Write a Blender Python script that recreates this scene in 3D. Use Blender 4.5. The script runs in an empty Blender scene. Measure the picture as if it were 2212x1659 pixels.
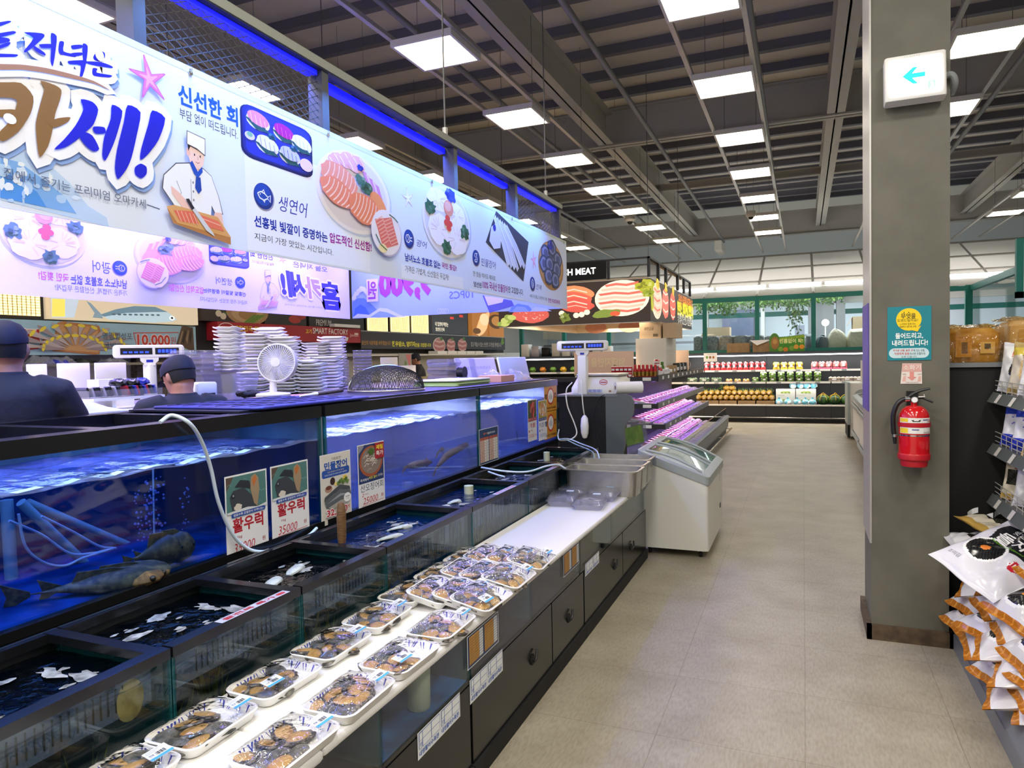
import bpy,bmesh,math,random
from mathutils import Vector,Matrix,Euler
from mathutils.geometry import tessellate_polygon
random.seed(7)
S = bpy.context.scene
COL = S.collection
PI = math.pi

# ------------------------------------------------------------------ camera
FPX,CX,CY,EYE = 1520.0,1106.0,829.5,1.65
RX = Vector((0.92392017,0.38202888,-0.02062631))      # camera right in the room
RY = Vector((0.00485072,0.04221146,0.99909692))       # camera up
RZ = Vector((0.38255455,-0.92318586,0.0371469))       # camera back
cam_data = bpy.data.cameras.new('camera')
cam_data.sensor_width = 36.0
cam_data.lens = FPX / 2212.0 * 36.0
cam_data.clip_end = 120
cam = bpy.data.objects.new('camera',cam_data)
COL.objects.link(cam)
cam.matrix_world = Matrix(((RX.x,RY.x,RZ.x,0),(RX.y,RY.y,RZ.y,0),(RX.z,RY.z,RZ.z,EYE),(0,0,0,1)))
S.camera = cam

# ------------------------------------------------------------------ world, exposure
S.view_settings.view_transform = 'Standard'
S.view_settings.look = 'None'
S.view_settings.exposure = 0.4
S.view_settings.gamma = 1.0
S.view_settings.use_curve_mapping = False
S.cycles.max_bounces = 7
S.cycles.diffuse_bounces = 4
S.cycles.glossy_bounces = 3
S.cycles.transmission_bounces = 5
S.cycles.transparent_max_bounces = 14
S.cycles.caustics_reflective = False
S.cycles.caustics_refractive = False
S.cycles.sample_clamp_indirect = 6.0
S.cycles.use_adaptive_sampling = True
S.cycles.adaptive_threshold = 0.02
S.cycles.use_denoising = True
W = bpy.data.worlds.new('world')
S.world = W
W.use_nodes = True
W.node_tree.nodes['Background'].inputs[0].default_value = (0.75,0.8,0.9,1)
W.node_tree.nodes['Background'].inputs[1].default_value = 0.12

def area_light(name,loc,size,power,color,direction=(0,0,-1),spread=PI):
    d = bpy.data.lights.new(name,'AREA')
    d.shape = 'RECTANGLE'
    d.size,d.size_y = size
    d.energy = power
    d.color = color
    d.spread = spread
    o = bpy.data.objects.new(name,d)
    COL.objects.link(o)
    o.location = loc
    z = -Vector(direction).normalized()
    y = Vector((0,1,0))
    y = (y - z * y.dot(z)).normalized()
    x = y.cross(z)
    o.rotation_euler = Matrix(((x.x,y.x,z.x),(x.y,y.y,z.y),(x.z,y.z,z.z))).to_euler()
    return o

BLUE = (0.30,0.22,1.0)
DEEP = (0.05,0.10,1.0)
# blue LED strips under the top rails of the hanging frame
for yc in (1.2,2.7,4.2,5.7):
    area_light('led_strip_front',(-2.44,yc,3.13),(0.05,1.4),14,DEEP,(0.10,0,-1),PI * .5)
    area_light('led_strip_outer',(-2.235,yc,3.17),(0.03,1.4),15,(0.10,0.30,1.0),(-0.22,0,-1),PI * .42)
    area_light('led_strip_back',(-4.86,yc,3.12),(0.10,1.3),46,BLUE,(0.15,0,-1),PI * .5)
area_light('led_strip_end',(-3.65,6.9,3.12),(2.3,0.1),70,BLUE,(0,-0.25,-1),PI * .75)
# blue lamps over the water of the big tanks
for yc,l,p,c in ((1.85,1.7,7,(0.40,0.62,1.0)),(3.75,1.6,14,(0.60,0.66,1.0)),(5.55,1.6,14,(0.60,0.66,1.0))):
    area_light('tank_lamp',(-2.52,yc,1.37),(0.4,l),p,c)
# ceiling lamps behind the photographer and over the far aisles
for lx in (-5.5,-3.15,-0.76,1.6):
    for ly in (-2.1,-0.1,1.9):
        area_light('ceiling_lamp',(lx,ly,4.5),(0.55,0.55),42,(1.0,0.95,0.85))
# lamps of the meat department
area_light('meat_canopy_lamp',(-3.65,12.6,2.28),(2.4,1.8),110,(1.0,0.78,0.55))
area_light('meat_canopy_lamp',(-3.3,15.0,2.28),(1.8,2.2),95,(1.0,0.78,0.55))
# daylight in the room behind the glass front, plus an added upward fill
area_light('back_room_lamp',(-1.0,19.8,3.05),(10,2.4),300,(0.9,0.96,1.0),(0,0.1,-1))
area_light('soffit_fill',(-1.0,20.2,3.1),(12,2.0),95,(1.0,0.98,0.95),(0,0.1,1))  # fill light added under the sloping roof to brighten its panels

# ------------------------------------------------------------------ materials
def lin(c):
    if isinstance(c,str):
        c = c.lstrip('#')
        c = [int(c[i:i + 2],16) / 255 for i in (0,2,4)]
        c = [x / 12.92 if x <= 0.04045 else ((x + 0.055) / 1.055) ** 2.4 for x in c]
    return tuple(c[:3]) + (1.0,)

MATS = {}
def mat(key,color='#888888',rough=0.5,metal=0.0,emit=None,estr=0.0,noise=None,bump=None,spec=0.5,coat=0.0,alpha=1.0):
    m = bpy.data.materials.new(key)
    m.use_nodes = True
    nt = m.node_tree
    b = nt.nodes['Principled BSDF']
    b.inputs['Base Color'].default_value = lin(color)
    b.inputs['Roughness'].default_value = rough
    b.inputs['Metallic'].default_value = metal
    b.inputs['Specular IOR Level'].default_value = spec
    b.inputs['Coat Weight'].default_value = coat
    b.inputs['Alpha'].default_value = alpha
    if emit:
        b.inputs['Emission Color'].default_value = lin(emit)
        b.inputs['Emission Strength'].default_value = estr
    if noise or bump:
        tc = nt.nodes.new('ShaderNodeTexCoord')
        if noise:
            c2,scale,detail = noise[:3]
            mp = nt.nodes.new('ShaderNodeMapping')
            mp.inputs['Scale'].default_value = noise[3] if len(noise) > 3 else (1,1,1)
            n = nt.nodes.new('ShaderNodeTexNoise')
            n.inputs['Scale'].default_value = scale
            n.inputs['Detail'].default_value = detail
            r = nt.nodes.new('ShaderNodeValToRGB')
            lo,hi = noise[4] if len(noise) > 4 else (0.35,0.65)
            r.color_ramp.elements[0].position = lo
            r.color_ramp.elements[1].position = hi
            r.color_ramp.elements[0].color = lin(color)
            r.color_ramp.elements[1].color = lin(c2)
            nt.links.new(tc.outputs['Object'],mp.inputs[0])
            nt.links.new(mp.outputs[0],n.inputs['Vector'])
            nt.links.new(n.outputs['Fac'],r.inputs[0])
            nt.links.new(r.outputs[0],b.inputs['Base Color'])
        if bump:
            n2 = nt.nodes.new('ShaderNodeTexNoise')
            n2.inputs['Scale'].default_value = bump[0]
            n2.inputs['Detail'].default_value = 4
            bp = nt.nodes.new('ShaderNodeBump')
            bp.inputs['Strength'].default_value = bump[1]
            bp.inputs['Distance'].default_value = bump[2] if len(bump) > 2 else 0.01
            nt.links.new(tc.outputs['Object'],n2.inputs['Vector'])
            nt.links.new(n2.outputs['Fac'],bp.inputs['Height'])
            nt.links.new(bp.outputs[0],b.inputs['Normal'])
    MATS[key] = m
    return m

def glassy(key,tint,gloss=1.0,rough=0.02,ior=1.45,cover=0.0,cover_col='#ffffff',bump=None):
    """clear sheet: see-through with a reflecting skin; cover mixes in a cloudy body"""
    m = bpy.data.materials.new(key)
    m.use_nodes = True
    nt = m.node_tree
    nt.nodes.clear()
    out = nt.nodes.new('ShaderNodeOutputMaterial')
    tr = nt.nodes.new('ShaderNodeBsdfTransparent')
    tr.inputs[0].default_value = lin(tint)
    gl = nt.nodes.new('ShaderNodeBsdfGlossy')
    gl.inputs['Roughness'].default_value = rough
    fr = nt.nodes.new('ShaderNodeFresnel')
    geo = nt.nodes.new('ShaderNodeNewGeometry')
    io = nt.nodes.new('ShaderNodeMapRange')
    io.inputs['To Min'].default_value = ior
    io.inputs['To Max'].default_value = 1.0 / ior
    nt.links.new(geo.outputs['Backfacing'],io.inputs[0])
    nt.links.new(io.outputs[0],fr.inputs[0])
    mu = nt.nodes.new('ShaderNodeMath')
    mu.operation = 'MULTIPLY'
    mu.inputs[1].default_value = gloss
    mx = nt.nodes.new('ShaderNodeMixShader')
    nt.links.new(fr.outputs[0],mu.inputs[0])
    nt.links.new(mu.outputs[0],mx.inputs[0])
    src = tr
    if cover:
        df = nt.nodes.new('ShaderNodeBsdfDiffuse')
        df.inputs[0].default_value = lin(cover_col)
        m2 = nt.nodes.new('ShaderNodeMixShader')
        m2.inputs[0].default_value = cover
        nt.links.new(tr.outputs[0],m2.inputs[1])
        nt.links.new(df.outputs[0],m2.inputs[2])
        src = m2
    if bump:
        tc = nt.nodes.new('ShaderNodeTexCoord')
        n2 = nt.nodes.new('ShaderNodeTexNoise')
        n2.inputs['Scale'].default_value = bump[0]
        n2.inputs['Detail'].default_value = 3
        bp = nt.nodes.new('ShaderNodeBump')
        bp.inputs['Strength'].default_value = bump[1]
        bp.inputs['Distance'].default_value = bump[2]
        nt.links.new(tc.outputs['Object'],n2.inputs['Vector'])
        nt.links.new(n2.outputs['Fac'],bp.inputs['Height'])
        for nd in (gl,fr):
            nt.links.new(bp.outputs[0],nd.inputs['Normal'])
    nt.links.new(src.outputs[0],mx.inputs[1])
    nt.links.new(gl.outputs[0],mx.inputs[2])
    nt.links.new(mx.outputs[0],out.inputs[0])
    MATS[key] = m
    return m

def printed(key,rough=0.5,translucent=0.0,emit=0.0,coat=0.0):
    """ink: colour comes from the per-face colours of the artwork"""
    m = mat(key,'#ffffff',rough,coat=coat)
    nt = m.node_tree
    b = nt.nodes['Principled BSDF']
    at = nt.nodes.new('ShaderNodeAttribute')
    at.attribute_name = 'Col'
    nt.links.new(at.outputs['Color'],b.inputs['Base Color'])
    if emit:
        nt.links.new(at.outputs['Color'],b.inputs['Emission Color'])
        b.inputs['Emission Strength'].default_value = emit
    if translucent:
        t = nt.nodes.new('ShaderNodeBsdfTranslucent')
        mx = nt.nodes.new('ShaderNodeMixShader')
        mx.inputs[0].default_value = translucent
        out = nt.nodes['Material Output']
        nt.links.new(at.outputs['Color'],t.inputs[0])
        nt.links.new(b.outputs[0],mx.inputs[1])
        nt.links.new(t.outputs[0],mx.inputs[2])
        nt.links.new(mx.outputs[0],out.inputs[0])
    return m

printed('ink',0.45)
printed('ink_gloss',0.18)
printed('ink_cloth',0.6,0.14)
printed('ink_lit',0.5,0.0,0.75)
mat('floor_tile','#a8a18f',0.40,noise=('#948c79',3.2,9,(1,1,1),(0.3,0.72)))
mat('floor_seam','#7b766b',0.6)
mat('deck','#d8d4ce',0.7)
mat('steel_dark','#6e6f7c',0.6)
mat('steel_grey','#b4b2ac',0.55)
mat('galv','#b9b8b4',0.38,0.6)
mat('pipe','#77787c',0.5)
mat('wire','#6a6a6c',0.5,0.3)
mat('white_plastic','#ecebe8',0.35)
mat('off_white','#d9d7cf',0.45)
mat('grey_plastic','#8d9296',0.4)
mat('lamp_glow','#ffffff',0.5,emit='#fff4e2',estr=9.0)
mat('tube_glow','#ffffff',0.5,emit='#fbfcff',estr=7.0)
mat('blue_glow','#2030ff',0.5,emit='#1414ff',estr=0.8)
mat('violet_glow','#b090ff',0.5,emit='#a070ff',estr=5.0)
mat('warm_glow','#ffe9b0',0.5,emit='#ffd98a',estr=1.7)
mat('black_lam','#16171a',0.22,spec=0.5)
mat('black_matte','#0d0d0f',0.75)
mat('black_plastic','#141518',0.4)
mat('blue_black','#121527',0.45)
mat('frame_paint','#3f4245',0.5)
mat('frame_pale','#86897f',0.5)
mat('mesh_wire','#47484a',0.45,0.5)
mat('tank_blue','#2a5a90',0.55,noise=('#1a4070',2.4,5))
mat('tank_blue_pale','#c4cae6',0.5,noise=('#a8b0d8',3,5))
mat('tank_floor','#1670b4',0.5,noise=('#0a4478',6,6,(1,1,1),(0.4,0.6)))
mat('tank_dark','#070a0e',0.5,noise=('#0e1613',5,5))
mat('algae','#0a0d08',0.6,noise=('#4a4a12',3.4,7,(1,1,0.55),(0.52,0.74)))
mat('foam','#4f504a',0.6,noise=('#9a9a90',30,4))
mat('pvc','#b9bd9f',0.45)
mat('pvc_blue','#9ab4b4',0.45)
mat('hose','#c6d3dd',0.25)
mat('cord_white','#d3d2c8',0.4)
mat('cord_black','#0c0c0d',0.5)
mat('rock_fish','#544634',0.6,noise=('#8f7450',30,6,(1,1,1),(.45,.65)))
mat('screen_dark','#4c566e',0.5)
mat('squid_brown','#84553f',0.45,noise=('#a8805c',18,5))
mat('eel_skin','#5b5a4c',0.4,noise=('#33332a',20,4))
mat('grey_bundle','#9a9c9a',0.5,noise=('#6f7274',26,5,(1,1,1),(.4,.6)),bump=(40,.8,.02))
mat('bag_grey','#5f6a70',0.5,bump=(20,.5,.02))
mat('bag_cream','#d8ceb4',0.45,bump=(14,.6,.03))
mat('bag_yellow','#e0b12c',0.4)
mat('bundle_yellow','#a87a24',0.45,noise=('#c09a4a',7,3,(1,1,4),(.4,.6)))
mat('bag_sky','#58b0cc',0.35,noise=('#e4f2f4',9,4,(1,1,1),(.4,.6)))
mat('pink_net','#c04a6c',0.4)
mat('orange_tub','#e08a2c',0.4)
mat('leaf_bright','#7fa83a',0.5,noise=('#4f7a2a',20,3))
mat('leaf_pale','#a8b48a',0.55)
mat('label_cream','#e0dcc0',0.5)
mat('pineapple','#8a6420',0.55,noise=('#c09a3a',60,2,(1,1,1),(.4,.6)),bump=(60,.8,.01))
mat('melon_rind','#1f3d1c',0.35,noise=('#3f6a2c',5,5,(3,3,.6),(.45,.6)))
mat('board_glow','#f4f6f6',0.5,emit='#f4f8fa',estr=.6)  # soft glow put into the hanging white board, not a tube
mat('red_fish','#6e2a2c',0.45,noise=('#4a2440',14,4))
mat('algae_leaf','#4c5216',0.6,noise=('#8a7a22',9,4))
mat('flat_fish','#5a4a2a',0.5,noise=('#8a7646',20,5))
mat('foam_tray','#f4f3f0',0.4)
mat('label_white','#f2f4f6',0.4)
mat('ab_foot','#bd9553',0.28,noise=('#93692e',30,5,(1,1,1),(.45,.75)),spec=0.6)
mat('ab_frill','#35302c',0.3,noise=('#857b70',70,3,(1,1,1),(.5,.64)),spec=0.6)
mat('ab_shell','#3e423c',0.4,noise=('#7a766c',40,4))
mat('steel','#b6b3ac',0.30,1.0)
mat('steel_brush','#c6c3bb',0.36,0.95,noise=('#aeaba2',8,5,(1,8,1)))
mat('freezer_white','#dcdcd4',0.35)
mat('freezer_grey','#9aa2a1',0.35)
mat('panel_grey','#5e6462',0.4)
mat('rubber','#101010',0.7)
mat('pillar_paint','#67655a',0.55,noise=('#5d5b50',5,7))
mat('wood_dark','#5b4a36',0.6,noise=('#3d3022',18,6))
mat('wood_handle','#7a5b3a',0.55,noise=('#5b4026',30,5,(1,1,6)))
mat('ext_red','#c5101a',0.16,coat=0.6)
mat('ext_red_dull','#b51522',0.45)
mat('chrome','#d4d4d4',0.15,1.0)
mat('gold_foil','#a8823a',0.25,0.75,bump=(30,0.5,0.02))
mat('orange_foil','#c9761a',0.28,0.35,bump=(26,0.5,0.02))
mat('silver_film','#c8c6d0',0.22,0.25,bump=(24,0.45,0.02))
mat('bag_white','#e4e2e6',0.28,bump=(16,0.35,0.02))
mat('bag_blue','#2330a8',0.3,bump=(16,0.35,0.02))
mat('bag_green','#4c7a2a',0.3,bump=(16,0.35,0.02))
mat('bag_dark','#1d2420',0.28,bump=(16,0.4,0.02))
mat('bag_olive','#8c9a2c',0.3,bump=(16,0.35,0.02))
mat('kraft','#a98a63',0.7,noise=('#977a55',6,4))
mat('kraft_pale','#c9b192',0.7)
mat('teal_frame','#12776d',0.45)
m_ = mat('soffit_panel','#d2cdc6',0.6,noise=('#c4beb6',1.2,3))
nt_ = m_.node_tree
tl_,mx_ = nt_.nodes.new('ShaderNodeBsdfTranslucent'),nt_.nodes.new('ShaderNodeMixShader')
tl_.inputs[0].default_value = lin('#e8e4de')
mx_.inputs[0].default_value = 0.5
nt_.links.new(nt_.nodes['Principled BSDF'].outputs[0],mx_.inputs[1])
nt_.links.new(tl_.outputs[0],mx_.inputs[2])
nt_.links.new(mx_.outputs[0],nt_.nodes['Material Output'].inputs[0])
mat('shelf_grey','#74787c',0.4)
mat('shelf_dark','#26282b',0.5)
mat('fridge_dark','#1f2226',0.5)
mat('rail_white','#e4e4e0',0.4)
mat('leaf','#3f6a25',0.55,noise=('#6b8a3a',8,3))
mat('leaf_dark','#2d4a2a',0.6,noise=('#54703a',8,3))
mat('skin','#b07a62',0.5,noise=('#a26b55',14,3))
mat('hair','#0c0a0b',0.75,bump=(180,0.5,0.004))
mat('cloth_navy','#10131f',0.8,bump=(14,0.35,0.02))
mat('cap_navy','#11142a',0.75)
mat('wall_dark','#1d1b1a',0.6)
mat('wall_grey','#77787a',0.7)
mat('back_wall','#c9d2da',0.7)
mat('brick_pattern','#3f3a36',0.7,noise=('#6a6058',9,2,(1,1,4)))
mat('pink_paper','#d8a39c',0.6)
mat('sponge_green','#0f7a5c',0.8)
mat('board_green','#a9c48c',0.5)
mat('mat_blue','#23297a',0.4)
mat('paper','#eeeeee',0.6)
mat('wall_room','#c4c4c0',0.7)
glassy('glass',(0.93,0.97,0.98),1.0)
glassy('glass_green',(0.82,0.91,0.90),1.0)
glassy('glass_edge',(0.12,0.42,0.46),0.8,cover=0.45,cover_col='#2c6f78')
glassy('water_body',(0.76,0.80,0.92),0.0,cover=0.26,cover_col='#9aa0dc')
glassy('water_murk',(0.50,0.64,0.80),0.0,cover=0.06,cover_col='#1c4484')
glassy('water_top',(0.45,0.55,0.85),0.9,0.10,cover=0.28,cover_col='#6878d8',bump=(9,0.5,0.05))
glassy('water_dark',(0.10,0.16,0.20),1.3,0.04,cover=0.10,cover_col='#0b1a22',bump=(16,0.5,0.03))
glassy('water_blue',(0.10,0.25,0.55),1.3,0.04,cover=0.14,cover_col='#0a4a9a',bump=(16,0.5,0.03))
glassy('film',(0.98,0.98,0.98),2.0,0.05,1.5,bump=(15,0.9,0.035))
glassy('clear_plastic',(0.93,0.93,0.96),1.4,0.08,1.5,cover=0.10,cover_col='#e6e6f2')
glassy('cloudy_plastic',(0.85,0.85,0.92),1.0,0.12,1.5,cover=0.35,cover_col='#dcdcf0')
glassy('clear_bag',(0.9,0.9,0.94),1.6,0.1,1.5,cover=0.22,cover_col='#e8e8f4',bump=(20,0.9,0.03))
glassy('amber_film',(0.95,0.80,0.5),1.8,0.08,1.5,cover=0.05,cover_col='#d9a54a',bump=(14,0.9,0.03))
glassy('bubble',(0.7,0.75,1.0),1.5,0.1,1.5,cover=0.5,cover_col='#a8b4ff')
glassy('acrylic',(0.6,0.62,0.70),1.0,0.15,1.5,cover=0.42,cover_col='#8586a8')
glassy('window_pane',(0.90,0.95,0.96),0.8)

# ------------------------------------------------------------------ mesh builder
class MB:
    def __init__(s):
        s.v,s.f,s.m,s.c,s.sm = [],[],[],[],[]
        s.T = None

    def add(s,verts,faces,m,col=None,smooth=False):
        n = len(s.v)
        if s.T is not None:
            verts = [s.T @ Vector(p) for p in verts]
        s.v.extend([tuple(p) for p in verts])
        for f in faces:
            s.f.append([i + n for i in f])
            s.m.append(m)
            s.c.append(col)
            s.sm.append(smooth)
        return s

    def box(s,a,b,m,col=None):
        x0,x1 = sorted((a[0],b[0])); y0,y1 = sorted((a[1],b[1])); z0,z1 = sorted((a[2],b[2]))
        v = [(x0,y0,z0),(x1,y0,z0),(x1,y1,z0),(x0,y1,z0),(x0,y0,z1),(x1,y0,z1),(x1,y1,z1),(x0,y1,z1)]
        return s.add(v,[(0,3,2,1),(4,5,6,7),(0,1,5,4),(1,2,6,5),(2,3,7,6),(3,0,4,7)],m,col)

    def cbox(s,c,d,m,rot=None,col=None):
        M = Matrix.Translation(c) @ (Euler(rot).to_matrix().to_4x4() if rot else Matrix())
        h = [x / 2 for x in d]
        v = [M @ Vector((sx * h[0],sy * h[1],sz * h[2])) for sz in (-1,1) for sx,sy in ((-1,-1),(1,-1),(1,1),(-1,1))]
        return s.add(v,[(0,3,2,1),(4,5,6,7),(0,1,5,4),(1,2,6,5),(2,3,7,6),(3,0,4,7)],m,col)

    def rbox(s,a,b,r,m,n=3,col=None):
        """box with rounded vertical edges and a small chamfer on top"""
        x0,x1 = sorted((a[0],b[0])); y0,y1 = sorted((a[1],b[1])); z0,z1 = sorted((a[2],b[2]))
        r = min(r,(x1 - x0) / 2.01,(y1 - y0) / 2.01)
        e = min(r * 0.5,(z1 - z0) / 3)
        rings = []
        for z,i in ((z0,e * .6),(z0 + e,0),(z1 - e,0),(z1,e * .8)):
            rings.append([(x,y,z) for x,y in rrect(x0 + i,y0 + i,x1 - i,y1 - i,r,n)])
        return s.loft(rings,m,col=col,caps=True,smooth=True)

    def loft(s,rings,m,col=None,caps=False,closed=True,smooth=True,mats=None):
        k = len(rings[0])
        v = [p for r in rings for p in r]
        n0 = len(s.v)
        kk = k if closed else k - 1
        for j in range(len(rings) - 1):
            fs = [(j * k + i,j * k + (i + 1) % k,(j + 1) * k + (i + 1) % k,(j + 1) * k + i) for i in range(kk)]
            if j == 0:
                s.add(v,fs,m if not mats else mats[0],col,smooth)
            else:
                for f in fs:
                    s.f.append([i + n0 for i in f]); s.m.append(m if not mats else mats[j]); s.c.append(col); s.sm.append(smooth)
        if caps:
            for f in (list(range(k))[::-1],[(len(rings) - 1) * k + i for i in range(k)]):
                s.f.append([i + n0 for i in f]); s.m.append(m if not mats else (mats[0] if f[0] < k else mats[-1])); s.c.append(col); s.sm.append(False)
        return s

    def tube(s,pts,r,m,n=8,caps=True,col=None):
        P = [Vector(p) for p in pts]
        rr = r if isinstance(r,(list,tuple)) else [r] * len(P)
        rings = []
        up = None
        for i,p in enumerate(P):
            t = (P[min(i + 1,len(P) - 1)] - P[max(i - 1,0)]).normalized()
            if up is None:
                up = Vector((0,0,1)) if abs(t.z) < 0.9 else Vector((1,0,0))
            u = t.cross(up).normalized()
            up = u.cross(t).normalized()
            rings.append([p + (u * math.cos(2 * PI * k / n) + up * math.sin(2 * PI * k / n)) * rr[i] for k in range(n)])
        return s.loft(rings,m,col=col,caps=caps)

    def cyl(s,c,r,h,m,n=24,r2=None,axis='z',caps=True,col=None):
        c = Vector(c)
        ax = {'x': Vector((1,0,0)),'y': Vector((0,1,0)),'z': Vector((0,0,1))}[axis] if isinstance(axis,str) else Vector(axis).normalized()
        return s.lathe([(r,0),(r if r2 is None else r2,h)],c,m,n,ax,caps,col)

    def lathe(s,prof,c,m,n=24,axis=(0,0,1),caps=True,col=None,mats=None):
        ax = Vector(axis).normalized()
        u = ax.orthogonal().normalized(); w = ax.cross(u)
        c = Vector(c)
        rings = [[c + ax * h + (u * math.cos(2 * PI * k / n) + w * math.sin(2 * PI * k / n)) * max(r,1e-5) for k in range(n)] for r,h in prof]
        return s.loft(rings,m,col=col,caps=caps,mats=mats)

    def ell(s,c,d,m,n=16,k=10,rot=None,noise=0.0,col=None,seed=0):
        M = Matrix.Translation(c) @ (Euler(rot).to_matrix().to_4x4() if rot else Matrix())
        rnd = random.Random(seed)
        rings = []
        for j in range(k + 1):
            a = PI * j / k
            rings.append([M @ Vector((d[0] * math.sin(a) * math.cos(2 * PI * i / n),d[1] * math.sin(a) * math.sin(2 * PI * i / n),-d[2] * math.cos(a))) * 1.0
                          + (Vector((rnd.uniform(-1,1),rnd.uniform(-1,1),rnd.uniform(-1,1))) * noise if 0 < j < k else Vector())
                          for i in range(n)])
        return s.loft(rings,m,col=col)

    def prism(s,poly,z0,z1,m,col=None,M=None):
        n = len(poly)
        v = [(x,y,z0) for x,y in poly] + [(x,y,z1) for x,y in poly]
        if M is not None:
            v = [M @ Vector(p) for p in v]
        s.add(v,[(i,(i + 1) % n,n + (i + 1) % n,n + i) for i in range(n)],m,col)
        n0 = len(s.v) - 2 * n
        for t in tessellate_polygon([[Vector((x,y,0)) for x,y in poly]]):
            s.f.append([n0 + i for i in t]); s.m.append(m); s.c.append(col); s.sm.append(False)
            s.f.append([n0 + n + i for i in t]); s.m.append(m); s.c.append(col); s.sm.append(False)
        return s

    def grid(s,fn,nu,nv,m,col=None,smooth=True):
        v = [fn(i / nu,j / nv) for j in range(nv + 1) for i in range(nu + 1)]
        return s.add(v,[(j * (nu + 1) + i,j * (nu + 1) + i + 1,(j + 1) * (nu + 1) + i + 1,(j + 1) * (nu + 1) + i) for j in range(nv) for i in range(nu)],m,col,smooth)

    def build(s,name,parent=None,local=False,label=None):
        off = Vector((0,0,0))
        if parent is not None and not local:
            off = origin_of(parent)
        me = bpy.data.meshes.new(name)
        me.from_pydata([(x - off.x,y - off.y,z - off.z) for x,y,z in s.v],[],s.f)
        keys = []
        for k in s.m:
            if k not in keys:
                keys.append(k)
        for k in keys:
            me.materials.append(MATS[k])
        me.polygons.foreach_set('material_index',[keys.index(k) for k in s.m])
        me.polygons.foreach_set('use_smooth',s.sm)
        if any(c is not None for c in s.c):
            ca = me.color_attributes.new('Col','FLOAT_COLOR','CORNER')
            buf = []
            cache = {}
            for f,c in zip(s.f,s.c):
                if c not in cache:
                    cache[c] = lin(c) if c is not None else (1,1,1,1)
                buf.extend(list(cache[c]) * len(f))
            ca.data.foreach_set('color',buf)
        me.validate()
        me.update()
        if any(s.sm):
            try:
                me.set_sharp_from_angle(angle=math.radians(42))
            except Exception:
                pass
        o = bpy.data.objects.new(name,me)
        COL.objects.link(o)
        if parent is not None:
            o.parent = parent
        if label:
            o['label'] = label
        return o

def origin_of(o):
    p = Vector(o.location)
    while o.parent is not None:
        o = o.parent
        p = p + Vector(o.location)
    return p

def rrect(x0,y0,x1,y1,r,n=4):
    pts = []
    for cx,cy,a in ((x1 - r,y0 + r,-90),(x1 - r,y1 - r,0),(x0 + r,y1 - r,90),(x0 + r,y0 + r,180)):
        for k in range(n + 1):
            t = math.radians(a + 90 * k / n)
            pts.append((cx + r * math.cos(t),cy + r * math.sin(t)))
    return pts

def tag(o,label,cat,group=None,kind=None):
    o['label'] = label
    o['category'] = cat
    if group:
        o['group'] = group
    if kind:
        o['kind'] = kind
    return o

def thing(name,label,cat,loc=(0,0,0),group=None,rz=0.0):
    o = bpy.data.objects.new(name,None)
    COL.objects.link(o)
    o.empty_display_size = 0.1
    o.location = loc
    o.rotation_euler = (0,0,rz)
    return tag(o,label,cat,group)

def struct(mb,name):
    o = mb.build(name)
    o['kind'] = 'structure'
    return o

def copy_tree(o,parent=None):
    c = o.copy()
    COL.objects.link(c)
    if parent is not None:
        c.parent = parent
    for ch in list(o.children):
        copy_tree(ch,c)
    return c

def dup(root,loc,rot=None,label=None,group=None,scale=None):
    c = copy_tree(root)
    c.location = loc
    if rot is not None:
        c.rotation_euler = rot
    if scale is not None:
        c.scale = scale
    if label:
        c['label'] = label
    if group:
        c['group'] = group
    return c

def at(px,py,**k):
    """point of the photograph on a plane x=, y= or z= of the room"""
    d = RX * ((px - CX) / FPX) + RY * (-(py - CY) / FPX) - RZ
    (a,val),= k.items()
    i = 'xyz'.index(a)
    o = Vector((0,0,EYE))
    return o + d * ((val - o[i]) / d[i])

def smooth_path(pts,n=6):
    """Catmull-Rom through the points"""
    P = [Vector(p) for p in pts]
    P = [P[0] * 2 - P[1]] + P + [P[-1] * 2 - P[-2]]
    out = []
    for i in range(1,len(P) - 2):
        for k in range(n):
            t = k / n
            a,b,c,d = P[i - 1],P[i],P[i + 1],P[i + 2]
            out.append(0.5 * ((2 * b) + (c - a) * t + (2 * a - 5 * b + 4 * c - d) * t * t + (3 * b - a - 3 * c + d) * t ** 3))
    out.append(P[-2])
    return out

ORD = ['first','second','third','fourth','fifth','sixth','seventh','eighth','ninth','tenth','eleventh','twelfth','thirteenth',
       'fourteenth','fifteenth','sixteenth','seventeenth','eighteenth','nineteenth','twentieth','twenty-first','twenty-second',
       'twenty-third','twenty-fourth','twenty-fifth','twenty-sixth','twenty-seventh','twenty-eighth','twenty-ninth','thirtieth']

# ------------------------------------------------------------------ flat artwork (print, lettering)
_TXT = {}
def glyphs(body,bold):
    k = (body,bold)
    if k not in _TXT:
        cu = bpy.data.curves.new('lettering','FONT')
        cu.body = body
        cu.size = 1.0
        cu.resolution_u = 2
        cu.offset = bold
        cu.fill_mode = 'FRONT'
        o = bpy.data.objects.new('lettering',cu)
        COL.objects.link(o)
        bpy.context.view_layer.update()
        dg = bpy.context.evaluated_depsgraph_get()
        me = bpy.data.meshes.new_from_object(o.evaluated_get(dg))
        v = [(p.co.x,p.co.y) for p in me.vertices]
        f = [tuple(p.vertices) for p in me.polygons]
        bpy.data.objects.remove(o)
        bpy.data.curves.remove(cu)
        bpy.data.meshes.remove(me)
        _TXT[k] = (v,f)
    return _TXT[k]

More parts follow.
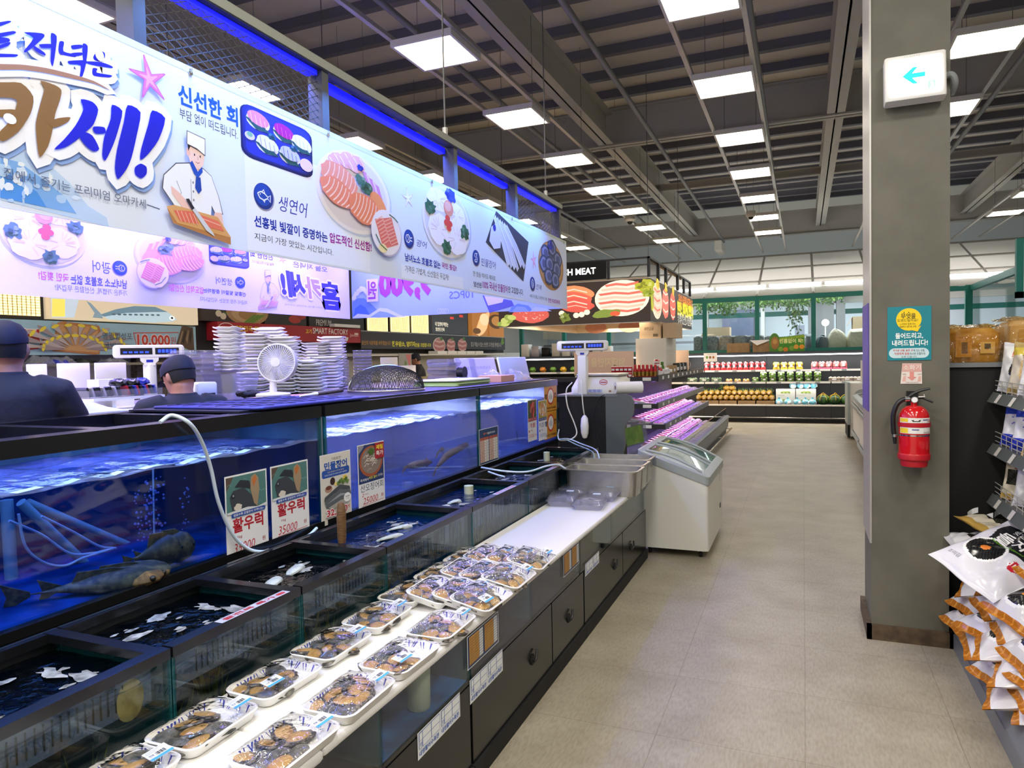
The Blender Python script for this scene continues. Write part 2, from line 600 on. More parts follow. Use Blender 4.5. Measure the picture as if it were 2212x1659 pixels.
class Art:
    def __init__(s,o,U,V,ink='ink',step=0.0007,base=0.0008):
        s.o,s.U,s.V = Vector(o),Vector(U).normalized(),Vector(V).normalized()
        s.N = s.U.cross(s.V)
        s.ink,s.step,s.base = ink,step,base
        s.ops = []

    def px(s,x,y):
        d = RX * ((x - CX) / FPX) + RY * (-(y - CY) / FPX) - RZ
        e = Vector((0,0,EYE))
        t = (s.o - e).dot(s.N) / d.dot(s.N)
        q = e + d * t - s.o
        return (q.dot(s.U),q.dot(s.V))

    def _put(s,v,f,col,sub=0):
        xs = [p[0] for p in v]; ys = [p[1] for p in v]
        bb = (min(xs),min(ys),max(xs),max(ys))
        L = 0
        for b,l,*_ in s.ops:
            if b[0] < bb[2] and bb[0] < b[2] and b[1] < bb[3] and bb[1] < b[3] and l > L:
                L = l
        s.ops.append((bb,L + 1 if not sub else L + 0.12,v,f,col))

    def poly(s,pts,col):
        pts = [tuple(p) for p in pts]
        t = [tuple(x) for x in tessellate_polygon([[Vector((x,y,0)) for x,y in pts]])]
        s._put(pts,t,col)

    def pp(s,pts,col):
        s.poly([s.px(*p) for p in pts],col)

    def rect(s,u0,v0,u1,v1,col):
        s._put([(u0,v0),(u1,v0),(u1,v1),(u0,v1)],[(0,1,2,3)],col)

    def rr(s,u0,v0,u1,v1,r,col):
        s.poly(rrect(u0,v0,u1,v1,r,4),col)

    def ell(s,u,v,ru,rv,col,n=22,rot=0.0,wob=0.0,seed=1):
        rnd = random.Random(seed)
        c,q = math.cos(rot),math.sin(rot)
        pts = []
        for k in range(n):
            a = 2 * PI * k / n
            w = 1 + rnd.uniform(-wob,wob)
            x,y = ru * math.cos(a) * w,rv * math.sin(a) * w
            pts.append((u + x * c - y * q,v + x * q + y * c))
        s.poly(pts,col)

    def ring(s,u,v,ru,rv,w,col,n=24):
        o = [(u + ru * math.cos(2 * PI * k / n),v + rv * math.sin(2 * PI * k / n)) for k in range(n)]
        i = [(u + (ru - w) * math.cos(2 * PI * k / n),v + (rv - w) * math.sin(2 * PI * k / n)) for k in range(n)]
        s._put(o + i,[(k,(k + 1) % n,n + (k + 1) % n,n + k) for k in range(n)],col)

    def line(s,pts,w,col):
        P = [Vector((p[0],p[1])) for p in pts]
        L,R = [],[]
        for i,p in enumerate(P):
            t = (P[min(i + 1,len(P) - 1)] - P[max(i - 1,0)]).normalized()
            n = Vector((-t.y,t.x)) * w / 2
            L.append(tuple(p + n)); R.append(tuple(p - n))
        k = len(P)
        s._put(L + R,[(i,i + 1,k + i + 1,k + i) for i in range(k - 1)],col)

    def text(s,body,u0,v0,u1,v1,col,bold=0.0,shear=0.0,halo=None,mirror=False):
        v,f = glyphs(body,bold)
        if not v:
            return
        v = [(x + shear * y,y) for x,y in v]
        xs = [p[0] for p in v]; ys = [p[1] for p in v]
        x0,x1,y0,y1 = min(xs),max(xs),min(ys),max(ys)
        sx,sy = (u1 - u0) / (x1 - x0),(v1 - v0) / (y1 - y0)
        q = [((u0 + (x - x0) * sx) if not mirror else (u1 - (x - x0) * sx),v0 + (y - y0) * sy) for x,y in v]
        if halo:
            hc,hw = halo
            for k in range(8):
                dx,dy = hw * math.cos(k * PI / 4),hw * math.sin(k * PI / 4)
                s._put([(a + dx,b + dy) for a,b in q],f,hc,k)
        s._put(q,f,col)

    def pt(s,body,ll,ur,col,bold=0.0,shear=0.0,halo=None):
        a,b = s.px(*ll),s.px(*ur)
        s.text(body,a[0],a[1],b[0],b[1],col,bold,shear,halo)

    def dump(s,mb,ink=None):
        for bb,l,v,f,col in s.ops:
            d = s.base + s.step * (l - 1)
            mb.add([s.o + s.U * x + s.V * y + s.N * d for x,y in v],f,ink or s.ink,col)
        return mb
# ------------------------------------------------------------------ room shell
def floor_material():
    m = MATS['floor_tile']
    nt = m.node_tree
    b = nt.nodes['Principled BSDF']
    src = b.inputs['Base Color'].links[0].from_socket
    tc = nt.nodes.new('ShaderNodeTexCoord')
    br = nt.nodes.new('ShaderNodeTexBrick')
    br.offset = 0.0
    br.inputs['Scale'].default_value = 1.0
    br.inputs['Mortar Size'].default_value = 0.0022
    br.inputs['Mortar Smooth'].default_value = 0.6
    br.inputs['Brick Width'].default_value = 0.6
    br.inputs['Row Height'].default_value = 0.6
    br.inputs['Color1'].default_value = (1,1,1,1)
    br.inputs['Color2'].default_value = (0.94,0.94,0.94,1)
    br.inputs['Mortar'].default_value = (0.62,0.60,0.56,1)
    sp = nt.nodes.new('ShaderNodeTexNoise')
    sp.inputs['Scale'].default_value = 45
    sp.inputs['Detail'].default_value = 5
    rp = nt.nodes.new('ShaderNodeValToRGB')
    rp.color_ramp.elements[0].position = 0.35
    rp.color_ramp.elements[0].color = (0.83,0.82,0.79,1)
    rp.color_ramp.elements[1].position = 0.6
    rp.color_ramp.elements[1].color = (1,1,1,1)
    mp = nt.nodes.new('ShaderNodeMapping')
    mp.inputs['Scale'].default_value = (2.2,0.5,1)
    m1 = nt.nodes.new('ShaderNodeMix'); m1.data_type = 'RGBA'; m1.blend_type = 'MULTIPLY'; m1.inputs[0].default_value = 1
    m2 = nt.nodes.new('ShaderNodeMix'); m2.data_type = 'RGBA'; m2.blend_type = 'MULTIPLY'; m2.inputs[0].default_value = 1
    nt.links.new(tc.outputs['Object'],br.inputs['Vector'])
    nt.links.new(tc.outputs['Object'],mp.inputs[0])
    nt.links.new(mp.outputs[0],sp.inputs['Vector'])
    nt.links.new(sp.outputs['Fac'],rp.inputs[0])
    nt.links.new(src,m1.inputs[6]); nt.links.new(br.outputs['Color'],m1.inputs[7])
    nt.links.new(m1.outputs[2],m2.inputs[6]); nt.links.new(rp.outputs[0],m2.inputs[7])
    nt.links.new(m2.outputs[2],b.inputs['Base Color'])

floor_material()
struct(MB().box((-9.2,-3.2,-0.1),(7,26,0),'floor_tile'),'floor')
struct(MB().box((-9.2,-3.2,6.3),(7,26,6.4),'deck'),'ceiling')
struct(MB().box((-9.2,-3.2,0),(-9.1,26,6.3),'wall_room'),'wall_left')
struct(MB().box((6.9,-3.2,0),(7,26,6.3),'wall_room'),'wall_right')
struct(MB().box((-9.2,-3.2,0),(7,-3.1,6.3),'wall_room'),'wall_rear')
struct(MB().box((-9.2,25.6,0),(7,25.7,6.3),'back_wall'),'wall_back')

NTR = [0]
def trim(mb):
    NTR[0] += 1
    return struct(mb,'trim_%d' % NTR[0])

# purlins across the room under the metal deck
y = 2.6
while y < 23:
    trim(MB().box((-9.1,y - 0.035,6.17),(6.9,y + 0.035,6.3),'steel_dark').box((-9.1,y - 0.055,6.155),(6.9,y + 0.055,6.17),'steel_dark'))
    y += 0.88
# main girders (I sections) along and across
def girder_y(x,z,y0,y1,w=0.25,h=0.5,m='steel_grey'):
    trim(MB().box((x - w / 2,y0,z),(x + w / 2,y1,z + 0.02),m).box((x - w / 2,y0,z + h - 0.02),(x + w / 2,y1,z + h),m)
         .box((x - 0.012,y0,z),(x + 0.012,y1,z + h),m))

def girder_x(y,z,h,w=0.22,m='steel_grey'):
    trim(MB().box((-9.1,y - w / 2,z),(6.9,y + w / 2,z + 0.025),m).box((-9.1,y - 0.015,z),(6.9,y + 0.015,z + h),m)
         .box((-9.1,y - w / 2,z + h - 0.025),(6.9,y + w / 2,z + h),m))

for gx in (-6.6,-3.05,0.47,4.0):
    girder_y(gx,5.2,0.5,11.7)
    girder_y(gx,5.25,12.1,23)
girder_x(11.9,5.2,0.62)
girder_x(16.05,5.3,0.16,0.14)
girder_x(3.4,5.3,0.5)
girder_x(22.2,5.05,0.7)
# slim conduits and sprinkler pipes
for k,(px_,z_) in enumerate(((-2.05,4.98),(-0.44,5.0),(-3.62,5.0),(-5.05,5.0),(2.4,5.0))):
    mb = MB().tube([(px_,3.5,z_),(px_ - 0.12,22,z_)],0.034,'pipe',10)
    o = mb.build('sprinkler_pipe')
    tag(o,['grey sprinkler pipe between the two nearest rows of ceiling lights','grey sprinkler pipe just right of the lights over the aisle',
            'grey sprinkler pipe beside the lights over the fish counter','grey sprinkler pipe at far left seen above the mesh frame',
            'grey sprinkler pipe seen right of the concrete column'][k],'pipe')

# square ceiling lights hung on rails
ROWS = [(-5.5,'the row behind the blue banner frame'),(-3.15,'the row over the fish counter'),(-0.76,'the row over the aisle'),(1.6,'the row right of the column'),(3.99,'the far right row')]
lamp0 = thing('ceiling_light','square ceiling light panel','ceiling light',(0,0,0),'square ceiling light panels')
MB().box((-0.31,-0.31,0),(0.31,-0.285,0.05),'off_white').box((-0.31,0.285,0),(0.31,0.31,0.05),'off_white').box((-0.31,-0.285,0),(-0.285,0.285,0.05),'off_white').box((0.285,-0.285,0),(0.31,0.285,0.05),'off_white').box((-0.31,-0.31,0.05),(0.31,0.31,0.058),'off_white').build('frame',lamp0,True)
MB().box((-0.285,-0.285,0.006),(0.285,0.285,0.02),'lamp_glow').build('diffuser',lamp0,True)
for dx in (-0.2,0.2):
    MB().tube([(dx,0,0.05),(dx,0,1.6)],0.003,'wire',4).build('hanger_wire',lamp0,True)
first = True
for rx,rn in ROWS:
    j = 0
    y = 3.93 if rx != 1.6 else 5.9
    while y < 18.3:
        lab = 'square ceiling light panel, %s from the front in %s' % (ORD[j],rn)
        if first:
            lamp0.location = (rx,y,4.5)
            lamp0['label'] = lab
            first = False
        else:
            dup(lamp0,(rx,y,4.5),None,lab)
        y += 2.0
        j += 1
    for sx,sn in ((-0.31,'left'),(0.31,'right')):
        mb = MB().box((rx + sx - 0.022,2.0,4.56),(rx + sx + 0.022,22.0,4.60),'galv')
        tag(mb.build('light_rail'),'steel rail at the %s edge of %s of lights' % (sn,rn),'rail','rails that carry the ceiling lights')
# smoke detectors and dome camera
for k,(a,b,r) in enumerate(((1361,477,0.1),(1622,467,0.09))):
    p = at(a,b,z=4.45)
    t = thing('dome_camera',['white dome camera under the lights above the meat sign','white dome camera beside the last light over the aisle'][k],'camera',p)
    MB().lathe([(r,0.1),(r * 1.1,0.02),(r * .8,-0.02)],p,'off_white',20).build('housing',t)
    MB().ell(p + Vector((0,0,-0.02)),(r * .6,r * .6,r * .6),'black_plastic',16,8).build('lens_dome',t)
p = at(1543,540,y=21.0)
tag(MB().box(p,(p.x + 0.2,22.2,p.z + 0.26),'off_white').build('junction_box'),'small pale box on the dark beam above the sloping panels','box')

# ------------------------------------------------------------------ column with its signs
struct(MB().box((0.355,4.46,0),(0.738,4.92,6.2),'pillar_paint').box((0.347,4.455,0.55),(0.357,4.925,6.2),'galv'),'trim_column')
struct(MB().box((0.33,4.435,0),(0.765,4.46,0.085),'wood_dark').box((0.33,4.435,0),(0.355,4.95,0.085),'wood_dark').box((0.738,4.435,0),(0.765,4.95,0.085),'wood_dark'),'baseboard_column')

# teal notice
t = thing('notice_poster','teal notice with yellow speech bubble on the grey column','poster',(0.5455,4.458,1.74))
A = Art((0,4.4565,0),(1,0,0),(0,0,1))
u0,v0 = A.px(1917,779); u1,v1 = A.px(2012,660)
A.rect(u0,v0,u1,v1,'#0b8290')
A.ell(*A.px(1963,690),0.062,0.062,'#f6d213',32)
A.pp([(1968,713),(1990,703),(1982,716)],'#f6d213')
for q in (1953,1963):
    A.ell(*A.px(q,675),0.003,0.003,'#111111',8)
A.pt('무엇을',(1946,689),(1978,676),'#15130c',0.012)
A.pt('도와드릴까요?',(1938,696),(1983,688),'#15130c',0.0)
A.pt('Y-마트와 함께 하는',(1943,703),(1978,697),'#4a3d10')
A.pt('알뜰하고 즐거운 쇼핑',(1943,708),(1979,703),'#4a3d10')
A.pt('들어드리고,',(1934,733),(1994,718),'#ffffff',0.02)
A.pt('내려드립니다!',(1927,748),(2004,733),'#ffffff',0.02)
a,b = A.px(1920,774),A.px(2007,751)
A.rr(a[0],a[1],b[0],b[1],0.028,'#c6dfe6')
A.pt('무거운 상품, 높은 곳',(1929,760),(1972,754),'#d03038',0.012)
A.pt('에 있는 상품,',(1973,760),(1998,754),'#222222')
A.pt('직원에게 말씀',(1932,767),(1964,761),'#d03038',0.012)
A.pt('하시면 친절하게',(1965,767),(1998,761),'#222222')
A.pt('도와 드립니다.',(1947,773),(1981,768),'#222222')
A.dump(MB()).build('printed_sheet',t)

# faded extinguisher notice
t = thing('extinguisher_notice','faded pink and white extinguisher notice below the teal poster','sign',(0.555,4.458,1.51))
A = Art((0,4.4565,0),(1,0,0),(0,0,1))
A.pp([(1945,829),(1992,829),(1991,785),(1949,785)],'#e8dcd6')
A.pp([(1948,803),(1991,803),(1991,786),(1949,786)],'#d9a8a0')
A.pt('소화기',(1951,799),(1989,788),'#f2e8e4',0.01)
A.pp([(1965,803),(1974,803),(1974,814),(1980,814),(1970,822),(1959,814),(1965,814)],'#dd9088')
for q in (1949,1982):
    A.pp([(q,824),(q + 7,824),(q + 8,812),(q + 2,813)],'#e0b0a6')
    A.pt('사용방법',(q,810),(q + 8,807),'#77706a')
A.pt('행정소방산업(주)',(1957,828),(1984,825),'#555049')
A.dump(MB()).build('printed_sheet',t)

# lit exit sign, tilted forward off the column
t = thing('exit_sign','lit white exit sign with green arrow high on the column','sign',(0.56,4.40,3.1))
M_ = Matrix.Translation((0.56,4.40,3.105)) @ Euler((math.radians(-6),0,0)).to_matrix().to_4x4()
mb = MB(); mb.T = M_
mb.rbox((-0.145,-0.045,-0.122),(0.145,0.045,0.122),0.012,'white_plastic')
mb.build('housing',t)
mb = MB(); mb.T = M_
mb.box((-0.118,-0.050,-0.100),(0.118,-0.044,0.098),'tube_glow')
mb.build('lit_panel',t)
mb = MB(); mb.T = M_
A = Art((0,-0.0505,0),(1,0,0),(0,0,1),'ink_lit')
A.poly([(-0.062,0.0),(-0.012,0.045),(0.012,0.045),(-0.015,0.012),(0.045,0.012),(0.045,-0.014),(-0.015,-0.014),(0.012,-0.047),(-0.012,-0.047)],'#08cdb8')
A.rect(0.055,-0.085,0.092,-0.04,'#9be8b0')
A.poly([(0.066,-0.082),(0.072,-0.062),(0.068,-0.048),(0.076,-0.046),(0.083,-0.06),(0.086,-0.082),(0.08,-0.082),(0.076,-0.066),(0.071,-0.082)],'#ffffff')
A.dump(mb)
A2 = Art((0,-0.0455,0),(1,0,0),(0,0,1))
A2.text('U-SHIN',-0.05,0.104,0.02,0.115,'#c9c9c4')
A2.dump(mb)
mb.build('arrow_symbol',t)
mb = MB()
mb.tube(smooth_path([(0.69,4.43,3.1),(0.735,4.42,3.11),(0.757,4.44,3.07),(0.75,4.50,3.03)]),0.016,'grey_plastic',8)
mb.build('flexible_conduit',t)
mb = MB().box((0.42,4.44,3.02),(0.70,4.462,3.2),'off_white')
mb.build('mounting_plate',t)

# fire extinguisher
ex = Vector((0.556,4.37,1.015))
t = thing('fire_extinguisher','red fire extinguisher hung on the grey column','fire extinguisher',ex)
MB().lathe([(0.0,0.0),(0.062,0.0),(0.066,0.012),(0.066,0.03),(0.078,0.04),(0.079,0.065),(0.0775,0.07),(0.0755,0.072),(0.0755,0.26),(0.072,0.285),(0.06,0.31),(0.04,0.326),(0.022,0.331)],ex,'ext_red',36,mats=['ext_red_dull'] * 6 + ['ext_red'] * 6).build('cylinder',t)
MB().lathe([(0.0765,0.168),(0.0765,0.176)],ex,'chrome',36,caps=False).build('band',t)
MB().lathe([(0.0785,0.217),(0.079,0.229),(0.0785,0.241)],ex,'ext_red_dull',36,caps=False).build('strap',t)
mb = MB()
def on_cyl(a,h):
    return ex + Vector((0.0769 * math.sin(a),-0.0769 * math.cos(a),h))
def wrap(mb,a0,a1,h0,h1,col,r=0.0,n=10):
    for i in range(n):
        x0,x1 = a0 + (a1 - a0) * i / n,a0 + (a1 - a0) * (i + 1) / n
        q = [on_cyl(x0,h0),on_cyl(x1,h0),on_cyl(x1,h1),on_cyl(x0,h1)]
        q = [p + Vector((p.x - ex.x,p.y - ex.y,0)).normalized() * r for p in q]
        mb.add(q,[(0,1,2,3)],'ink',col)
wrap(mb,-1.15,1.2,0.183,0.268,'#e6e4e0')
wrap(mb,-1.1,-0.5,0.186,0.212,'#e8cc28',0.0006,3)
wrap(mb,-1.1,-0.5,0.246,0.265,'#e8cc28',0.0006,3)
wrap(mb,-0.25,0.2,0.202,0.207,'#3a3f8a',0.0006,3)
wrap(mb,-0.2,0.25,0.248,0.252,'#222222',0.0006,3)
wrap(mb,-0.26,-0.12,0.252,0.257,'#222222',0.0006,2)
wrap(mb,0.17,0.31,0.252,0.257,'#222222',0.0006,2)
wrap(mb,0.45,0.85,0.255,0.26,'#444488',0.0006,3)
for k in range(6):
    wrap(mb,0.5 + k * .1,0.56 + k * .1,0.187,0.193,'#888888',0.0006,1)
    wrap(mb,0.85 + k * .06,0.87 + k * .06,0.245,0.262,'#c34040',0.0006,1)
mb.build('instruction_label',t)
MB().cyl(ex + Vector((0,0,0.331)),0.016,0.02,'ext_red',16).cyl(ex + Vector((0,0,0.35)),0.013,0.024,'chrome',16).build('valve',t)
MB().cyl(ex + Vector((0,-0.012,0.363)),0.017,-0.012,'chrome',20,axis='y').cyl(ex + Vector((0,-0.025,0.363)),0.014,-0.001,'label_white',20,axis='y').build('pressure_gauge',t)
MB().tube([ex + Vector(q) for q in ((-0.028,0,0.375),(-0.01,0,0.392),(0.03,-0.005,0.412),(0.075,-0.01,0.424))],[0.007,0.008,0.008,0.006],'black_plastic',8).build('lever',t)
MB().tube([ex + Vector(q) for q in ((0.0,0,0.37),(0.04,0,0.372),(0.09,0,0.348))],[0.007,0.006,0.005],'black_plastic',8).build('carry_handle',t)
MB().tube([ex + Vector(q) for q in ((0.02,-0.01,0.378),(0.05,-0.016,0.38),(0.045,-0.018,0.392))],0.003,'white_plastic',6).build('safety_pin',t)
h = MB().tube(smooth_path([ex + Vector(q) for q in ((-0.015,0,0.365),(-0.045,-0.005,0.366),(-0.08,-0.01,0.34),(-0.1,-0.01,0.28),(-0.1,-0.008,0.2),(-0.095,-0.008,0.165))]),0.0125,'black_plastic',10).build('hose',t)
MB().tube([ex + Vector(q) for q in ((-0.095,-0.008,0.17),(-0.092,-0.008,0.12))],[0.012,0.008],'black_plastic',10).build('nozzle',h)
MB().tube([ex + Vector(q) for q in ((-0.022,0,0.366),(-0.045,-0.004,0.366))],0.0145,'chrome',10).tube([ex + Vector(q) for q in ((-0.0955,-0.008,0.173),(-0.094,-0.008,0.158))],0.0135,'chrome',10).build('fitting',h)
MB().box((0.53,4.44,1.25),(0.585,4.462,1.42),'black_plastic').build('wall_bracket',t)
# ------------------------------------------------------------------ artwork motifs (local units, about -1..1)
class Loc:
    def __init__(s,A,u,v,su,sv=None,mx=1,rot=0.0):
        s.A,s.u,s.v,s.su,s.sv,s.mx = A,u,v,su,sv or su,mx
        s.c,s.q = math.cos(rot),math.sin(rot)

    def p(s,x,y):
        x,y = x * s.c - y * s.q,x * s.q + y * s.c
        return (s.u + s.mx * x * s.su,s.v + y * s.sv)

    def poly(s,pts,col):
        s.A.poly([s.p(*q) for q in pts],col)

    def ell(s,x,y,rx,ry,col,n=20,rot=0.0,wob=0.0,seed=1):
        rnd = random.Random(seed)
        c,q = math.cos(rot),math.sin(rot)
        out = []
        for k in range(n):
            a = 2 * PI * k / n
            w = 1 + rnd.uniform(-wob,wob)
            ex,ey = rx * math.cos(a) * w,ry * math.sin(a) * w
            out.append((x + ex * c - ey * q,y + ex * q + ey * c))
        s.poly(out,col)

    def line(s,pts,w,col):
        s.A.line([s.p(*q) for q in pts],w * min(s.su,s.sv),col)

def fit(A,cx,cy,w,h):
    a,b = A.px(cx - w / 2,cy),A.px(cx + w / 2,cy)
    c,d = A.px(cx,cy - h / 2),A.px(cx,cy + h / 2)
    m = A.px(cx,cy)
    return m[0],m[1],abs(b[0] - a[0]) / 2,abs(c[1] - d[1]) / 2

def tone(c,k,w='#ffffff'):
    a = [int(c[i:i + 2],16) for i in (1,3,5)]
    b = [int(w[i:i + 2],16) for i in (1,3,5)]
    return '#%02x%02x%02x' % tuple(int(x + (y - x) * k) for x,y in zip(a,b))

def fillet(L,x,y,rx,ry,rot,col,line,n=5):
    L.ell(x,y,rx,ry,col,22,rot,0.06,int(abs(x * 100) + 3))
    c,q = math.cos(rot),math.sin(rot)
    for k in range(n):
        t = -0.7 + 1.4 * k / (n - 1)
        hgt = 0.85 * ry * math.sqrt(max(0.05,1 - t * t))
        pts = []
        for j in range(5):
            b = -1 + j * 0.5
            ex,ey = rx * t + 0.10 * rx * (1 - b * b),hgt * b
            pts.append((x + ex * c - ey * q,y + ex * q + ey * c))
        L.line(pts,0.035,line)

def clump(L,x,y,r,col,seed):
    rnd = random.Random(seed)
    L.ell(x,y,r,r,col,18,0,0.28,seed)
    for k in range(7):
        L.ell(x + rnd.uniform(-.6,.6) * r,y + rnd.uniform(-.6,.6) * r,r * .3,r * .3,tone(col,rnd.uniform(0,.3),'#ffffff' if k % 2 else '#000000'),8,0,.3,k)

def plate_salmon(A,box,mx=1,fade=0.0):
    L = Loc(A,*box,mx=mx)
    T = lambda c: tone(c,fade,'#b9a9ff') if fade else c
    L.ell(0.03,-0.04,1.02,1.02,T('#c9d3ee'),36)
    L.ell(0,0,1,1,T('#f3eef6'),36)
    L.ell(0,0,.9,.9,T('#e6dfee'),36)
    for k,(x,y) in enumerate(((-.45,.62),(-.2,.74),(.02,.72))):
        fillet(L,x,y,.24,.2,.5,T('#f0b7c4'),T('#fdeef2'),3)
    for k in range(5):
        L.poly([(.18 + k * .09,.62 - k * .05),(.28 + k * .09,.62 - k * .06),(.62 + k * .05,.0 - k * .04),(.5 + k * .05,.02 - k * .04)],T(('#d58fd0','#e9c9ea')[k % 2]))
    L.ell(.62,-.12,.2,.36,T('#f39b66'),18,.5)
    fillet(L,-.42,.22,.48,.34,-.35,T('#ef9d86'),T('#fbdccd'),7)
    fillet(L,-.5,-.14,.44,.3,-.5,T('#ee8f70'),T('#fbd9c6'),7)
    fillet(L,.2,-.34,.46,.38,-.35,T('#ec8a63'),T('#fbd9c6'),8)
    clump(L,.12,.36,.14,T('#4a7f78'),4)
    clump(L,.28,.2,.15,T('#3b6b58'),5)
    clump(L,.12,.68,.08,T('#2038c0'),6)

def plate_block(A,box,mx=1,fade=0.0):
    L = Loc(A,*box,mx=mx)
    T = lambda c: tone(c,fade,'#b9a9ff') if fade else c
    L.ell(.04,-.04,1.02,1.02,T('#c3bcd8'),30)
    L.ell(0,0,1,1,T('#f1ecf2'),30)
    L.poly([(-.75,.45),(.35,.75),(.8,-.4),(-.25,-.78)],T('#e87c72'))
    for k in range(8):
        a = k / 8
        x,y = -.70 + .48 * a,.40 - 1.10 * a
        L.line([(x,y),(x + .4,y + .25),(x + .55,y + .06),(x + 1.0,y + .28)],.05,T('#f6b5a6'))
    L.ell(-.3,-.75,.28,.2,T('#f2e3a8'),14)
    L.line([(-.75,-.2),(-.45,-.6),(-.05,-.8)],.06,T('#4f6f4a'))
    L.line([(.2,.85),(.55,.75),(.8,.6)],.06,T('#3f6f4a'))

def plate_white_fish(A,box,mx=1,fade=0.0):
    L = Loc(A,*box,mx=mx)
    T = lambda c: tone(c,fade,'#b9a9ff') if fade else c
    L.ell(.03,-.04,1.02,1.02,T('#b9c6e6'),34)
    L.ell(0,0,1,1,T('#eceaf2'),34)
    L.ell(0,0,.92,.92,T('#dfdde8'),34)
    rnd = random.Random(2)
    for k,(x,y,rx,ry) in enumerate(((-.38,.55,.42,.32),(.38,.3,.4,.36),(-.36,-.28,.42,.44),(.36,-.4,.46,.46))):
        L.ell(x,y,rx,ry,T('#faf5f6'),20,0,.08,k + 3)
        for j in range(9):
            a = rnd.uniform(0,6.28)
            x1,y1 = x + rx * .8 * math.cos(a),y + ry * .8 * math.sin(a)
            L.line([(x + (x1 - x) * .3,y + (y1 - y) * .3),(x1,y1)],.02,T('#e3d3da'))
    for k,(x,y) in enumerate(((-.7,.25),(-.08,-.72),(.72,-.12),(.12,.8))):
        clump(L,x,y,.2,T('#2f6b4e' if k < 3 else '#2a48c8'),k + 8)
    L.ell(.03,.42,.2,.22,T('#e9957e'),18)
    L.ell(.0,.46,.14,.14,T('#f2b9a4'),18)
    for x,y in ((-.02,.12),(.08,-.02),(-.08,-.02),(.02,-.16)):
        L.ell(x,y,.1,.09,T('#e0473f'),12)

def sashimi_tray(A,box,mx=1,fade=0.0):
    L = Loc(A,*box,mx=mx)
    T = lambda c: tone(c,fade,'#a9a4ff') if fade else c
    L.poly(rrect(-1,-.92,1,.92,.3),T('#0c1560'))
    L.poly(rrect(-.95,-.84,.95,.92,.28),T('#1a2694'))
    L.poly(rrect(-.88,-.78,.9,.84,.24),T('#2334c4'))
    for k,(x,y,c,c2) in enumerate(((-.55,.5,'#e58ac4','#f7d0ea'),(.15,.45,'#b4189c','#e070d0'),(.66,.3,'#f4f6ff','#c9d2f2'),(-.32,-.22,'#eef0fb','#a894c8'),(.3,-.3,'#c9cdf0','#4d5cb8'))):
        L.ell(x,y - .05,.31,.3,T('#eef2fc'),16)
        L.poly([(x - .36,y - .02),(x - .05,y - .35),(x + .3,y - .3),(x + .1,y - .1)],T('#1f5a66'))
        L.ell(x,y + .05,.29,.23,T(c),16,-.4)
        for j in range(4):
            L.line([(x - .2 + j * .12,y + .2 - j * .05),(x - .16 + j * .12,y - .14 - j * .03)],.03,T(c2))
    L.ell(-.78,-.15,.13,.14,T('#dcd8e4'),14)
    L.ell(-.78,-.1,.07,.09,T('#7fb79a'),12)
    for x,y in ((-.2,.12),(.42,0.0)):
        clump(L,x,y,.12,T('#1d64a0'),3)
    L.ell(.78,-.45,.2,.24,T('#f3d6dc'),14)

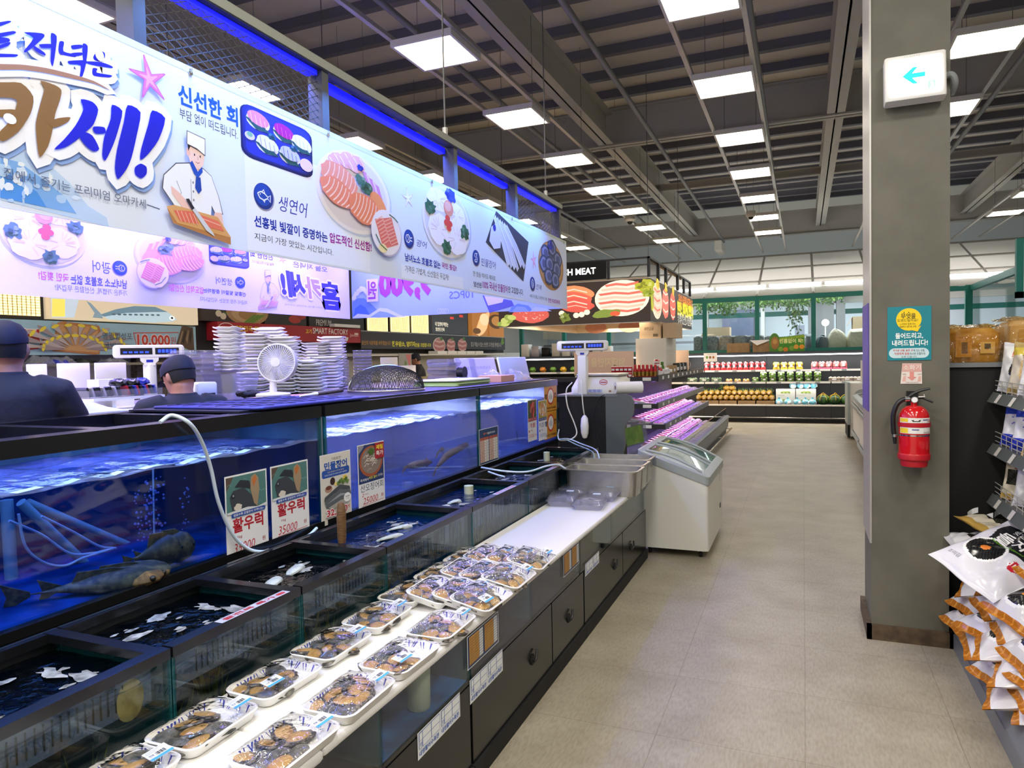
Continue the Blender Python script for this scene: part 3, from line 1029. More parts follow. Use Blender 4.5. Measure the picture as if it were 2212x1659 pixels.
def chef(A,box,mx=1,fade=0.0):
    L = Loc(A,*box,mx=mx)
    T = lambda c: tone(c,fade,'#c9c0ff') if fade else c
    O = T('#55555e')
    L.poly([(-.55,-.55),(-.98,-.2),(-.92,.05),(-.55,.33),(-.1,.42),(.3,.38),(.55,.28),(.78,-.1),(.9,-.42),(.66,-.5),(.5,-.32),(.48,-.62),(-.46,-.62)],O)
    L.poly([(-.54,-.54),(-.95,-.2),(-.9,.04),(-.54,.31),(-.1,.40),(.3,.36),(.54,.27),(.76,-.1),(.87,-.41),(.67,-.48),(.52,-.3),(.47,-.60),(-.45,-.60)],T('#f4f6fc'))
    L.poly([(-.06,.3),(.18,.3),(.2,.48),(-.08,.48)],T('#eac0b4'))
    L.ell(.08,.58,.25,.25,T('#f4d3c6'),20)
    L.ell(-.17,.6,.06,.08,T('#eebfb0'),10)
    L.poly([(-.2,.82),(-.17,.62),(-.1,.72),(.2,.68),(.34,.62),(.34,.75)],T('#26222c'))
    L.poly([(-.22,.74),(-.2,1.0),(.38,.96),(.36,.62),(.1,.7)],O)
    L.poly([(-.2,.75),(-.18,.985),(.36,.945),(.34,.64),(.1,.72)],T('#f8f9fd'))
    for x in (.02,.2):
        L.ell(x,.585,.02,.025,T('#26222c'),8)
    L.line([(.05,.46),(.11,.44),(.17,.465)],.018,T('#b4685c'))
    L.line([(.11,.57),(.13,.51),(.1,.505)],.012,T('#c48e80'))
    L.poly([(-.14,.4),(-.02,.22),(.1,.16),(.26,.3),(.24,.4),(.1,.28),(-.06,.46)],T('#1b4fc0'))
    L.poly([(.04,.18),(.18,.18),(.2,-.06),(.1,-.14),(.0,-.04)],T('#1744ac'))
    L.line([(-.12,.1),(-.12,-.5)],.012,O)
    for yy in (.05,-.12,-.28):
        L.ell(-.05,yy,.025,.025,T('#8a8a94'),8)
    L.line([(-.55,.0),(-.42,-.2),(-.5,-.3)],.012,O)
    L.poly([(-.72,-.12),(-.5,-.2),(-.12,-.42),(-.06,-.56),(-.2,-.6),(-.42,-.46),(-.7,-.26)],T('#f0c6b8'))
    L.poly([(.62,-.42),(.84,-.4),(.9,-.62),(.84,-.76),(.62,-.74),(.52,-.6)],T('#f0c6b8'))
    L.poly([(-.86,-.55),(1.12,-.86),(1.12,-1.0),(-.7,-.8)],T('#b77f4a'))
    L.poly([(-.88,-.52),(-.66,-.46),(.7,-.5),(1.14,-.86),(-.58,-.78)],T('#d8a468'))
    L.poly([(-.68,-.56),(-.08,-.5),(.08,-.72),(-.5,-.74)],T('#e0705a'))
    for k in range(5):
        L.line([(-.58 + k * .12,-.55),(-.46 + k * .12,-.74)],.02,T('#f6c0ac'))
    L.poly([(.05,-.53),(.72,-.58),(.9,-.76),(.2,-.74)],T('#e4775f'))
    L.line([(.2,-.6),(.78,-.66)],.02,T('#f6c0ac'))
    L.poly([(-.2,-.42),(-.08,-.4),(.52,-.84),(.56,-.9),(.3,-.82)],T('#cfd6e0'))
    L.poly([(-.32,-.3),(-.22,-.28),(-.06,-.44),(-.14,-.48)],T('#20202a'))

def fish_icon(A,box,mx=1,fade=0.0,kind=0):
    L = Loc(A,*box,mx=mx)
    T = lambda c: tone(c,fade,'#9a90ff') if fade else c
    L.ell(.06,-.06,1.06,1.06,T('#9a97b4'),28)
    L.ell(0,0,1,1,T('#0b2e86'),28)
    L.ell(-.08,.1,.84,.84,T('#1546b4'),28)
    w = T('#f4f8ff')
    if kind == 0:
        L.line([(-.62,.12),(-.3,.3),(.1,.22),(.42,0),(.7,.2),(.66,-.34),(.4,-.1),(.0,-.3),(-.4,-.2),(-.62,.12)],.1,w)
        L.line([(-.2,.28),(.0,.5),(.1,.22)],.09,w)
        L.line([(-.1,-.28),(.05,-.46),(.12,-.22)],.09,w)
        L.ell(-.36,.1,.06,.06,w,8)
    elif kind == 1:
        L.line([(.66,.2),(.3,.12),(-.1,.44),(-.5,.34),(-.66,0),(-.5,-.34),(-.1,-.44),(.3,-.12),(.66,-.2)],.1,w)
        L.line([(-.3,.3),(-.12,0),(-.3,-.3)],.09,w)
        L.line([(.1,.2),(.16,0),(.1,-.2)],.09,w)
    elif kind == 2:
        L.line([(.3,.6),(.1,.3),(.3,-.1),(.2,-.5),(-.3,-.5),(-.4,-.3)],.14,w)
        L.line([(.3,.6),(-.3,.5),(-.5,.2),(-.2,.1),(.0,-.2),(-.4,-.3)],.1,w)
    else:
        L.line([(.0,.66),(-.4,.2),(-.3,-.4),(.1,-.6),(.45,-.1),(.3,.4),(.0,.66)],.12,w)
        L.line([(-.1,.3),(-.16,-.2),(.1,-.36),(.2,.0),(.08,.2)],.1,w)

def starfish(A,box,col,rot=0.0,mx=1):
    L = Loc(A,*box,mx=mx,rot=rot)
    for s_,c in ((1.0,tone(col,.25,'#7a2a9c')),(.86,col),(.5,tone(col,.35))):
        pts = []
        for k in range(10):
            a = PI / 2 + k * PI / 5
            r = s_ if k % 2 == 0 else .3 * s_
            if k % 2 == 0:
                pts += [(r * math.cos(a + .09),r * math.sin(a + .09))][::-1] + [(r * math.cos(a + .16) * .94,r * math.sin(a + .16) * .94)]
            else:
                pts.append((r * math.cos(a),r * math.sin(a)))
        L.poly(pts,c)

# ------------------------------------------------------------------ hanging frame over the fish counter
FZ0,FZ1 = 2.86,3.22
t = thing('hanging_sign_frame','dark steel frame with wire mesh hung above the fish counter','frame',(-3.65,4.0,2.1))
def rail(a,b,name='top_rail'):
    MB().box(a,b,'frame_paint').build(name,t)
MB().box((-2.40,0.4,3.19),(-2.33,7.09,3.245),'frame_paint').box((-2.331,0.4,3.195),(-2.325,7.09,3.24),'frame_pale').build('top_rail',t)
rail((-5.05,0.4,3.19),(-4.99,7.09,3.25)); rail((-5.05,7.06,3.19),(-2.34,7.12,3.25))
rail((-5.05,0.4,2.86),(-4.99,7.09,2.90),'lower_rail'); rail((-2.40,0.4,2.80),(-2.34,7.09,2.84),'lower_rail'); rail((-5.05,7.06,2.86),(-2.34,7.10,2.9),'lower_rail')
for y in (0.45,2.0,3.14,4.66,5.84,7.05):
    MB().box((-2.43,y - 0.028,2.84),(-2.34,y + 0.028,3.19),'frame_paint').build('post',t)
    if y > 0.5:
        MB().box((-5.06,y - 0.03,2.90),(-4.98,y + 0.03,3.19),'frame_paint').build('post',t)
MB().box((-2.42,0.5,3.16),(-2.36,3.1,3.185),'blue_glow').build('led_strip',t)
MB().box((-2.46,3.18,3.15),(-2.41,4.63,3.188),'blue_glow').build('led_strip',t)
MB().box((-2.46,4.7,3.15),(-2.41,5.81,3.188),'blue_glow').build('led_strip',t)
MB().box((-2.42,5.88,3.16),(-2.36,7.0,3.185),'blue_glow').build('led_strip',t)

def mesh_panel(y0,y1,z0,z1,x):
    mb = MB()
    h = z1 - z0
    px_,pz = 0.07,0.037
    n = int((y1 - y0 + h * px_ / pz) / px_) + 1
    for sgn in (1,-1):
        for k in range(n):
            ya = y0 - h * px_ / pz + k * px_ if sgn > 0 else y0 + k * px_
            pts = []
            za,zb = z0,z1
            f = lambda z: ya + sgn * (z - z0) * px_ / pz if sgn > 0 else ya - (z - z0) * px_ / pz
            # clip
            zs = [z0,z1]
            for edge in (y0,y1):
                zz = z0 + sgn * (edge - ya) * pz / px_
                if z0 < zz < z1:
                    zs.append(zz)
            zs.sort()
            for a_,b_ in zip(zs[:-1],zs[1:]):
                m_ = f((a_ + b_) / 2)
                if y0 - 1e-4 <= m_ <= y1 + 1e-4:
                    w = 0.0021
                    ya_,yb_ = f(a_),f(b_)
                    mb.add([(x,ya_,a_ - w),(x,ya_,a_ + w),(x,yb_,b_ + w),(x,yb_,b_ - w),(x - 0.003,ya_,a_),(x - 0.003,yb_,b_)],
                           [(0,1,2,3),(1,4,5,2),(4,0,3,5)],'mesh_wire')
    return mb

mesh_panel(2.03,3.11,2.84,3.19,-2.365).build('wire_mesh',t)
mesh_panel(5.87,7.02,2.84,3.19,-2.365).build('wire_mesh',t)
mesh_panel(2.03,3.11,2.9,3.19,-5.02).build('wire_mesh',t)
for y in (4.56,6.7,2.4):
    MB().tube([(-2.37,y,3.24),(-2.37,y,6.3)],0.006,'wire',5).cyl((-2.37,y,3.25),0.02,0.06,'galv',8).build('suspension_cable',t)
    MB().tube([(-5.02,y,3.24),(-5.02,y,6.3)],0.006,'wire',5).build('suspension_cable',t)

# ------------------------------------------------------------------ front banner
NB = '#dfe9fc'
BX = -2.30
t = thing('banner','long white and blue sashimi banner facing the aisle above the counter','banner',(BX,4.0,2.15))
A = Art((BX,0,0),(0,1,0),(0,0,1),'ink_cloth',0.0004,0.0006)
mb = MB()
yb0,yb1 = 0.5,7.12
mb.box((BX - 0.004,yb0,2.150),(BX,yb1,2.862),'ink_cloth',NB)
A.rect(yb0,2.835,yb1,2.862,'#d3dbd0')
# sea at the lower left
A.pp([(0,318),(60,330),(100,350),(150,395),(190,445),(230,470),(235,490),(0,432)],'#bfd8fa')
A.pp([(0,340),(40,350),(90,385),(140,425),(165,462),(0,428)],'#7fb2f4')
A.pp([(0,375),(35,380),(80,415),(100,448),(0,426)],'#4f97ee')
rnd = random.Random(4)
for k in range(26):
    x,y = rnd.uniform(0,190),rnd.uniform(345,440)
    if y > 330 + x * .45:
        u,v = A.px(x,y)
        A.ell(u,v,rnd.uniform(.004,.02),rnd.uniform(.006,.02),rnd.choice(('#e9f2fe','#b4d3fa','#d6e6fd')),10,0,.3,k)
# info panels
for q in ((536,300,795,575),(868,500,1000,620),(1016,545,1130,650)):
    a,b = A.px(q[0],q[3]),A.px(q[2],q[1] + 100)
    A.rect(a[0],2.16,b[0],b[1],'#eef3fe')

def z1p(pts):
    return [(x * 0.28028,y * 0.28028) for x,y in pts]

def curve(st,n=3):
    """closed brush outline through the points"""
    k = len(st)
    out = []
    for i in range(k):
        a,b,c,d = (Vector(st[(i + j) % k]) for j in (-1,0,1,2))
        for j in range(n):
            t_ = j / n
            q = 0.5 * ((2 * b) + (c - a) * t_ + (2 * a - 5 * b + 4 * c - d) * t_ * t_ + (3 * b - a - 3 * c + d) * t_ ** 3)
            lin_ = b.lerp(c,t_)
            out.append(tuple(lin_.lerp(q,.75)))
    return out

def dilate(q,w):
    """outline grown by w"""
    n = len(q)
    ar = sum(q[i][0] * q[(i + 1) % n][1] - q[(i + 1) % n][0] * q[i][1] for i in range(n))
    sg = 1 if ar > 0 else -1
    out = []
    for i in range(n):
        a,b,c = Vector(q[i - 1]),Vector(q[i]),Vector(q[(i + 1) % n])
        e0,e1 = (b - a).normalized(),(c - b).normalized()
        n0,n1 = Vector((e0.y,-e0.x)) * sg,Vector((e1.y,-e1.x)) * sg
        m = n0 + n1
        m = m.normalized() if m.length > .2 else n0
        k = min(1.12,1 / max(.4,m.dot(n0)))
        out.append(tuple(b + m * w * k))
    return out

HALO = []
def brush(strokes,col,halo,hw):
    """brush-lettered strokes traced as outlines, with a white outline behind"""
    for st in strokes:
        HALO.append(dilate([A.px(*p) for p in z1p(curve(st))],hw))
    return strokes,col

BR = []
DB,GD = '#0a12c8','#8a6432'
BR.append(brush([[(-300,620),(-30,640),(140,645),(235,750),(215,880),(120,1020),(0,1095),(-40,1040),(60,930),(110,800),(60,760),(-300,740)],
                 [(-200,850),(-20,850),(90,850),(80,905),(-200,900)],
                 [(290,628),(400,660),(452,700),(440,780),(405,880),(385,1000),(350,1130),(285,1218),(262,1090),(255,950),(290,800),(320,690)],
                 [(345,945),(430,915),(520,908),(500,945),(440,975),(390,985)]],GD,None,0.034))
BR.append(brush([[(600,770),(690,790),(735,850),(700,960),(640,1020),(560,1090),(480,1140),(395,1155),(470,1080),(560,970),(620,850)],
                 [(620,1020),(690,1050),(742,1150),(700,1172),(640,1130),(590,1060)],
                 [(700,980),(780,985),(790,1030),(720,1035),(695,1010)],
                 [(840,812),(920,860),(890,1000),(850,1120),(790,1240),(765,1200),(780,1060),(830,920)],
                 [(960,815),(1060,870),(1030,1050),(990,1220),(950,1310),(885,1385),(862,1300),(880,1150),(930,950)],
                 [(1150,855),(1250,915),(1200,1080),(1110,1200),(1058,1235),(1065,1150),(1120,960)],
                 [(1060,1265),(1105,1290),(1105,1345),(1065,1378),(1020,1350),(1015,1295)]],DB,None,0.034))
BR.append(brush([[(160,255),(300,262),(320,290),(230,370),(175,410),(165,395),(235,300)],[(225,350),(320,410),(325,435),(255,400)],
                 [(280,348),(370,345),(372,375),(300,375)],[(370,262),(415,285),(405,400),(385,515),(368,480),(372,360)],
                 [(440,325),(475,330),(470,400),(560,425),(560,445),(450,425),(432,390)],[(530,355),(610,350),(610,375),(540,385)],[(530,415),(610,410),(610,432),(530,440)],
                 [(615,345),(655,360),(645,470),(620,480)],[(505,475),(640,470),(640,500),(615,590),(592,592),(600,510),(515,500)],
                 [(700,440),(735,395),(785,410),(788,450),(745,480),(705,465)],[(650,478),(760,485),(840,515),(835,530),(660,500)],
                 [(695,530),(730,535),(725,565),(840,585),(820,602),(705,590),(690,565)],
                 [(-120,240),(60,180),(45,165),(-120,200)],[(-60,300),(95,265),(80,245),(-60,270)],[(-80,420),(110,425),(90,445),(-80,445)],
                 [(-90,290),(40,300),(45,330),(-90,345)],[(-90,380),(50,330),(40,360),(-90,400)]],DB,None,0.022))
swash = [(-200,500),(0,500),(150,505),(330,530),(520,575),(700,630),(832,705),(700,650),(520,610),(330,570),(150,545),(0,545),(-200,545)]
BR.append(brush([swash],'#a87a5c',None,0.02))
for q in HALO:
    A.poly([(x + 0.010,y - 0.012) for x,y in q],'#8fb2f2')
for q in HALO:
    A.poly(q,'#f7f8ff')
for sts,col in BR:
    for st in sts:
        A.pp(z1p(curve(st)),col)
u,v = A.px(278,95)
A.ell(*A.px(209,121),0.017,0.020,'#f7f8ff',16)
A.ell(*A.px(15,258),0.02,0.016,'#f7f8ff',12)
starfish(A,fit(A,317,172,86,100),'#e07fd8',.12)
A.pt('집에서 즐기는 프리미엄 오마카세',(6,385),(312,432),'#55607c')
A.line([A.px(317,442),A.px(345,452)],0.004,'#55607c')
A.pt('신선한 회',(385,224),(513,234),'#0b56d6',0.03)
A.pt('부담 없이 떠드립니다.',(388,255),(513,281),'#2a2f48')
chef(A,fit(A,414,402,138,226))
sashimi_tray(A,fit(A,602,309,152,118))
fish_icon(A,fit(A,569,424,42,56))
A.pt('생연어',(602,455),(664,440),'#1a2ea0',0.0,0.2)
A.pt('선홍빛 빛깔이 증명하는',(549,489),(707,503),'#0d2fa6',0.028)
A.pt('압도적인 신선함!',(712,524),(802,524),'#a01a9a',0.028)
A.pt('지금이 가장 맛있는 시간입니다.',(550,518),(719,539),'#23263a')
plate_salmon(A,fit(A,768,418,158,172))
plate_block(A,fit(A,830,503,64,96))
starfish(A,fit(A,881,428,26,46),'#f4f6ff',.1)
fish_icon(A,fit(A,883,516,21,40),kind=1)
A.pt('광어',(900,532),(922,523),'#1a2ea0',0.0,0.2)
A.pt('남녀노소 호불호 없는',(875,564),(951,565),'#0d2fa6',0.028)
A.pt('국민 횟감!',(954,579),(986,574),'#a01a9a',0.028)
A.pt('가격은 가볍게, 신선함은 무겁게!',(875,588),(969,593),'#23263a')
plate_white_fish(A,fit(A,967,481,102,150))
fish_icon(A,fit(A,1028,557,15,34),kind=2)
A.pt('민물장어',(1040,574),(1071,566),'#1a2ea0',0.0,0.15)
A.pt('한 점을 먹어도 제대로.',(1022,596),(1071,597),'#23263a')
A.pt('엄선된',(1023,619),(1040,611),'#1a2250',0.02)
A.pt('100% 국내산 민물장어',(1042,623),(1096,617),'#a01a9a',0.02)
A.pt('만 고집합니다.',(1098,632),(1130,625),'#1a2250',0.015)
A.pp([(1071.5,455.7),(1141.6,523),(1130.4,608.4),(1049,523)],'#33364a')
for k in range(6):
    a = k / 5
    q0 = (1068 + a * 24,468 + a * 22)
    q1 = (1098 + a * 34,574 + a * 16 - (0 if k < 4 else 12))
    m = ((q0[0] + q1[0]) / 2 + 2,(q0[1] + q1[1]) / 2)
    A.line([A.px(*q0),A.px(*m),A.px(*q1)],0.055,('#eef0fb','#dfe2f4')[k % 2])
    A.line([A.px(*q0),A.px(*m),A.px(*q1)],0.006,'#b9bdd8')
A.pp([(1060,490),(1072,480),(1082,500),(1080,536),(1066,538),(1056,520)],'#e2e4f6')
A.ell(*A.px(1067,492),.03,.03,'#1c2fae',12)
fish_icon(A,fit(A,1150,613,11,30),kind=3)
A.pt('전복',(1158,625),(1170,616),'#1a2ea0',0.0,0.2)
A.pt('바다가 품고, 자연이 키운',(1145,643),(1182,643),'#23263a')
A.pt('천연 피로회복제.',(1184,653),(1210,649),'#a01a9a',0.02)
starfish(A,fit(A,1153,563,12,40),'#f0a8d8',.1)
bx = fit(A,1191,575,54,104)
L = Loc(A,*bx)
L.ell(0,0,1,1,'#b98a5a',28)
L.ell(0,.06,.92,.9,'#cfa374',28)
for k,(x,y) in enumerate(((-.45,.45),(.1,.5),(.5,.35),(-.6,.0),(-.15,.05),(.4,-.1),(-.25,-.45),(.25,-.55),(.05,.75))):
    L.ell(x,y,.34,.36,'#3c4a78',14,0,.06,k)
    L.ell(x,y,.26,.27,'#8894d0',14,0,.1,k)
    L.ell(x + .02,y,.16,.18,'#5560a0',12,.3,.1,k)
clump(L,-.1,.85,.2,'#2a3cd0',3)
A.dump(mb)
mb.build('printed_cloth',t)
for x,y in ((410,154),(708,288),(932,391),(1105,472),(1217,524)):
    u,v = A.px(x,y)
    MB().cyl((BX + 0.001,u,v - 0.008),0.009,0.006,'chrome',12,axis='x').tube([(BX - 0.02,u,v + 0.012),(BX + 0.012,u,v + 0.008),(BX + 0.008,u,v - 0.008)],0.003,'galv',6).build('eyelet_clip',t)

# ------------------------------------------------------------------ back banner, seen from behind with its print showing through
BX2 = -4.975
t = thing('banner','pale violet banner seen from behind with mirrored print on far side of the frame','banner',(BX2,4.0,2.15))
A = Art((BX2,0,0),(0,1,0),(0,0,1),'ink_cloth',0.0007,0.0007)
mb = MB().box((BX2 - 0.004,0.5,2.15),(BX2,7.02,2.87),'ink_cloth','#dcdcf8')
def mt(body,q,col,bold=0.0):
    """mirrored text inside a pixel box x0,y(bottom left),x1,y(top right)"""
    a,b = A.px(q[0],q[1]),A.px(q[2],q[3])
    A.text(body,a[0],a[1],b[0],b[1],col,bold,mirror=True)
z3 = lambda x,y: (x * .28028,420 + y * .28028)
VB,VP = '#5a5ad8','#c86ad8'
plate_white_fish(A,fit(A,98,500,190,150),-1,.3)
fish_icon(A,fit(A,259,579,31,31),-1,.35,1)
mt('광어',z3(715,600) + z3(850,525),'#5560c8')
mt('남녀노소 호불호 없는',z3(545,690) + z3(975,660),VB,.022)
mt('국민 횟감!',z3(297,655) + z3(528,612),VP,.022)
mt('가격은 가볍게, 신선함은 무겁게!',z3(425,742) + z3(980,740),'#6a6ab8')
plate_salmon(A,fit(A,372,556,150,110),-1,.38)
plate_block(A,fit(A,326,590,68,64),-1,.3)
sashimi_tray(A,fit(A,496,553,86,50),-1,.4)
mt('신선한 회',z3(1930,480) + z3(2105,470),VB,.025)
mt('부담 없이 떠드립니다.',z3(1940,525) + z3(2110,530),'#8080c8')
fish_icon(A,fit(A,519,610,21,24),-1,.35)
mt('생연어',z3(1665,690) + z3(1790,650),'#5560c8')
mt('선홍빛 빛깔이 증명하는',z3(1565,755) + z3(1895,755),VB,.022)
mt('압도적인 신선함!',z3(1283,745) + z3(1550,715),VP,.022)
mt('지금이 가장 맛있는 시간입니다.',z3(1535,820) + z3(1905,820),'#6a6ab8')
z4 = lambda x,y: (400 + x * .28028,560 + y * .28028)
starfish(A,fit(A,610,561,18,16),'#d8b4ec',.2,-1)
chef(A,fit(A,581,627,44,88),-1,.55)
mt('오늘 저녁은',z4(830,60) + z4(1095,60),'#7a7ad8',.02)
mt('집에서 즐기는 프리미엄 오마카세',z4(770,355) + z4(1060,368),'#9a9ac8')
# mirrored brush title
a,b = A.px(*z4(735,270)),A.px(*z4(1195,130))
A.text('홈',A.px(*z4(1055,385))[0],A.px(*z4(1055,385))[1],A.px(*z4(1195,385))[0],A.px(*z4(1195,185))[1],'#3f3fd8',.05,.12,('#f2f2ff',.02),True)
A.text('카',A.px(*z4(925,320))[0],A.px(*z4(925,300))[1],A.px(*z4(1050,320))[0],A.px(*z4(1050,150))[1],'#b49ad8',.05,.12,('#f2f2ff',.02),True)
A.text('세!',A.px(*z4(735,290))[0],A.px(*z4(735,285))[1],A.px(*z4(930,300))[0],A.px(*z4(930,110))[1],'#4545dc',.05,.12,('#f2f2ff',.02),True)
A.dump(mb)
mb.build('printed_cloth',t)

# ------------------------------------------------------------------ end banner, also seen from behind
BY = 7.045
t = thing('banner','blue banner with large mirrored purple price across the far end','banner',(-3.64,BY,2.15))
A = Art((0,BY,0),(1,0,0),(0,0,1),'ink_cloth',0.0009,0.0009)
mb = MB().box((-4.96,BY,2.155),(-2.31,BY + 0.004,2.85),'ink_cloth','#a9c6f2')
A.pp([z4(1290,450),z4(1290,330),z4(1330,300),z4(1380,300),z4(1440,350),z4(1490,400),z4(1560,450)],'#6f96e4')
A.pp([z4(1300,440),z4(1310,380),z4(1350,350),z4(1390,370),z4(1430,440)],'#4f78d8')
A.pp([z4(1290,452),z4(1330,420),z4(1420,428),z4(1500,375),z4(1560,380),z4(1640,420),z4(1700,445)],'#d6e4fb')
A.pp([z4(1420,452),z4(1500,400),z4(1560,410),z4(1640,446)],'#8fb0ec')
for k in range(12):
    A.ell(*A.px(*z4(1300 + k * 12,300 - 70 * math.sin(k / 3.6))),.03,.03,'#e6effd',10,0,.3,k)
for k in range(4):
    A.ring(*A.px(*z4(1960 + 18 * k,400)),.03,.03,.006,'#d6e4fb',14)
mt('9,900',z4(1495,335) + z4(1905,60),'#b04be8',.06)
A.ops[-1] = A.ops[-1]
u0,v0 = A.px(*z4(1405,330)); u1,v1 = A.px(*z4(1488,150))
A.rect(u0,v0,u1,v1,'#e6dcfa')
mt('원',z4(1415,310) + z4(1480,165),'#a04be0',.02)
z5 = lambda x,y: (780 + x * .28028,380 + y * .28028)
mt('10PCS',z5(680,950) + z5(862,880),'#6a7cc8',.01)
A.pp([z5(935,920),z5(1160,960),z5(1180,1000),z5(990,1056)],'#5a62b8')
A.pp([z5(950,925),z5(1100,945),z5(1090,975),z5(980,1000)],'#d8d4f4')
A.pp([z5(1140,1050),z5(1160,1010),z5(1210,985),z5(1290,1000),z5(1330,1045)],'#6f96e4')
A.pp([z5(1160,1050),z5(1200,1005),z5(1260,1010),z5(1300,1046)],'#8fb0ec')
A.pp([z5(1300,1046),z5(1340,1010),z5(1420,1020),z5(1470,1042)],'#c0d4f8')
A.dump(mb)
mb.build('printed_cloth',t)
# ------------------------------------------------------------------ lower display counter (front tier)
CXF = -1.19
CAB = [(0.35,2.39,'nearest'),(2.395,3.90,'middle'),(3.905,5.66,'farthest')]
for i,(y0,y1,nm) in enumerate(CAB):
    t = thing('counter_cabinet','glossy black base cabinet under the front tanks, %s of the three along the aisle' % nm,'cabinet',((CXF - 1.65) / 2,(y0 + y1) / 2,0),'base cabinets along the aisle')
    MB().box((-1.64,y0,0.075),(CXF - 0.018,y1,0.40),'black_lam').build('carcass',t)
    MB().box((-1.60,y0,0),(CXF + 0.012,y1,0.075),'black_matte').build('plinth',t)
    doors = {0: [(y0 + 0.005,1.37),(1.375,y1 - 0.004)],1: [(y0 + 0.004,3.335),(3.34,y1 - 0.004)],2: [(y0 + 0.004,4.855),(4.86,y1 - 0.004)]}[i]
    for k,(a,b) in enumerate(doors):
        d = MB().box((CXF - 0.018,a + 0.004,0.082),(CXF,b - 0.004,0.396),'black_lam').build('door',t)
        hy = {(1,0): 3.05,(1,1): 3.61,(2,0): 4.62,(2,1): 5.12}.get((i,k))
        if hy:
            MB().cyl((CXF - 0.002,hy,0.225),0.026,0.006,'black_matte',18,axis='x').tube(smooth_path([(CXF + 0.004,hy - 0.01,0.21),(CXF + 0.02,hy,0.23),(CXF + 0.012,hy + 0.035,0.262)],4),0.006,'black_plastic',8).build('handle',d)

LOWER = [(0.35,1.78,'nearest'),(1.784,2.385,'second'),(2.405,3.06,'third'),(3.064,3.825,'fourth'),(3.845,4.57,'fifth'),(4.574,5.62,'farthest')]
for i,(y0,y1,nm) in enumerate(LOWER):
    t = thing('glass_tank','%s of the low glass tanks under the white counter board' % nm,'fish tank',((CXF - 1.645) / 2,(y0 + y1) / 2,0.4),'low tanks under the white board')
    MB().box((-1.64,y0,0.40),(CXF - 0.004,y1,0.412),'tank_dark').box((-1.64,y0,0.412),(-1.625,y1,0.608),'tank_blue' if i in (1,3) else 'tank_dark').build('tank_body',t)
    MB().box((CXF - 0.008,y0,0.402),(CXF,y1,0.610),'glass').build('front_pane',t)
    MB().box((-1.625,y0,0.412),(CXF - 0.008,y0 + 0.008,0.608),'glass_edge').build('side_pane',t)
    MB().box((-1.625,y1 - 0.008,0.412),(CXF - 0.008,y1,0.608),'glass_edge').build('side_pane',t)
    if i == 1:
        MB().box((-1.62,y0 + .01,0.413),(CXF - 0.01,y1 - .01,0.42),'tank_floor').build('tank_floor',t)
# tub standing in the second low tank
tag(MB().lathe([(0.036,0.42),(0.04,0.425),(0.043,0.585),(0.03,0.59)],(-1.262,2.125,0),'pvc',22).build('measuring_tub'),'yellowish ribbed tub standing in water under the white board','tub')

# white boards
BZ = 0.637
tag(MB().rbox((-1.648,1.475,0.6105),(-1.168,5.72,BZ),0.012,'white_plastic').build('counter_board'),'long white plastic board with abalone trays along the fish counter','board')
tag(MB().rbox((-1.648,0.30,0.6105),(-1.160,1.470,BZ),0.012,'white_plastic').build('counter_board'),'short white plastic board at the lower edge of the photo','board')

# stickers on the cabinet fronts and the glass
def cab_sheet(name,label,quad,ink='ink'):
    t = thing(name,label,'sign',at(*quad[0],x=CXF + 0.001))
    A = Art((CXF + 0.001,0,0),(0,1,0),(0,0,1),ink,0.0005,0.0006)
    u0,v1 = A.px(*quad[0])
    u1,v0 = A.px(*quad[1])
    return t,A,u0,v0,u1,v1

for k,(q,nm) in enumerate(((((901,1585),(994,1547)),'nearest'),(((1014,1471),(1086,1448)),'middle'),(((1263.5,1219),(1294,1215)),'farthest'))):
    t,A,u0,v0,u1,v1 = cab_sheet('species_sticker','white sticker with blue lettering on a black cabinet door, %s of three' % nm,q)
    w,h = u1 - u0,v1 - v0
    A.rect(u0,v0,u1,v1,'#e9eef2')
    for m in (0,1):
        a0,a1 = u0 + w * (.03 + .5 * m),u0 + w * (.49 + .49 * m)
        A.rect(a0,v0 + h * .35,a1,v0 + h * .95,'#3a62b4')
        for r in (0,1):
            for c in (0,1,2):
                cs = [0,.16,.58,1]
                A.rect(a0 + (a1 - a0) * cs[c] + .002,v0 + h * (.37 + .29 * r),a0 + (a1 - a0) * cs[c + 1] - .002,v0 + h * (.64 + .29 * r),'#f2f6f8')
            A.text(('품','명')[r],a0 + w * .015,v0 + h * (.42 + .29 * (1 - r)),a0 + w * .06,v0 + h * (.58 + .29 * (1 - r)),'#3a62b4')
        A.text('내영활어수족관',a0,v0 + h * .08,a1 - w * .02,v0 + h * .28,'#2f5cb8',.02)
    A.dump(MB()).build('printed_sheet',t)
for k,(q,nm) in enumerate(((((1008,1377),(1077,1386)),'nearer'),(((1216,1198),(1251,1216)),'farther'))):
    t,A,u0,v0,u1,v1 = cab_sheet('origin_chart','orange chart taped to the low tank glass, the %s one' % nm,q)
    w,h = u1 - u0,v1 - v0
    A.rect(u0,v0,u1,v1,'#e8ecf0')
    A.rect(u0 + w * .02,v0 + h * .03,u1 - w * .02,v1 - h * .03,'#1d3564')
    for m in (0,1):
        a0 = u0 + w * (.06 + .47 * m)
        A.rect(a0,v0 + h * .1,a0 + w * .29,v0 + h * .93,'#dca24a')
        A.rect(a0 + w * .30,v0 + h * .1,a0 + w * .42,v0 + h * .93,'#dfe4e8')
        for r in range(10):
            v = v0 + h * (.12 + .08 * r)
            A.rect(a0,v - .001,a0 + w * .42,v + .001,'#6b5630')
            A.text(('광어 국산','우럭 국산','농어 국산','도미 일본','장어 국산')[r % 5],a0 + w * .02,v + h * .015,a0 + w * .26,v + h * .055,'#4a3a1c')
    A.dump(MB()).build('printed_sheet',t)

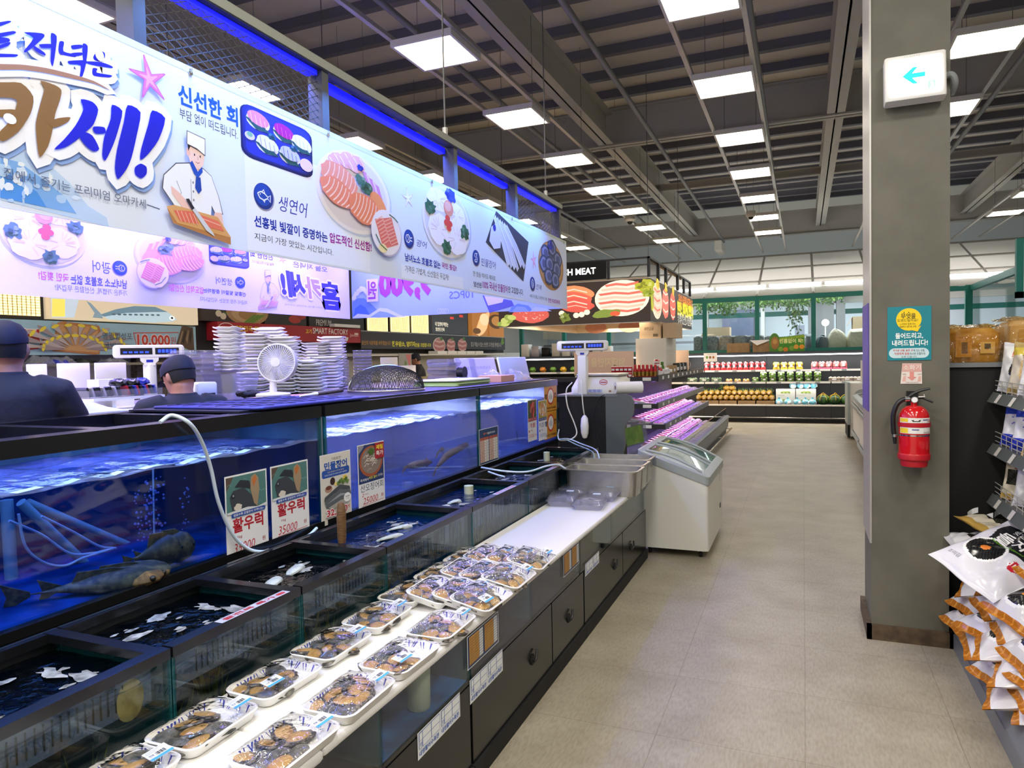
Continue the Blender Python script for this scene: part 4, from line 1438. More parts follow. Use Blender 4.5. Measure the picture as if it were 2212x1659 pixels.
# ------------------------------------------------------------------ abalone packs
def abalone_bm(seed,rx,ry,meaty):
    rnd = random.Random(seed)
    mb = MB()
    n = 22
    wob = [1 + rnd.uniform(-.05,.05) for _ in range(n)]
    def ringp(s_,z,j=0.0):
        return [(rx * s_ * wob[i] * (1 + j * (-1) ** i) * math.cos(2 * PI * i / n),ry * s_ * wob[i] * (1 + j * (-1) ** i) * math.sin(2 * PI * i / n),z) for i in range(n)]
    h = min(rx,ry) * .5
    if meaty:
        rings = [ringp(.55,0),ringp(.95,h * .25),ringp(1.0,h * .5,.03),ringp(.93,h * .75,.06),ringp(.76,h * .68,.03),ringp(.70,h * .78),ringp(.62,h * .98),ringp(.36,h * 1.06),ringp(.01,h * 1.05)]
        mats = ['ab_shell','ab_shell','ab_frill','ab_frill','ab_frill','ab_foot','ab_foot','ab_foot']
    else:
        rings = [ringp(.6,0),ringp(1.0,h * .3,.02),ringp(.9,h * .8),ringp(.6,h * 1.15,.03),ringp(.25,h * 1.25),ringp(.01,h * 1.22)]
        mats = ['ab_frill','ab_shell','ab_shell','ab_shell','ab_shell']
    mb.loft(rings,'ab_foot',mats=mats)
    return mb

AB = [abalone_bm(k,.029 + .004 * (k % 3),.047 + .006 * (k % 2),k not in (2,3,6)).build('abalone',None) for k in range(8)]
ABM = [o.data for o in AB]
for o in AB:
    bpy.data.objects.remove(o)
TW,TL,TH = 0.185,0.262,0.032

def tray_mesh():
    mb = MB()
    def rg(i,z,r):
        return [(x,y,z) for x,y in rrect(-TW / 2 + i,-TL / 2 + i,TW / 2 - i,TL / 2 - i,r,5)]
    mb.loft([rg(.022,0,.02),rg(.014,.004,.026),rg(.003,TH - .004,.034),rg(0,TH,.036),rg(.003,TH + .003,.034),rg(.010,TH,.03),rg(.022,.008,.024),rg(.05,.006,.02)],'foam_tray',caps=True)
    # blue brush pattern printed on the sloping walls
    rnd = random.Random(5)
    A = Art((0,0,0),(1,0,0),(0,1,0))
    def wall(side,a,w,l):
        # strip on the inner wall: position a along the side, width w, lean l
        def pt(s_,d):
            i = .0105 + d * .0108
            z = TH - .0005 - d * (TH - .0095)
            if side == 0: return (s_,-TL / 2 + i,z + .0006)
            if side == 1: return (s_,TL / 2 - i,z + .0006)
            if side == 2: return (-TW / 2 + i,s_,z + .0006)
            return (TW / 2 - i,s_,z + .0006)
        mb.add([pt(a,.05),pt(a + w,.1),pt(a + w * .6 + l,.95),pt(a + w * .2 + l,.9)],[(0,1,2,3)],'ink','#3d48b8')
    for side in range(4):
        L_ = (TW if side < 2 else TL) / 2 - .035
        a = -L_
        while a < L_:
            if rnd.random() < .72:
                wall(side,a,rnd.uniform(.003,.008),rnd.uniform(-.012,.012))
            a += rnd.uniform(.008,.016)
    return mb

pack0 = thing('abalone_pack','x','abalone pack',(0,0,0),'foam trays of abalone under film')
tray_mesh().build('foam_tray',pack0,True)
mb = MB()
mb.grid(lambda u,v: ((u - .5) * (TW - .012),(v - .5) * (TL - .012),TH + .003 + .024 * (1 - (2 * u - 1) ** 4) * (1 - (2 * v - 1) ** 4) + .003 * math.sin(17 * u + 9 * v) * (1 - (2 * u - 1) ** 2) * (1 - (2 * v - 1) ** 2)),12,16,'film')
mb.build('wrap_film',pack0,True)
A = Art((0,0,.0),(0,1,0),(-1,0,0),'ink',.0004,.0002)
A.rect(-.03,-.021,.03,.021,'#eef2f6')
A.rect(-.03,-.021,.03,-.012,'#4aa4dc')
for k in range(9):
    A.rect(-.008 + k * .0028,-.009,-.0068 + k * .0028 + .0006 * (k % 3),.004,'#222222')
for k in range(3):
    A.rect(-.026,.008 + k * .004,.0 + .008 * k,.0095 + k * .004,'#9aa0a8')
A.text('전복',-.025,-.006,-.012,.003,'#444a55')
mb = A.dump(MB().box((-.021,-.03,-.0008),(.021,.03,.0001),'label_white'))
lab = mb.build('price_label',pack0,True)
lab.location = (.045,.085,TH + .024)
lab.rotation_euler = (0.05,0.12,-.1)

def fill_pack(root,seed):
    rnd = random.Random(seed)
    spots = [(-.05,-.085),(.0,-.09),(.05,-.08),(-.045,-.02),(.008,-.03),(.05,-.01),(-.05,.05),(.0,.04),(-.02,.09),(.045,.055)]
    for k,(x,y) in enumerate(spots[:7 + seed % 3]):
        o = bpy.data.objects.new('abalone',ABM[(k * 3 + seed) % 8])
        COL.objects.link(o)
        o.parent = root
        o.location = (x + rnd.uniform(-.008,.008),y + rnd.uniform(-.008,.008),.008 + rnd.uniform(0,.010))
        o.rotation_euler = (rnd.uniform(-.25,.25),rnd.uniform(-.3,.3),rnd.uniform(0,3.1))

PACKS = []
for k,y in enumerate((0.87,1.15,1.42,1.705,1.99,2.275)):
    PACKS.append((-1.525,y,0,.03 * ((k % 3) - 1),'%s abalone pack from the bottom in the left column' % ORD[k]))
for k,y in enumerate((1.42,1.70,1.985,2.275)):
    PACKS.append((-1.245,y,0,.03 * ((k % 2) - .5),'%s abalone pack from the bottom in the right column' % ORD[k]))
for r,y in enumerate((2.565,2.84,3.105)):
    for c,x in enumerate((-1.545,-1.425,-1.315,-1.215)):
        PACKS.append((x,y + .012 * ((c * 7 + r) % 3 - 1),0 if c == 0 else -.20,.04 * ((c + r) % 3 - 1),'abalone pack in the %s row of the tight cluster, %s from left' % (('front','middle','back')[r],ORD[c])))
for k,(x,y,tilt,rz,nm) in enumerate(PACKS):
    lbl = nm
    z = BZ + .0005 + (0.0 if tilt == 0 else .022)
    if k == 0:
        r = pack0
        r.location = (x,y,z); r.rotation_euler = (0,-tilt,rz); r['label'] = lbl
    else:
        r = pack0.copy(); COL.objects.link(r)
        for ch in [c for c in pack0.children if not c.name.startswith('abalone')]:
            c2 = ch.copy(); COL.objects.link(c2); c2.parent = r
            if c2.name.startswith('price_label') and k % 5 == 3:
                c2.location.y = -.06
        r.location = (x,y,z); r.rotation_euler = (0,-tilt,rz); r['label'] = lbl
    fill_pack(r,k + 1)

# clear clamshell packs at the far end of the board
shell0 = thing('clamshell_pack','x','clamshell pack',(0,0,0),'clear clamshell packs')
def rg(w,l,z,r):
    return [(x,y,z) for x,y in rrect(-w / 2,-l / 2,w / 2,l / 2,r,4)]
MB().loft([rg(.17,.24,0,.02),rg(.2,.27,.035,.025),rg(.215,.285,.036,.03)],'cloudy_plastic',caps=True).build('base',shell0,True)
MB().loft([rg(.215,.285,.038,.03),rg(.2,.27,.039,.025),rg(.18,.25,.066,.03),rg(.16,.23,.068,.03)],'clear_plastic',caps=True).build('lid',shell0,True)
mb = MB()
rnd = random.Random(3)
for k in range(14):
    mb.ell((rnd.uniform(-.06,.06),rnd.uniform(-.09,.09),.022),(.03,.02,.012),'off_white' if k % 3 else 'pvc',10,6,(0,0,rnd.uniform(0,3)))
o = mb.build('seafood',shell0,True)
mb = MB().box((-.025,-.018,0),(.025,.018,.0008),'label_white').box((-.025,-.018,.0008),(.025,-.008,.0012),'ink','#6fb4e0')
lb = mb.build('price_label',shell0,True)
lb.location = (.03,.09,.0685)
for k,(x,y,rz,nm) in enumerate(((-1.535,4.60,.15,'front left'),(-1.33,4.545,.12,'front right'),(-1.55,4.885,.05,'back left'),(-1.315,4.84,.05,'back right'))):
    lb_ = 'clear clamshell seafood pack by the steel pans, %s of four' % nm
    if k == 0:
        shell0.location = (x,y,BZ + .001); shell0.rotation_euler = (0,0,rz); shell0['label'] = lb_
    else:
        dup(shell0,(x,y,BZ + .001),(0,0,rz),lb_)
# steel pans
def pan_mesh():
    mb = MB()
    W_,L_,H_ = .56,.268,.185
    def q(i,z,r): return [(x,y,z) for x,y in rrect(-W_ / 2 + i,-L_ / 2 + i,W_ / 2 - i,L_ / 2 - i,r,5)]
    return mb.loft([q(.03,.002,.03),q(.026,.0,.035),q(.014,H_ - .01,.05),q(.012,H_ - .002,.05),q(-.004,H_,.03),q(-.004,H_ - .006,.03),q(-.003,H_ + .002,.03),q(.014,H_ + .001,.05),q(.03,.006,.04),q(.1,.006,.03)],'steel_brush',caps=True)
for k,(y,nm) in enumerate(((5.036,'nearest'),(5.308,'middle'),(5.58,'farthest'))):
    o = pan_mesh().build('steel_pan')
    tag(o,'deep stainless steel pan at the end of the white board, %s of three' % nm,'pan','stainless steel pans')
    o.location = (-1.368 - .012 * k,y,BZ + .001 + .004 * k)

# ------------------------------------------------------------------ middle row of open tanks
MID = [(0.35,1.43),(1.435,1.985),(1.99,2.535),(2.54,3.38),(3.385,4.22),(4.225,5.02),(5.025,5.9)]
MNM = ['nearest open tank below the posters','second open tank with foam and a price strip','third open tank with pale fish','fourth open tank with blue water and silver fish','fifth open tank with a pale pipe','sixth open tank under the thin hose','farthest open tank beside the steel pans']
XF,XB,RZ_ = -1.652,-2.13,0.855
for i,(y0,y1) in enumerate(MID):
    t = thing('open_fish_tank',MNM[i],'fish tank',(XF - .24,(y0 + y1) / 2,0.08),'row of open fish tanks')
    blue = i in (3,4)
    MB().box((XB,y0,0.08),(XF - .004,y1,0.40),'black_matte').build('base',t)
    mb = MB().box((XB,y0,0.40),(XF - 0.012,y1,0.412),'tank_floor' if blue else 'tank_dark')
    mb.box((XB,y0,0.412),(XB + .012,y1,RZ_ - .005),'tank_dark')
    mb.box((XB + .0125,y0 + .012,0.413),(XB + .0135,y1 - .012,0.70),'algae')
    mb.build('tank_body',t)
    MB().box((XF - 0.010,y0 + .004,0.402),(XF,y1 - .004,RZ_ - .03),'glass_green').build('front_pane',t)
    for yy in (y0,y1 - .01):
        MB().box((XB + .012,yy,0.412),(XF - .0,yy + .01,RZ_ - .03),'glass_edge').build('side_pane',t)
    # rim: front bar, cross bars, back bar
    MB().box((XF - .036,y0,RZ_ - .03),(XF + .006,y1 - .004,RZ_),'black_lam').build('front_rim',t)
    MB().box((XB + .01,y1 - .045,RZ_ - .03),(XF - .036,y1 - .004,RZ_ - .004),'black_lam').build('cross_rim',t)
    MB().box((XB + .0,y0,RZ_ - .035),(XB + .03,y1,RZ_ - .006),'black_lam').build('back_rim',t)
    # comb guard hanging inside the front glass
    mb = MB().box((XF - .022,y0 + .03,RZ_ - .135),(XF - .019,y1 - .05,RZ_ - .03),'acrylic')
    mb.build('guard_sheet',t)
    if i < 3:
        n = int((y1 - y0 - .2) / .021)
        mb = MB()
        for k in range(n):
            yy = y0 + .1 + k * .021
            mb.box((XF - .0185,yy,RZ_ - .115),(XF - .017,yy + .004,RZ_ - .05),'black_matte')
        mb.build('guard_slots',t)['kind'] = 'stuff'
    else:
        rnd = random.Random(i)
        mb = MB()
        for k in range(60):
            yy = y0 + .06 + rnd.random() * (y1 - y0 - .14)
            h = rnd.uniform(.04,.16)
            mb.box((XF - .0185,yy,RZ_ - .05 - h),(XF - .017,yy + rnd.uniform(.002,.006),RZ_ - .045),'tank_dark')
        mb.build('algae_streaks',t)['kind'] = 'stuff'
    # weed on the lower walls
    rnd = random.Random(i + 20)
    mb = MB()
    for k in range(16):
        yy = rnd.uniform(y0 + .08,y1 - .08)
        xx = rnd.uniform(XB + .1,XF - .05)
        for j in range(6):
            a = rnd.uniform(0,6.28)
            mb.add([(xx,yy,.412),(xx + .02 * math.cos(a),yy + .02 * math.sin(a),.412),(xx + .05 * math.cos(a + .4),yy + .06 * math.sin(a + .4),.412 + rnd.uniform(.05,.22))],[(0,1,2)],'algae_leaf')
    o = mb.build('seaweed',None)
    tag(o,['green seaweed growing in the nearest open tank','green seaweed growing in the second open tank','green seaweed growing in the third open tank','weed at the bottom of the blue fourth open tank','weed at the bottom of the blue fifth open tank','weed in the sixth open tank by the hose','weed in the farthest open tank'][i],'seaweed',kind='stuff')
    o = MB().grid(lambda u,v: (XB + .013 + u * (XF - XB - .024),y0 + .011 + v * (y1 - y0 - .022),.79 + .003 * math.sin(v * 23 + u * 9) * math.cos(u * 13 + i)),12,24,'water_blue' if blue else 'water_dark').build('water',None)
    tag(o,['dark water in the nearest open tank','dark foamy water in the second open tank','dark water in the third open tank','blue water in the fourth open tank with silver fish','blue water in the fifth open tank round a pale pipe','dark rippled water in the sixth open tank','dark rippled water in the farthest open tank'][i],'water',kind='stuff')
    # foam patches on the water
    rnd = random.Random(i * 5 + 2)
    mb = MB()
    for k in range((13,18,6,10,9,14,10)[i]):
        r = rnd.uniform(.004,.016) if k > 2 else .03
        cx_,cy_ = rnd.uniform(XB + .08,XF - .1),rnd.uniform(y0 + .08,y1 - .09)
        n = 14
        ph = rnd.uniform(0,6)
        pts = [(cx_ + r * (1 + .35 * math.sin(3 * a + ph) + .2 * math.sin(5 * a)) * math.cos(a) * .75,cy_ + r * (1.4 + .5 * math.cos(2 * a + ph)) * math.sin(a),.794) for a in [2 * PI * q / n for q in range(n)]]
        mb.add(pts + [(cx_,cy_,.797)],[(q,(q + 1) % n,n) for q in range(n)],'foam')
    if i < 2:
        for cx_,cy_,ra,rb,ph in ((XB + .18,y1 - .14,.05,.025,1),(XB + .30,y1 - .12,.07,.022,2.2),(XF - .12,y1 - .24,.035,.05,4)):
            n = 22
            mb.add([(cx_ + ra * (1 + .3 * math.sin(3 * a + ph) + .2 * math.sin(5 * a + 2 * ph)) * math.cos(a),cy_ + rb * (1 + .4 * math.cos(2 * a + ph) + .2 * math.sin(7 * a)) * math.sin(a),.795) for a in [2 * PI * q / n for q in range(n)]] + [(cx_,cy_,.798)],[(q,(q + 1) % n,n) for q in range(n)],'foam')
    o = mb.build('foam',None)
    tag(o,['white foam drifting in the nearest open tank','white foam drifting in the second open tank','white foam in the third open tank','white foam specks on the blue fourth open tank','white foam specks round the pale pipe','white foam on the sixth open tank','white foam on the farthest open tank'][i],'foam',kind='stuff')

def fish_mesh(L_,H_,T_,m,tailm=None):
    """fish along +x, head at +x"""
    prof = [(-.5,.02,.012),(-.42,.035,.02),(-.36,.05,.03),(-.2,.2,.12),(0,.42,.26),(.2,.5,.34),(.36,.42,.32),(.46,.24,.22),(.5,.06,.06)]
    mb = MB()
    n = 14
    rings = [[(x * L_,T_ * b * math.cos(2 * PI * k / n),H_ * a * math.sin(2 * PI * k / n)) for k in range(n)] for x,a,b in prof]
    mb.loft(rings,m,caps=True)
    return mb

def fish(name,label,cat,loc,rot,L_,H_,T_,m,group=None):
    t = thing(name,label,cat,loc,group)
    t.rotation_euler = rot
    fish_mesh(L_,H_,T_,m).build('body',t,True)
    MB().prism([(-.48 * L_,.02 * L_),(-.68 * L_,.12 * L_),(-.64 * L_,0),(-.68 * L_,-.12 * L_),(-.48 * L_,-.02 * L_)],-.003,.003,m,M=Matrix.Rotation(PI / 2,4,'X')).build('tail_fin',t,True)
    MB().prism([(-.2 * L_,.15 * H_),(-.15 * L_,.62 * H_),(.12 * L_,.6 * H_),(.25 * L_,.42 * H_)],-.003,.003,m,M=Matrix.Rotation(PI / 2,4,'X')).build('dorsal_fin',t,True)
    for s_ in (-1,1):
        MB().ell((.4 * L_,s_ * T_ * .27,.1 * H_),(.022 * L_ + .002,) * 3,'black_plastic',8,6).build('eye',t,True)
    return t

mat('pale_fish','#8f978d',0.35,noise=('#c9cbbd',16,4))
for k,(x,y,rz,L_,nm) in enumerate(((-1.82,2.66,1.35,.25,'silver fish lowest in the blue fourth open tank'),(-1.88,2.86,1.2,.26,'silver fish in the middle of the blue fourth open tank'),(-1.94,3.05,1.1,.24,'silver fish highest in the blue fourth open tank'),
                                     (-1.95,3.55,1.3,.2,'silver fish nearest the front of the fifth open tank'),(-1.96,3.72,1.25,.18,'silver fish beside the pale pipe of the fifth open tank'),
                                     (-1.92,2.12,1.9,.2,'pale fish at the left end of the third open tank'),(-1.95,2.28,1.8,.22,'pale fish in the middle of the third open tank'))):
    fish('fish',nm,'fish',(x,y,.778),(1.1,0,rz),L_,.085,.07,'pale_fish','fish in the open tanks')
mb = MB().tube([(-1.98,4.02,.42),(-1.98,4.02,.84)],.03,'pvc',16)
tag(mb.build('standpipe'),'pale plastic standpipe in the fifth open tank','pipe')
mb = MB().tube([(-1.98,5.5,.42),(-1.98,5.5,.86)],.026,'pvc',16)
tag(mb.build('standpipe'),'pale plastic standpipe in the farthest open tank','pipe')
# abalone clinging to the near glass
o = MB().lathe([(.001,0),(.03,0),(.046,.008),(.04,.022),(.015,.03),(.001,.031)],(0,0,0),'ab_foot',22,axis=(-1,0,0)).build('abalone')
o.location = (XF - .012,1.315,.755); o.scale = (1,.95,1.25)
tag(o,'orange foot of a live abalone clinging to the near tank glass','abalone')
# wooden stick standing on the rim
tag(MB().lathe([(.017,0),(.02,.03),(.021,.12),(.019,.16),(.012,.178),(.002,.182)],(-1.88,2.545,.852),'wood_handle',14).build('wooden_stick'),'short wooden stick standing on the tank rim below the eel poster','stick')
# price strips on the rims
for k,(ya,yb,nm) in enumerate(((1.62,1.93,'white strip with red marker writing on the second tank rim'),(3.72,4.02,'small red and white price strip on the fifth tank rim'),(4.62,4.8,'small red and white price strip on the sixth tank rim'))):
    t = thing('price_strip',nm,'sign',(XF,(ya + yb) / 2,RZ_))
    A = Art((0,0,RZ_ + .0008),(0,1,0),(-1,0,0),'ink',.0004,.0002)
    u0,v0,u1,v1 = ya,-XF - .004,yb,-XF + .03
    A.rect(u0,v0,u1,v1,'#b9bcc8')
    A.text(('활전복 특가','도다리','농어')[k],u0 + .02,v0 + .006,u1 - .06,v1 - .006,'#b02a34',.03)
    A.rr(u1 - .05,v0 + .008,u1 - .012,v1 - .008,.008,'#c0303a')
    A.dump(MB()).build('printed_strip',t)

# ------------------------------------------------------------------ big tanks at the back
UX,UB = -2.2,-2.95
UP = [(0.35,2.835,'big back tank at the left with dark blue water'),(2.862,4.655,'big back tank in the middle with squid'),(4.675,6.44,'big back tank at the right with red fish')]
for i,(y0,y1,nm) in enumerate(UP):
    t = thing('aquarium',nm,'fish tank',((UX + UB) / 2,(y0 + y1) / 2,0),'big tanks along the back')
    MB().box((UB,y0,0.0),(UX + .002,y1,0.83),'black_matte').build('base',t)
    MB().box((UX - .03,y0,0.83),(UX + .006,y1,0.862),'black_lam').build('bottom_rail',t)
    MB().box((UB,y0,0.83),(UX - .03,y1,0.845),'tank_floor').build('tank_floor',t)
    m = 'tank_blue' if i == 0 else 'tank_blue_pale'
    MB().box((UB,y0,0.845),(UB + .015,y1,1.378),m).build('back_panel',t)
    MB().box((UB + .015,y0,0.845),(UX - .012,y0 + .008,1.378),m).build('end_panel',t)
    MB().box((UB + .015,y1 - .008,0.845),(UX - .012,y1,1.378),m).build('end_panel',t)
    MB().box((UX - .010,y0,0.86),(UX,y1,1.380),'glass').build('front_pane',t)
    for yy in (y0,y1 - .014):
        MB().box((UX - .012,yy,0.86),(UX + .002,yy + .014,1.379),'glass_edge').build('pane_edge',t)
    MB().box((UX - .085,y0,1.378),(UX + .008,y1,1.434),'black_lam').build('front_rim',t)
    MB().box((UB - .02,y0,1.378),(UB + .06,y1,1.434),'black_lam').build('back_rim',t)
    for yy in ((1.70,2.25) if i == 0 else (y0,y1 - .06)):
        MB().box((UB + .06,yy,1.385),(UX - .085,yy + .06,1.432),'black_lam').build('cross_rim',t)
    # water: body and surface
    wz = 1.268
    mb = MB().box((UB + .016,y0 + .009,0.846),(UX - .0115,y1 - .009,wz - .006),'water_murk' if i == 0 else 'water_body')
    tag(mb.build('water'),['dark blue water filling the left back tank','violet blue water filling the middle back tank','blue water filling the right back tank'][i],'water',kind='stuff')
    rnd = random.Random(i)
    o = MB().grid(lambda u,v: (UB + .017 + u * (UX - UB - .03),y0 + .01 + v * (y1 - y0 - .02),wz + .006 * math.sin(v * 31 + u * 11) * math.cos(u * 17 + v * 7) + .004 * math.sin(v * 61)),20,60,'water_top').build('water_surface')
    tag(o,['rippled water surface of the left back tank','rippled water surface of the middle back tank','rippled water surface of the right back tank'][i],'water',kind='stuff')
    mb = MB()
    n = 60
    pts = []
    for k in range(n + 1):
        v = k / n
        yy = y0 + .012 + v * (y1 - y0 - .024)
        h = (.010 if i == 0 else .003) * (1 + .5 * math.sin(k * 1.7) + .3 * math.sin(k * .6))
        pts.append((yy,wz - .004 + .004 * math.sin(k * .9),h))
    for a_,b_ in zip(pts[:-1],pts[1:]):
        mb.add([(UX - .0105,a_[0],a_[1]),(UX - .0105,b_[0],b_[1]),(UX - .0105,b_[0],b_[1] + b_[2]),(UX - .0105,a_[0],a_[1] + a_[2]),(UX - .05,a_[0],a_[1]),(UX - .05,b_[0],b_[1]),(UX - .05,b_[0],b_[1] + b_[2]),(UX - .05,a_[0],a_[1] + a_[2])],
               [(0,1,2,3),(3,2,6,7),(4,5,1,0)],'bubble')
    tag(mb.build('foam_line'),['foam line along the glass of the left back tank','foam line along the glass of the middle back tank','foam line along the glass of the right back tank'][i],'foam',kind='stuff')
# pipes and hoses inside the left tank
def in_tank(px_,py_,x):
    return at(px_,py_,x=x)
tag(MB().tube([in_tank(14,1080,-2.8),in_tank(28,1300,-2.8)],.022,'pvc_blue',14).build('pipe'),'thick upright pipe at the far left inside the left tank','pipe')
tag(MB().tube([in_tank(45,1085,-2.75),in_tank(205,1238,-2.75)],.018,'pvc_blue',14).build('pipe'),'steep slanting pipe inside the left tank','pipe')
tag(MB().tube([in_tank(60,1085,-2.85),in_tank(330,1200,-2.85)],.016,'pvc_blue',14).build('pipe'),'gently slanting pipe inside the left tank','pipe')
for k,pts in enumerate((((40,1110),(55,1180),(95,1215),(140,1222),(180,1205),(245,1185)),((20,1125),(90,1155),(150,1195),(200,1195),(240,1186)),((90,1115),(160,1150),(215,1180),(250,1184)))):
    tag(MB().tube(smooth_path([in_tank(a,b,-2.65 - .03 * k) for a,b in pts]),.005,'hose',8).build('air_hose'),['lowest loop of thin air hose inside the left tank','middle thin air hose inside the left tank','upper thin air hose inside the left tank'][k],'hose')
p = in_tank(334,1195,-2.6)
t = thing('air_stone','dark bubbler with teal collar inside the left tank','bubbler',(p.x,p.y,.846))
MB().cyl((p.x,p.y,.846),.016,p.z - .846,'black_plastic',14).build('body',t)
MB().cyl((p.x,p.y,p.z),.017,.025,'teal_frame',14).build('collar',t)
MB().tube([(p.x,p.y,p.z + .02),(p.x,p.y + .01,1.25)],.004,'hose',6).build('air_tube',t)
for k,(a,n,w) in enumerate(((325,130,.05),(398,40,.022))):
    mb = MB()
    rnd = random.Random(k)
    b0,b1 = in_tank(a,1230,-2.5),in_tank(a,1030,-2.5)
    for j in range(n):
        tt = rnd.random()
        q = b0.lerp(b1,tt) + Vector((rnd.uniform(-w,w),rnd.uniform(-w,w) * (1 - .3 * tt),0))
        mb.ell(q,(rnd.uniform(.002,.006),) * 3,'bubble',6,4)
    tag(mb.build('bubbles'),['wide column of bubbles rising beside the bubbler','narrow column of bubbles right of the bubbler'][k],'bubbles',kind='stuff')
# bottom fish in the left tank
for k,(a,b,L_,rz,nm) in enumerate(((300,1258,.42,.95,'large brown flatfish resting on the floor of left tank'),(345,1245,.36,1.05,'second brown fish lying against the large flatfish'),(420,1215,.2,1.4,'dark round fish at the back of left tank by the posters'),(462,1208,.2,1.3,'dark round fish just left of the posters'))):
    p = at(a,b,z=.90)
    p.x = max(min(p.x,-2.33),-2.8)
    t = fish('fish',nm,'fish',(p.x,p.y,.875 if k < 2 else .92),(.1,0,rz),L_,.085 if k < 2 else .13,.22 if k < 2 else .14,'rock_fish','fish in the left back tank')

def squid(label,pts,r,x):
    P = [in_tank(a,b,x) for a,b in pts]
    t = thing('squid',label,'squid',P[0],'squid in the middle back tank')
    P2 = smooth_path(P,5)
    n = len(P2)
    MB().tube(P2,[max(.003,r * math.sin(PI * min(.97,.06 + .9 * k / (n - 1))) ** .55) for k in range(n)],'squid_brown',12).build('mantle',t)
    d = (P2[-1] - P2[-3]).normalized()
    up = Vector((0,0,1))
    tip = P2[-1]
    MB().add([tip,tip - d * .07 + up * .035,tip - d * .10,tip - d * .07 - up * .035,tip - d * .06 + Vector((.012,0,0)),tip - d * .06 - Vector((.012,0,0))],[(0,1,4),(1,2,4),(2,3,4),(3,0,4),(0,5,1),(1,5,2),(2,5,3),(3,5,0)],'squid_brown').build('fin',t)
    for j in range(6):
        s_ = P2[0]
        w = (j - 2.5) * .008
        e = s_ - (P2[3] - P2[0]).normalized() * (.05 + .01 * (j % 3)) + Vector((0,w * .6,-.02 + w))
        MB().tube([s_,s_.lerp(e,.5) + Vector((0,0,.006)),e],[.004,.003,.0015],'squid_brown',6).build('tentacle',t)

squid('brown squid swimming level, nearest the squid poster',((880,1008),(905,1002),(932,998)),.026,-2.32)
squid('long brown squid rising to the right in the middle tank',((945,1008),(965,985),(990,970),(1018,954)),.025,-2.30)
squid('faint grey squid highest in the middle tank',((950,974),(975,955),(998,936)),.022,-2.5)
fish('fish','dark red fish nose down below the pink leaflet','fish',in_tank(1118,960,-2.6),(0,1.25,1.9),.2,.13,.09,'red_fish','fish in the right back tank')

fish('fish','large dark red fish behind the leaflets of right tank','fish',in_tank(1108,945,-2.75),(0,.3,2.1),.24,.14,.09,'red_fish','fish in the right back tank')
# ------------------------------------------------------------------ things standing on the tank tops
TZ = 1.435
tag(MB().box((-2.93,2.36,TZ),(-2.26,6.42,TZ + .008),'blue_black').build('tank_lid'),'long black lid board lying on top of the back tanks','lid')
TZ += .0085
# ribbed mat
t = thing('drain_mat','dark blue ribbed plastic mat on the tank lid at left','mat',(-2.55,2.85,TZ))
MB().rbox((-2.86,2.42,TZ),(-2.20,3.28,TZ + .012),.03,'mat_blue').build('mat_sheet',t)
mb = MB()
for k in range(5):
    mb.box((-2.84,2.55 + k * .15,TZ + .012),(-2.24,2.556 + k * .15,TZ + .014),'blue_black')
for k in range(6):
    mb.box((-2.80 + k * .1,2.46,TZ + .012),(-2.795 + k * .1,3.25,TZ + .014),'blue_black')
mb.build('ribs',t)
# fan
fp = at(591,859,z=TZ)
t = thing('desk_fan','small round white desk fan on the tank lid','fan',fp)
MB().lathe([(.085,0),(.098,.006),(.1,.02),(.09,.028),(.03,.034),(.001,.035)],fp,'white_plastic',32).build('base',t)
MB().lathe([(.021,.03),(.019,.15)],fp,'white_plastic',18).build('stem',t)
hc = fp + Vector((.02,.02,.205))
nrm = (Vector((2.9,-3.3,0)).normalized() * .93 - RX * .30 + Vector((0,0,.10))).normalized()
cu_,cv_ = nrm.orthogonal().normalized(),None
cv_ = nrm.cross(cu_)
back = MB()
back.lathe([(.112,-.03),(.117,-.01),(.117,.01),(.112,.022),(.106,.022),(.108,-.03)],hc,'white_plastic',40,axis=nrm,caps=False)
back.build('rim',t)
mb = MB()
for k in range(48):
    a = 2 * PI * k / 48
    d = cu_ * math.cos(a) + cv_ * math.sin(a)
    e = cu_ * math.cos(a + .28) + cv_ * math.sin(a + .28)
    mb.tube([hc + d * .026 + nrm * .034,hc + (d * .6 + e * .4) * .068 + nrm * .034,hc + e * .108 + nrm * .018],.0016,'white_plastic',4,caps=False)
mb.build('grille',t)
MB().lathe([(.001,.04),(.027,.039),(.028,.03)],hc,'white_plastic',24,axis=nrm,caps=False).build('hub_cap',t)
mb = MB()
for k in range(5):
    a = 2 * PI * k / 5
    d = cu_ * math.cos(a) + cv_ * math.sin(a)
    e = cu_ * math.cos(a + .9) + cv_ * math.sin(a + .9)
    mb.add([hc + d * .02,hc + d * .095 - nrm * .006,hc + e * .095 + nrm * .012,hc + e * .02 + nrm * .006],[(0,1,2,3)],'cloudy_plastic')
mb.build('blades',t)
MB().lathe([(.03,-.06),(.05,-.055),(.108,-.03)],hc,'white_plastic',30,axis=nrm).build('motor_housing',t)
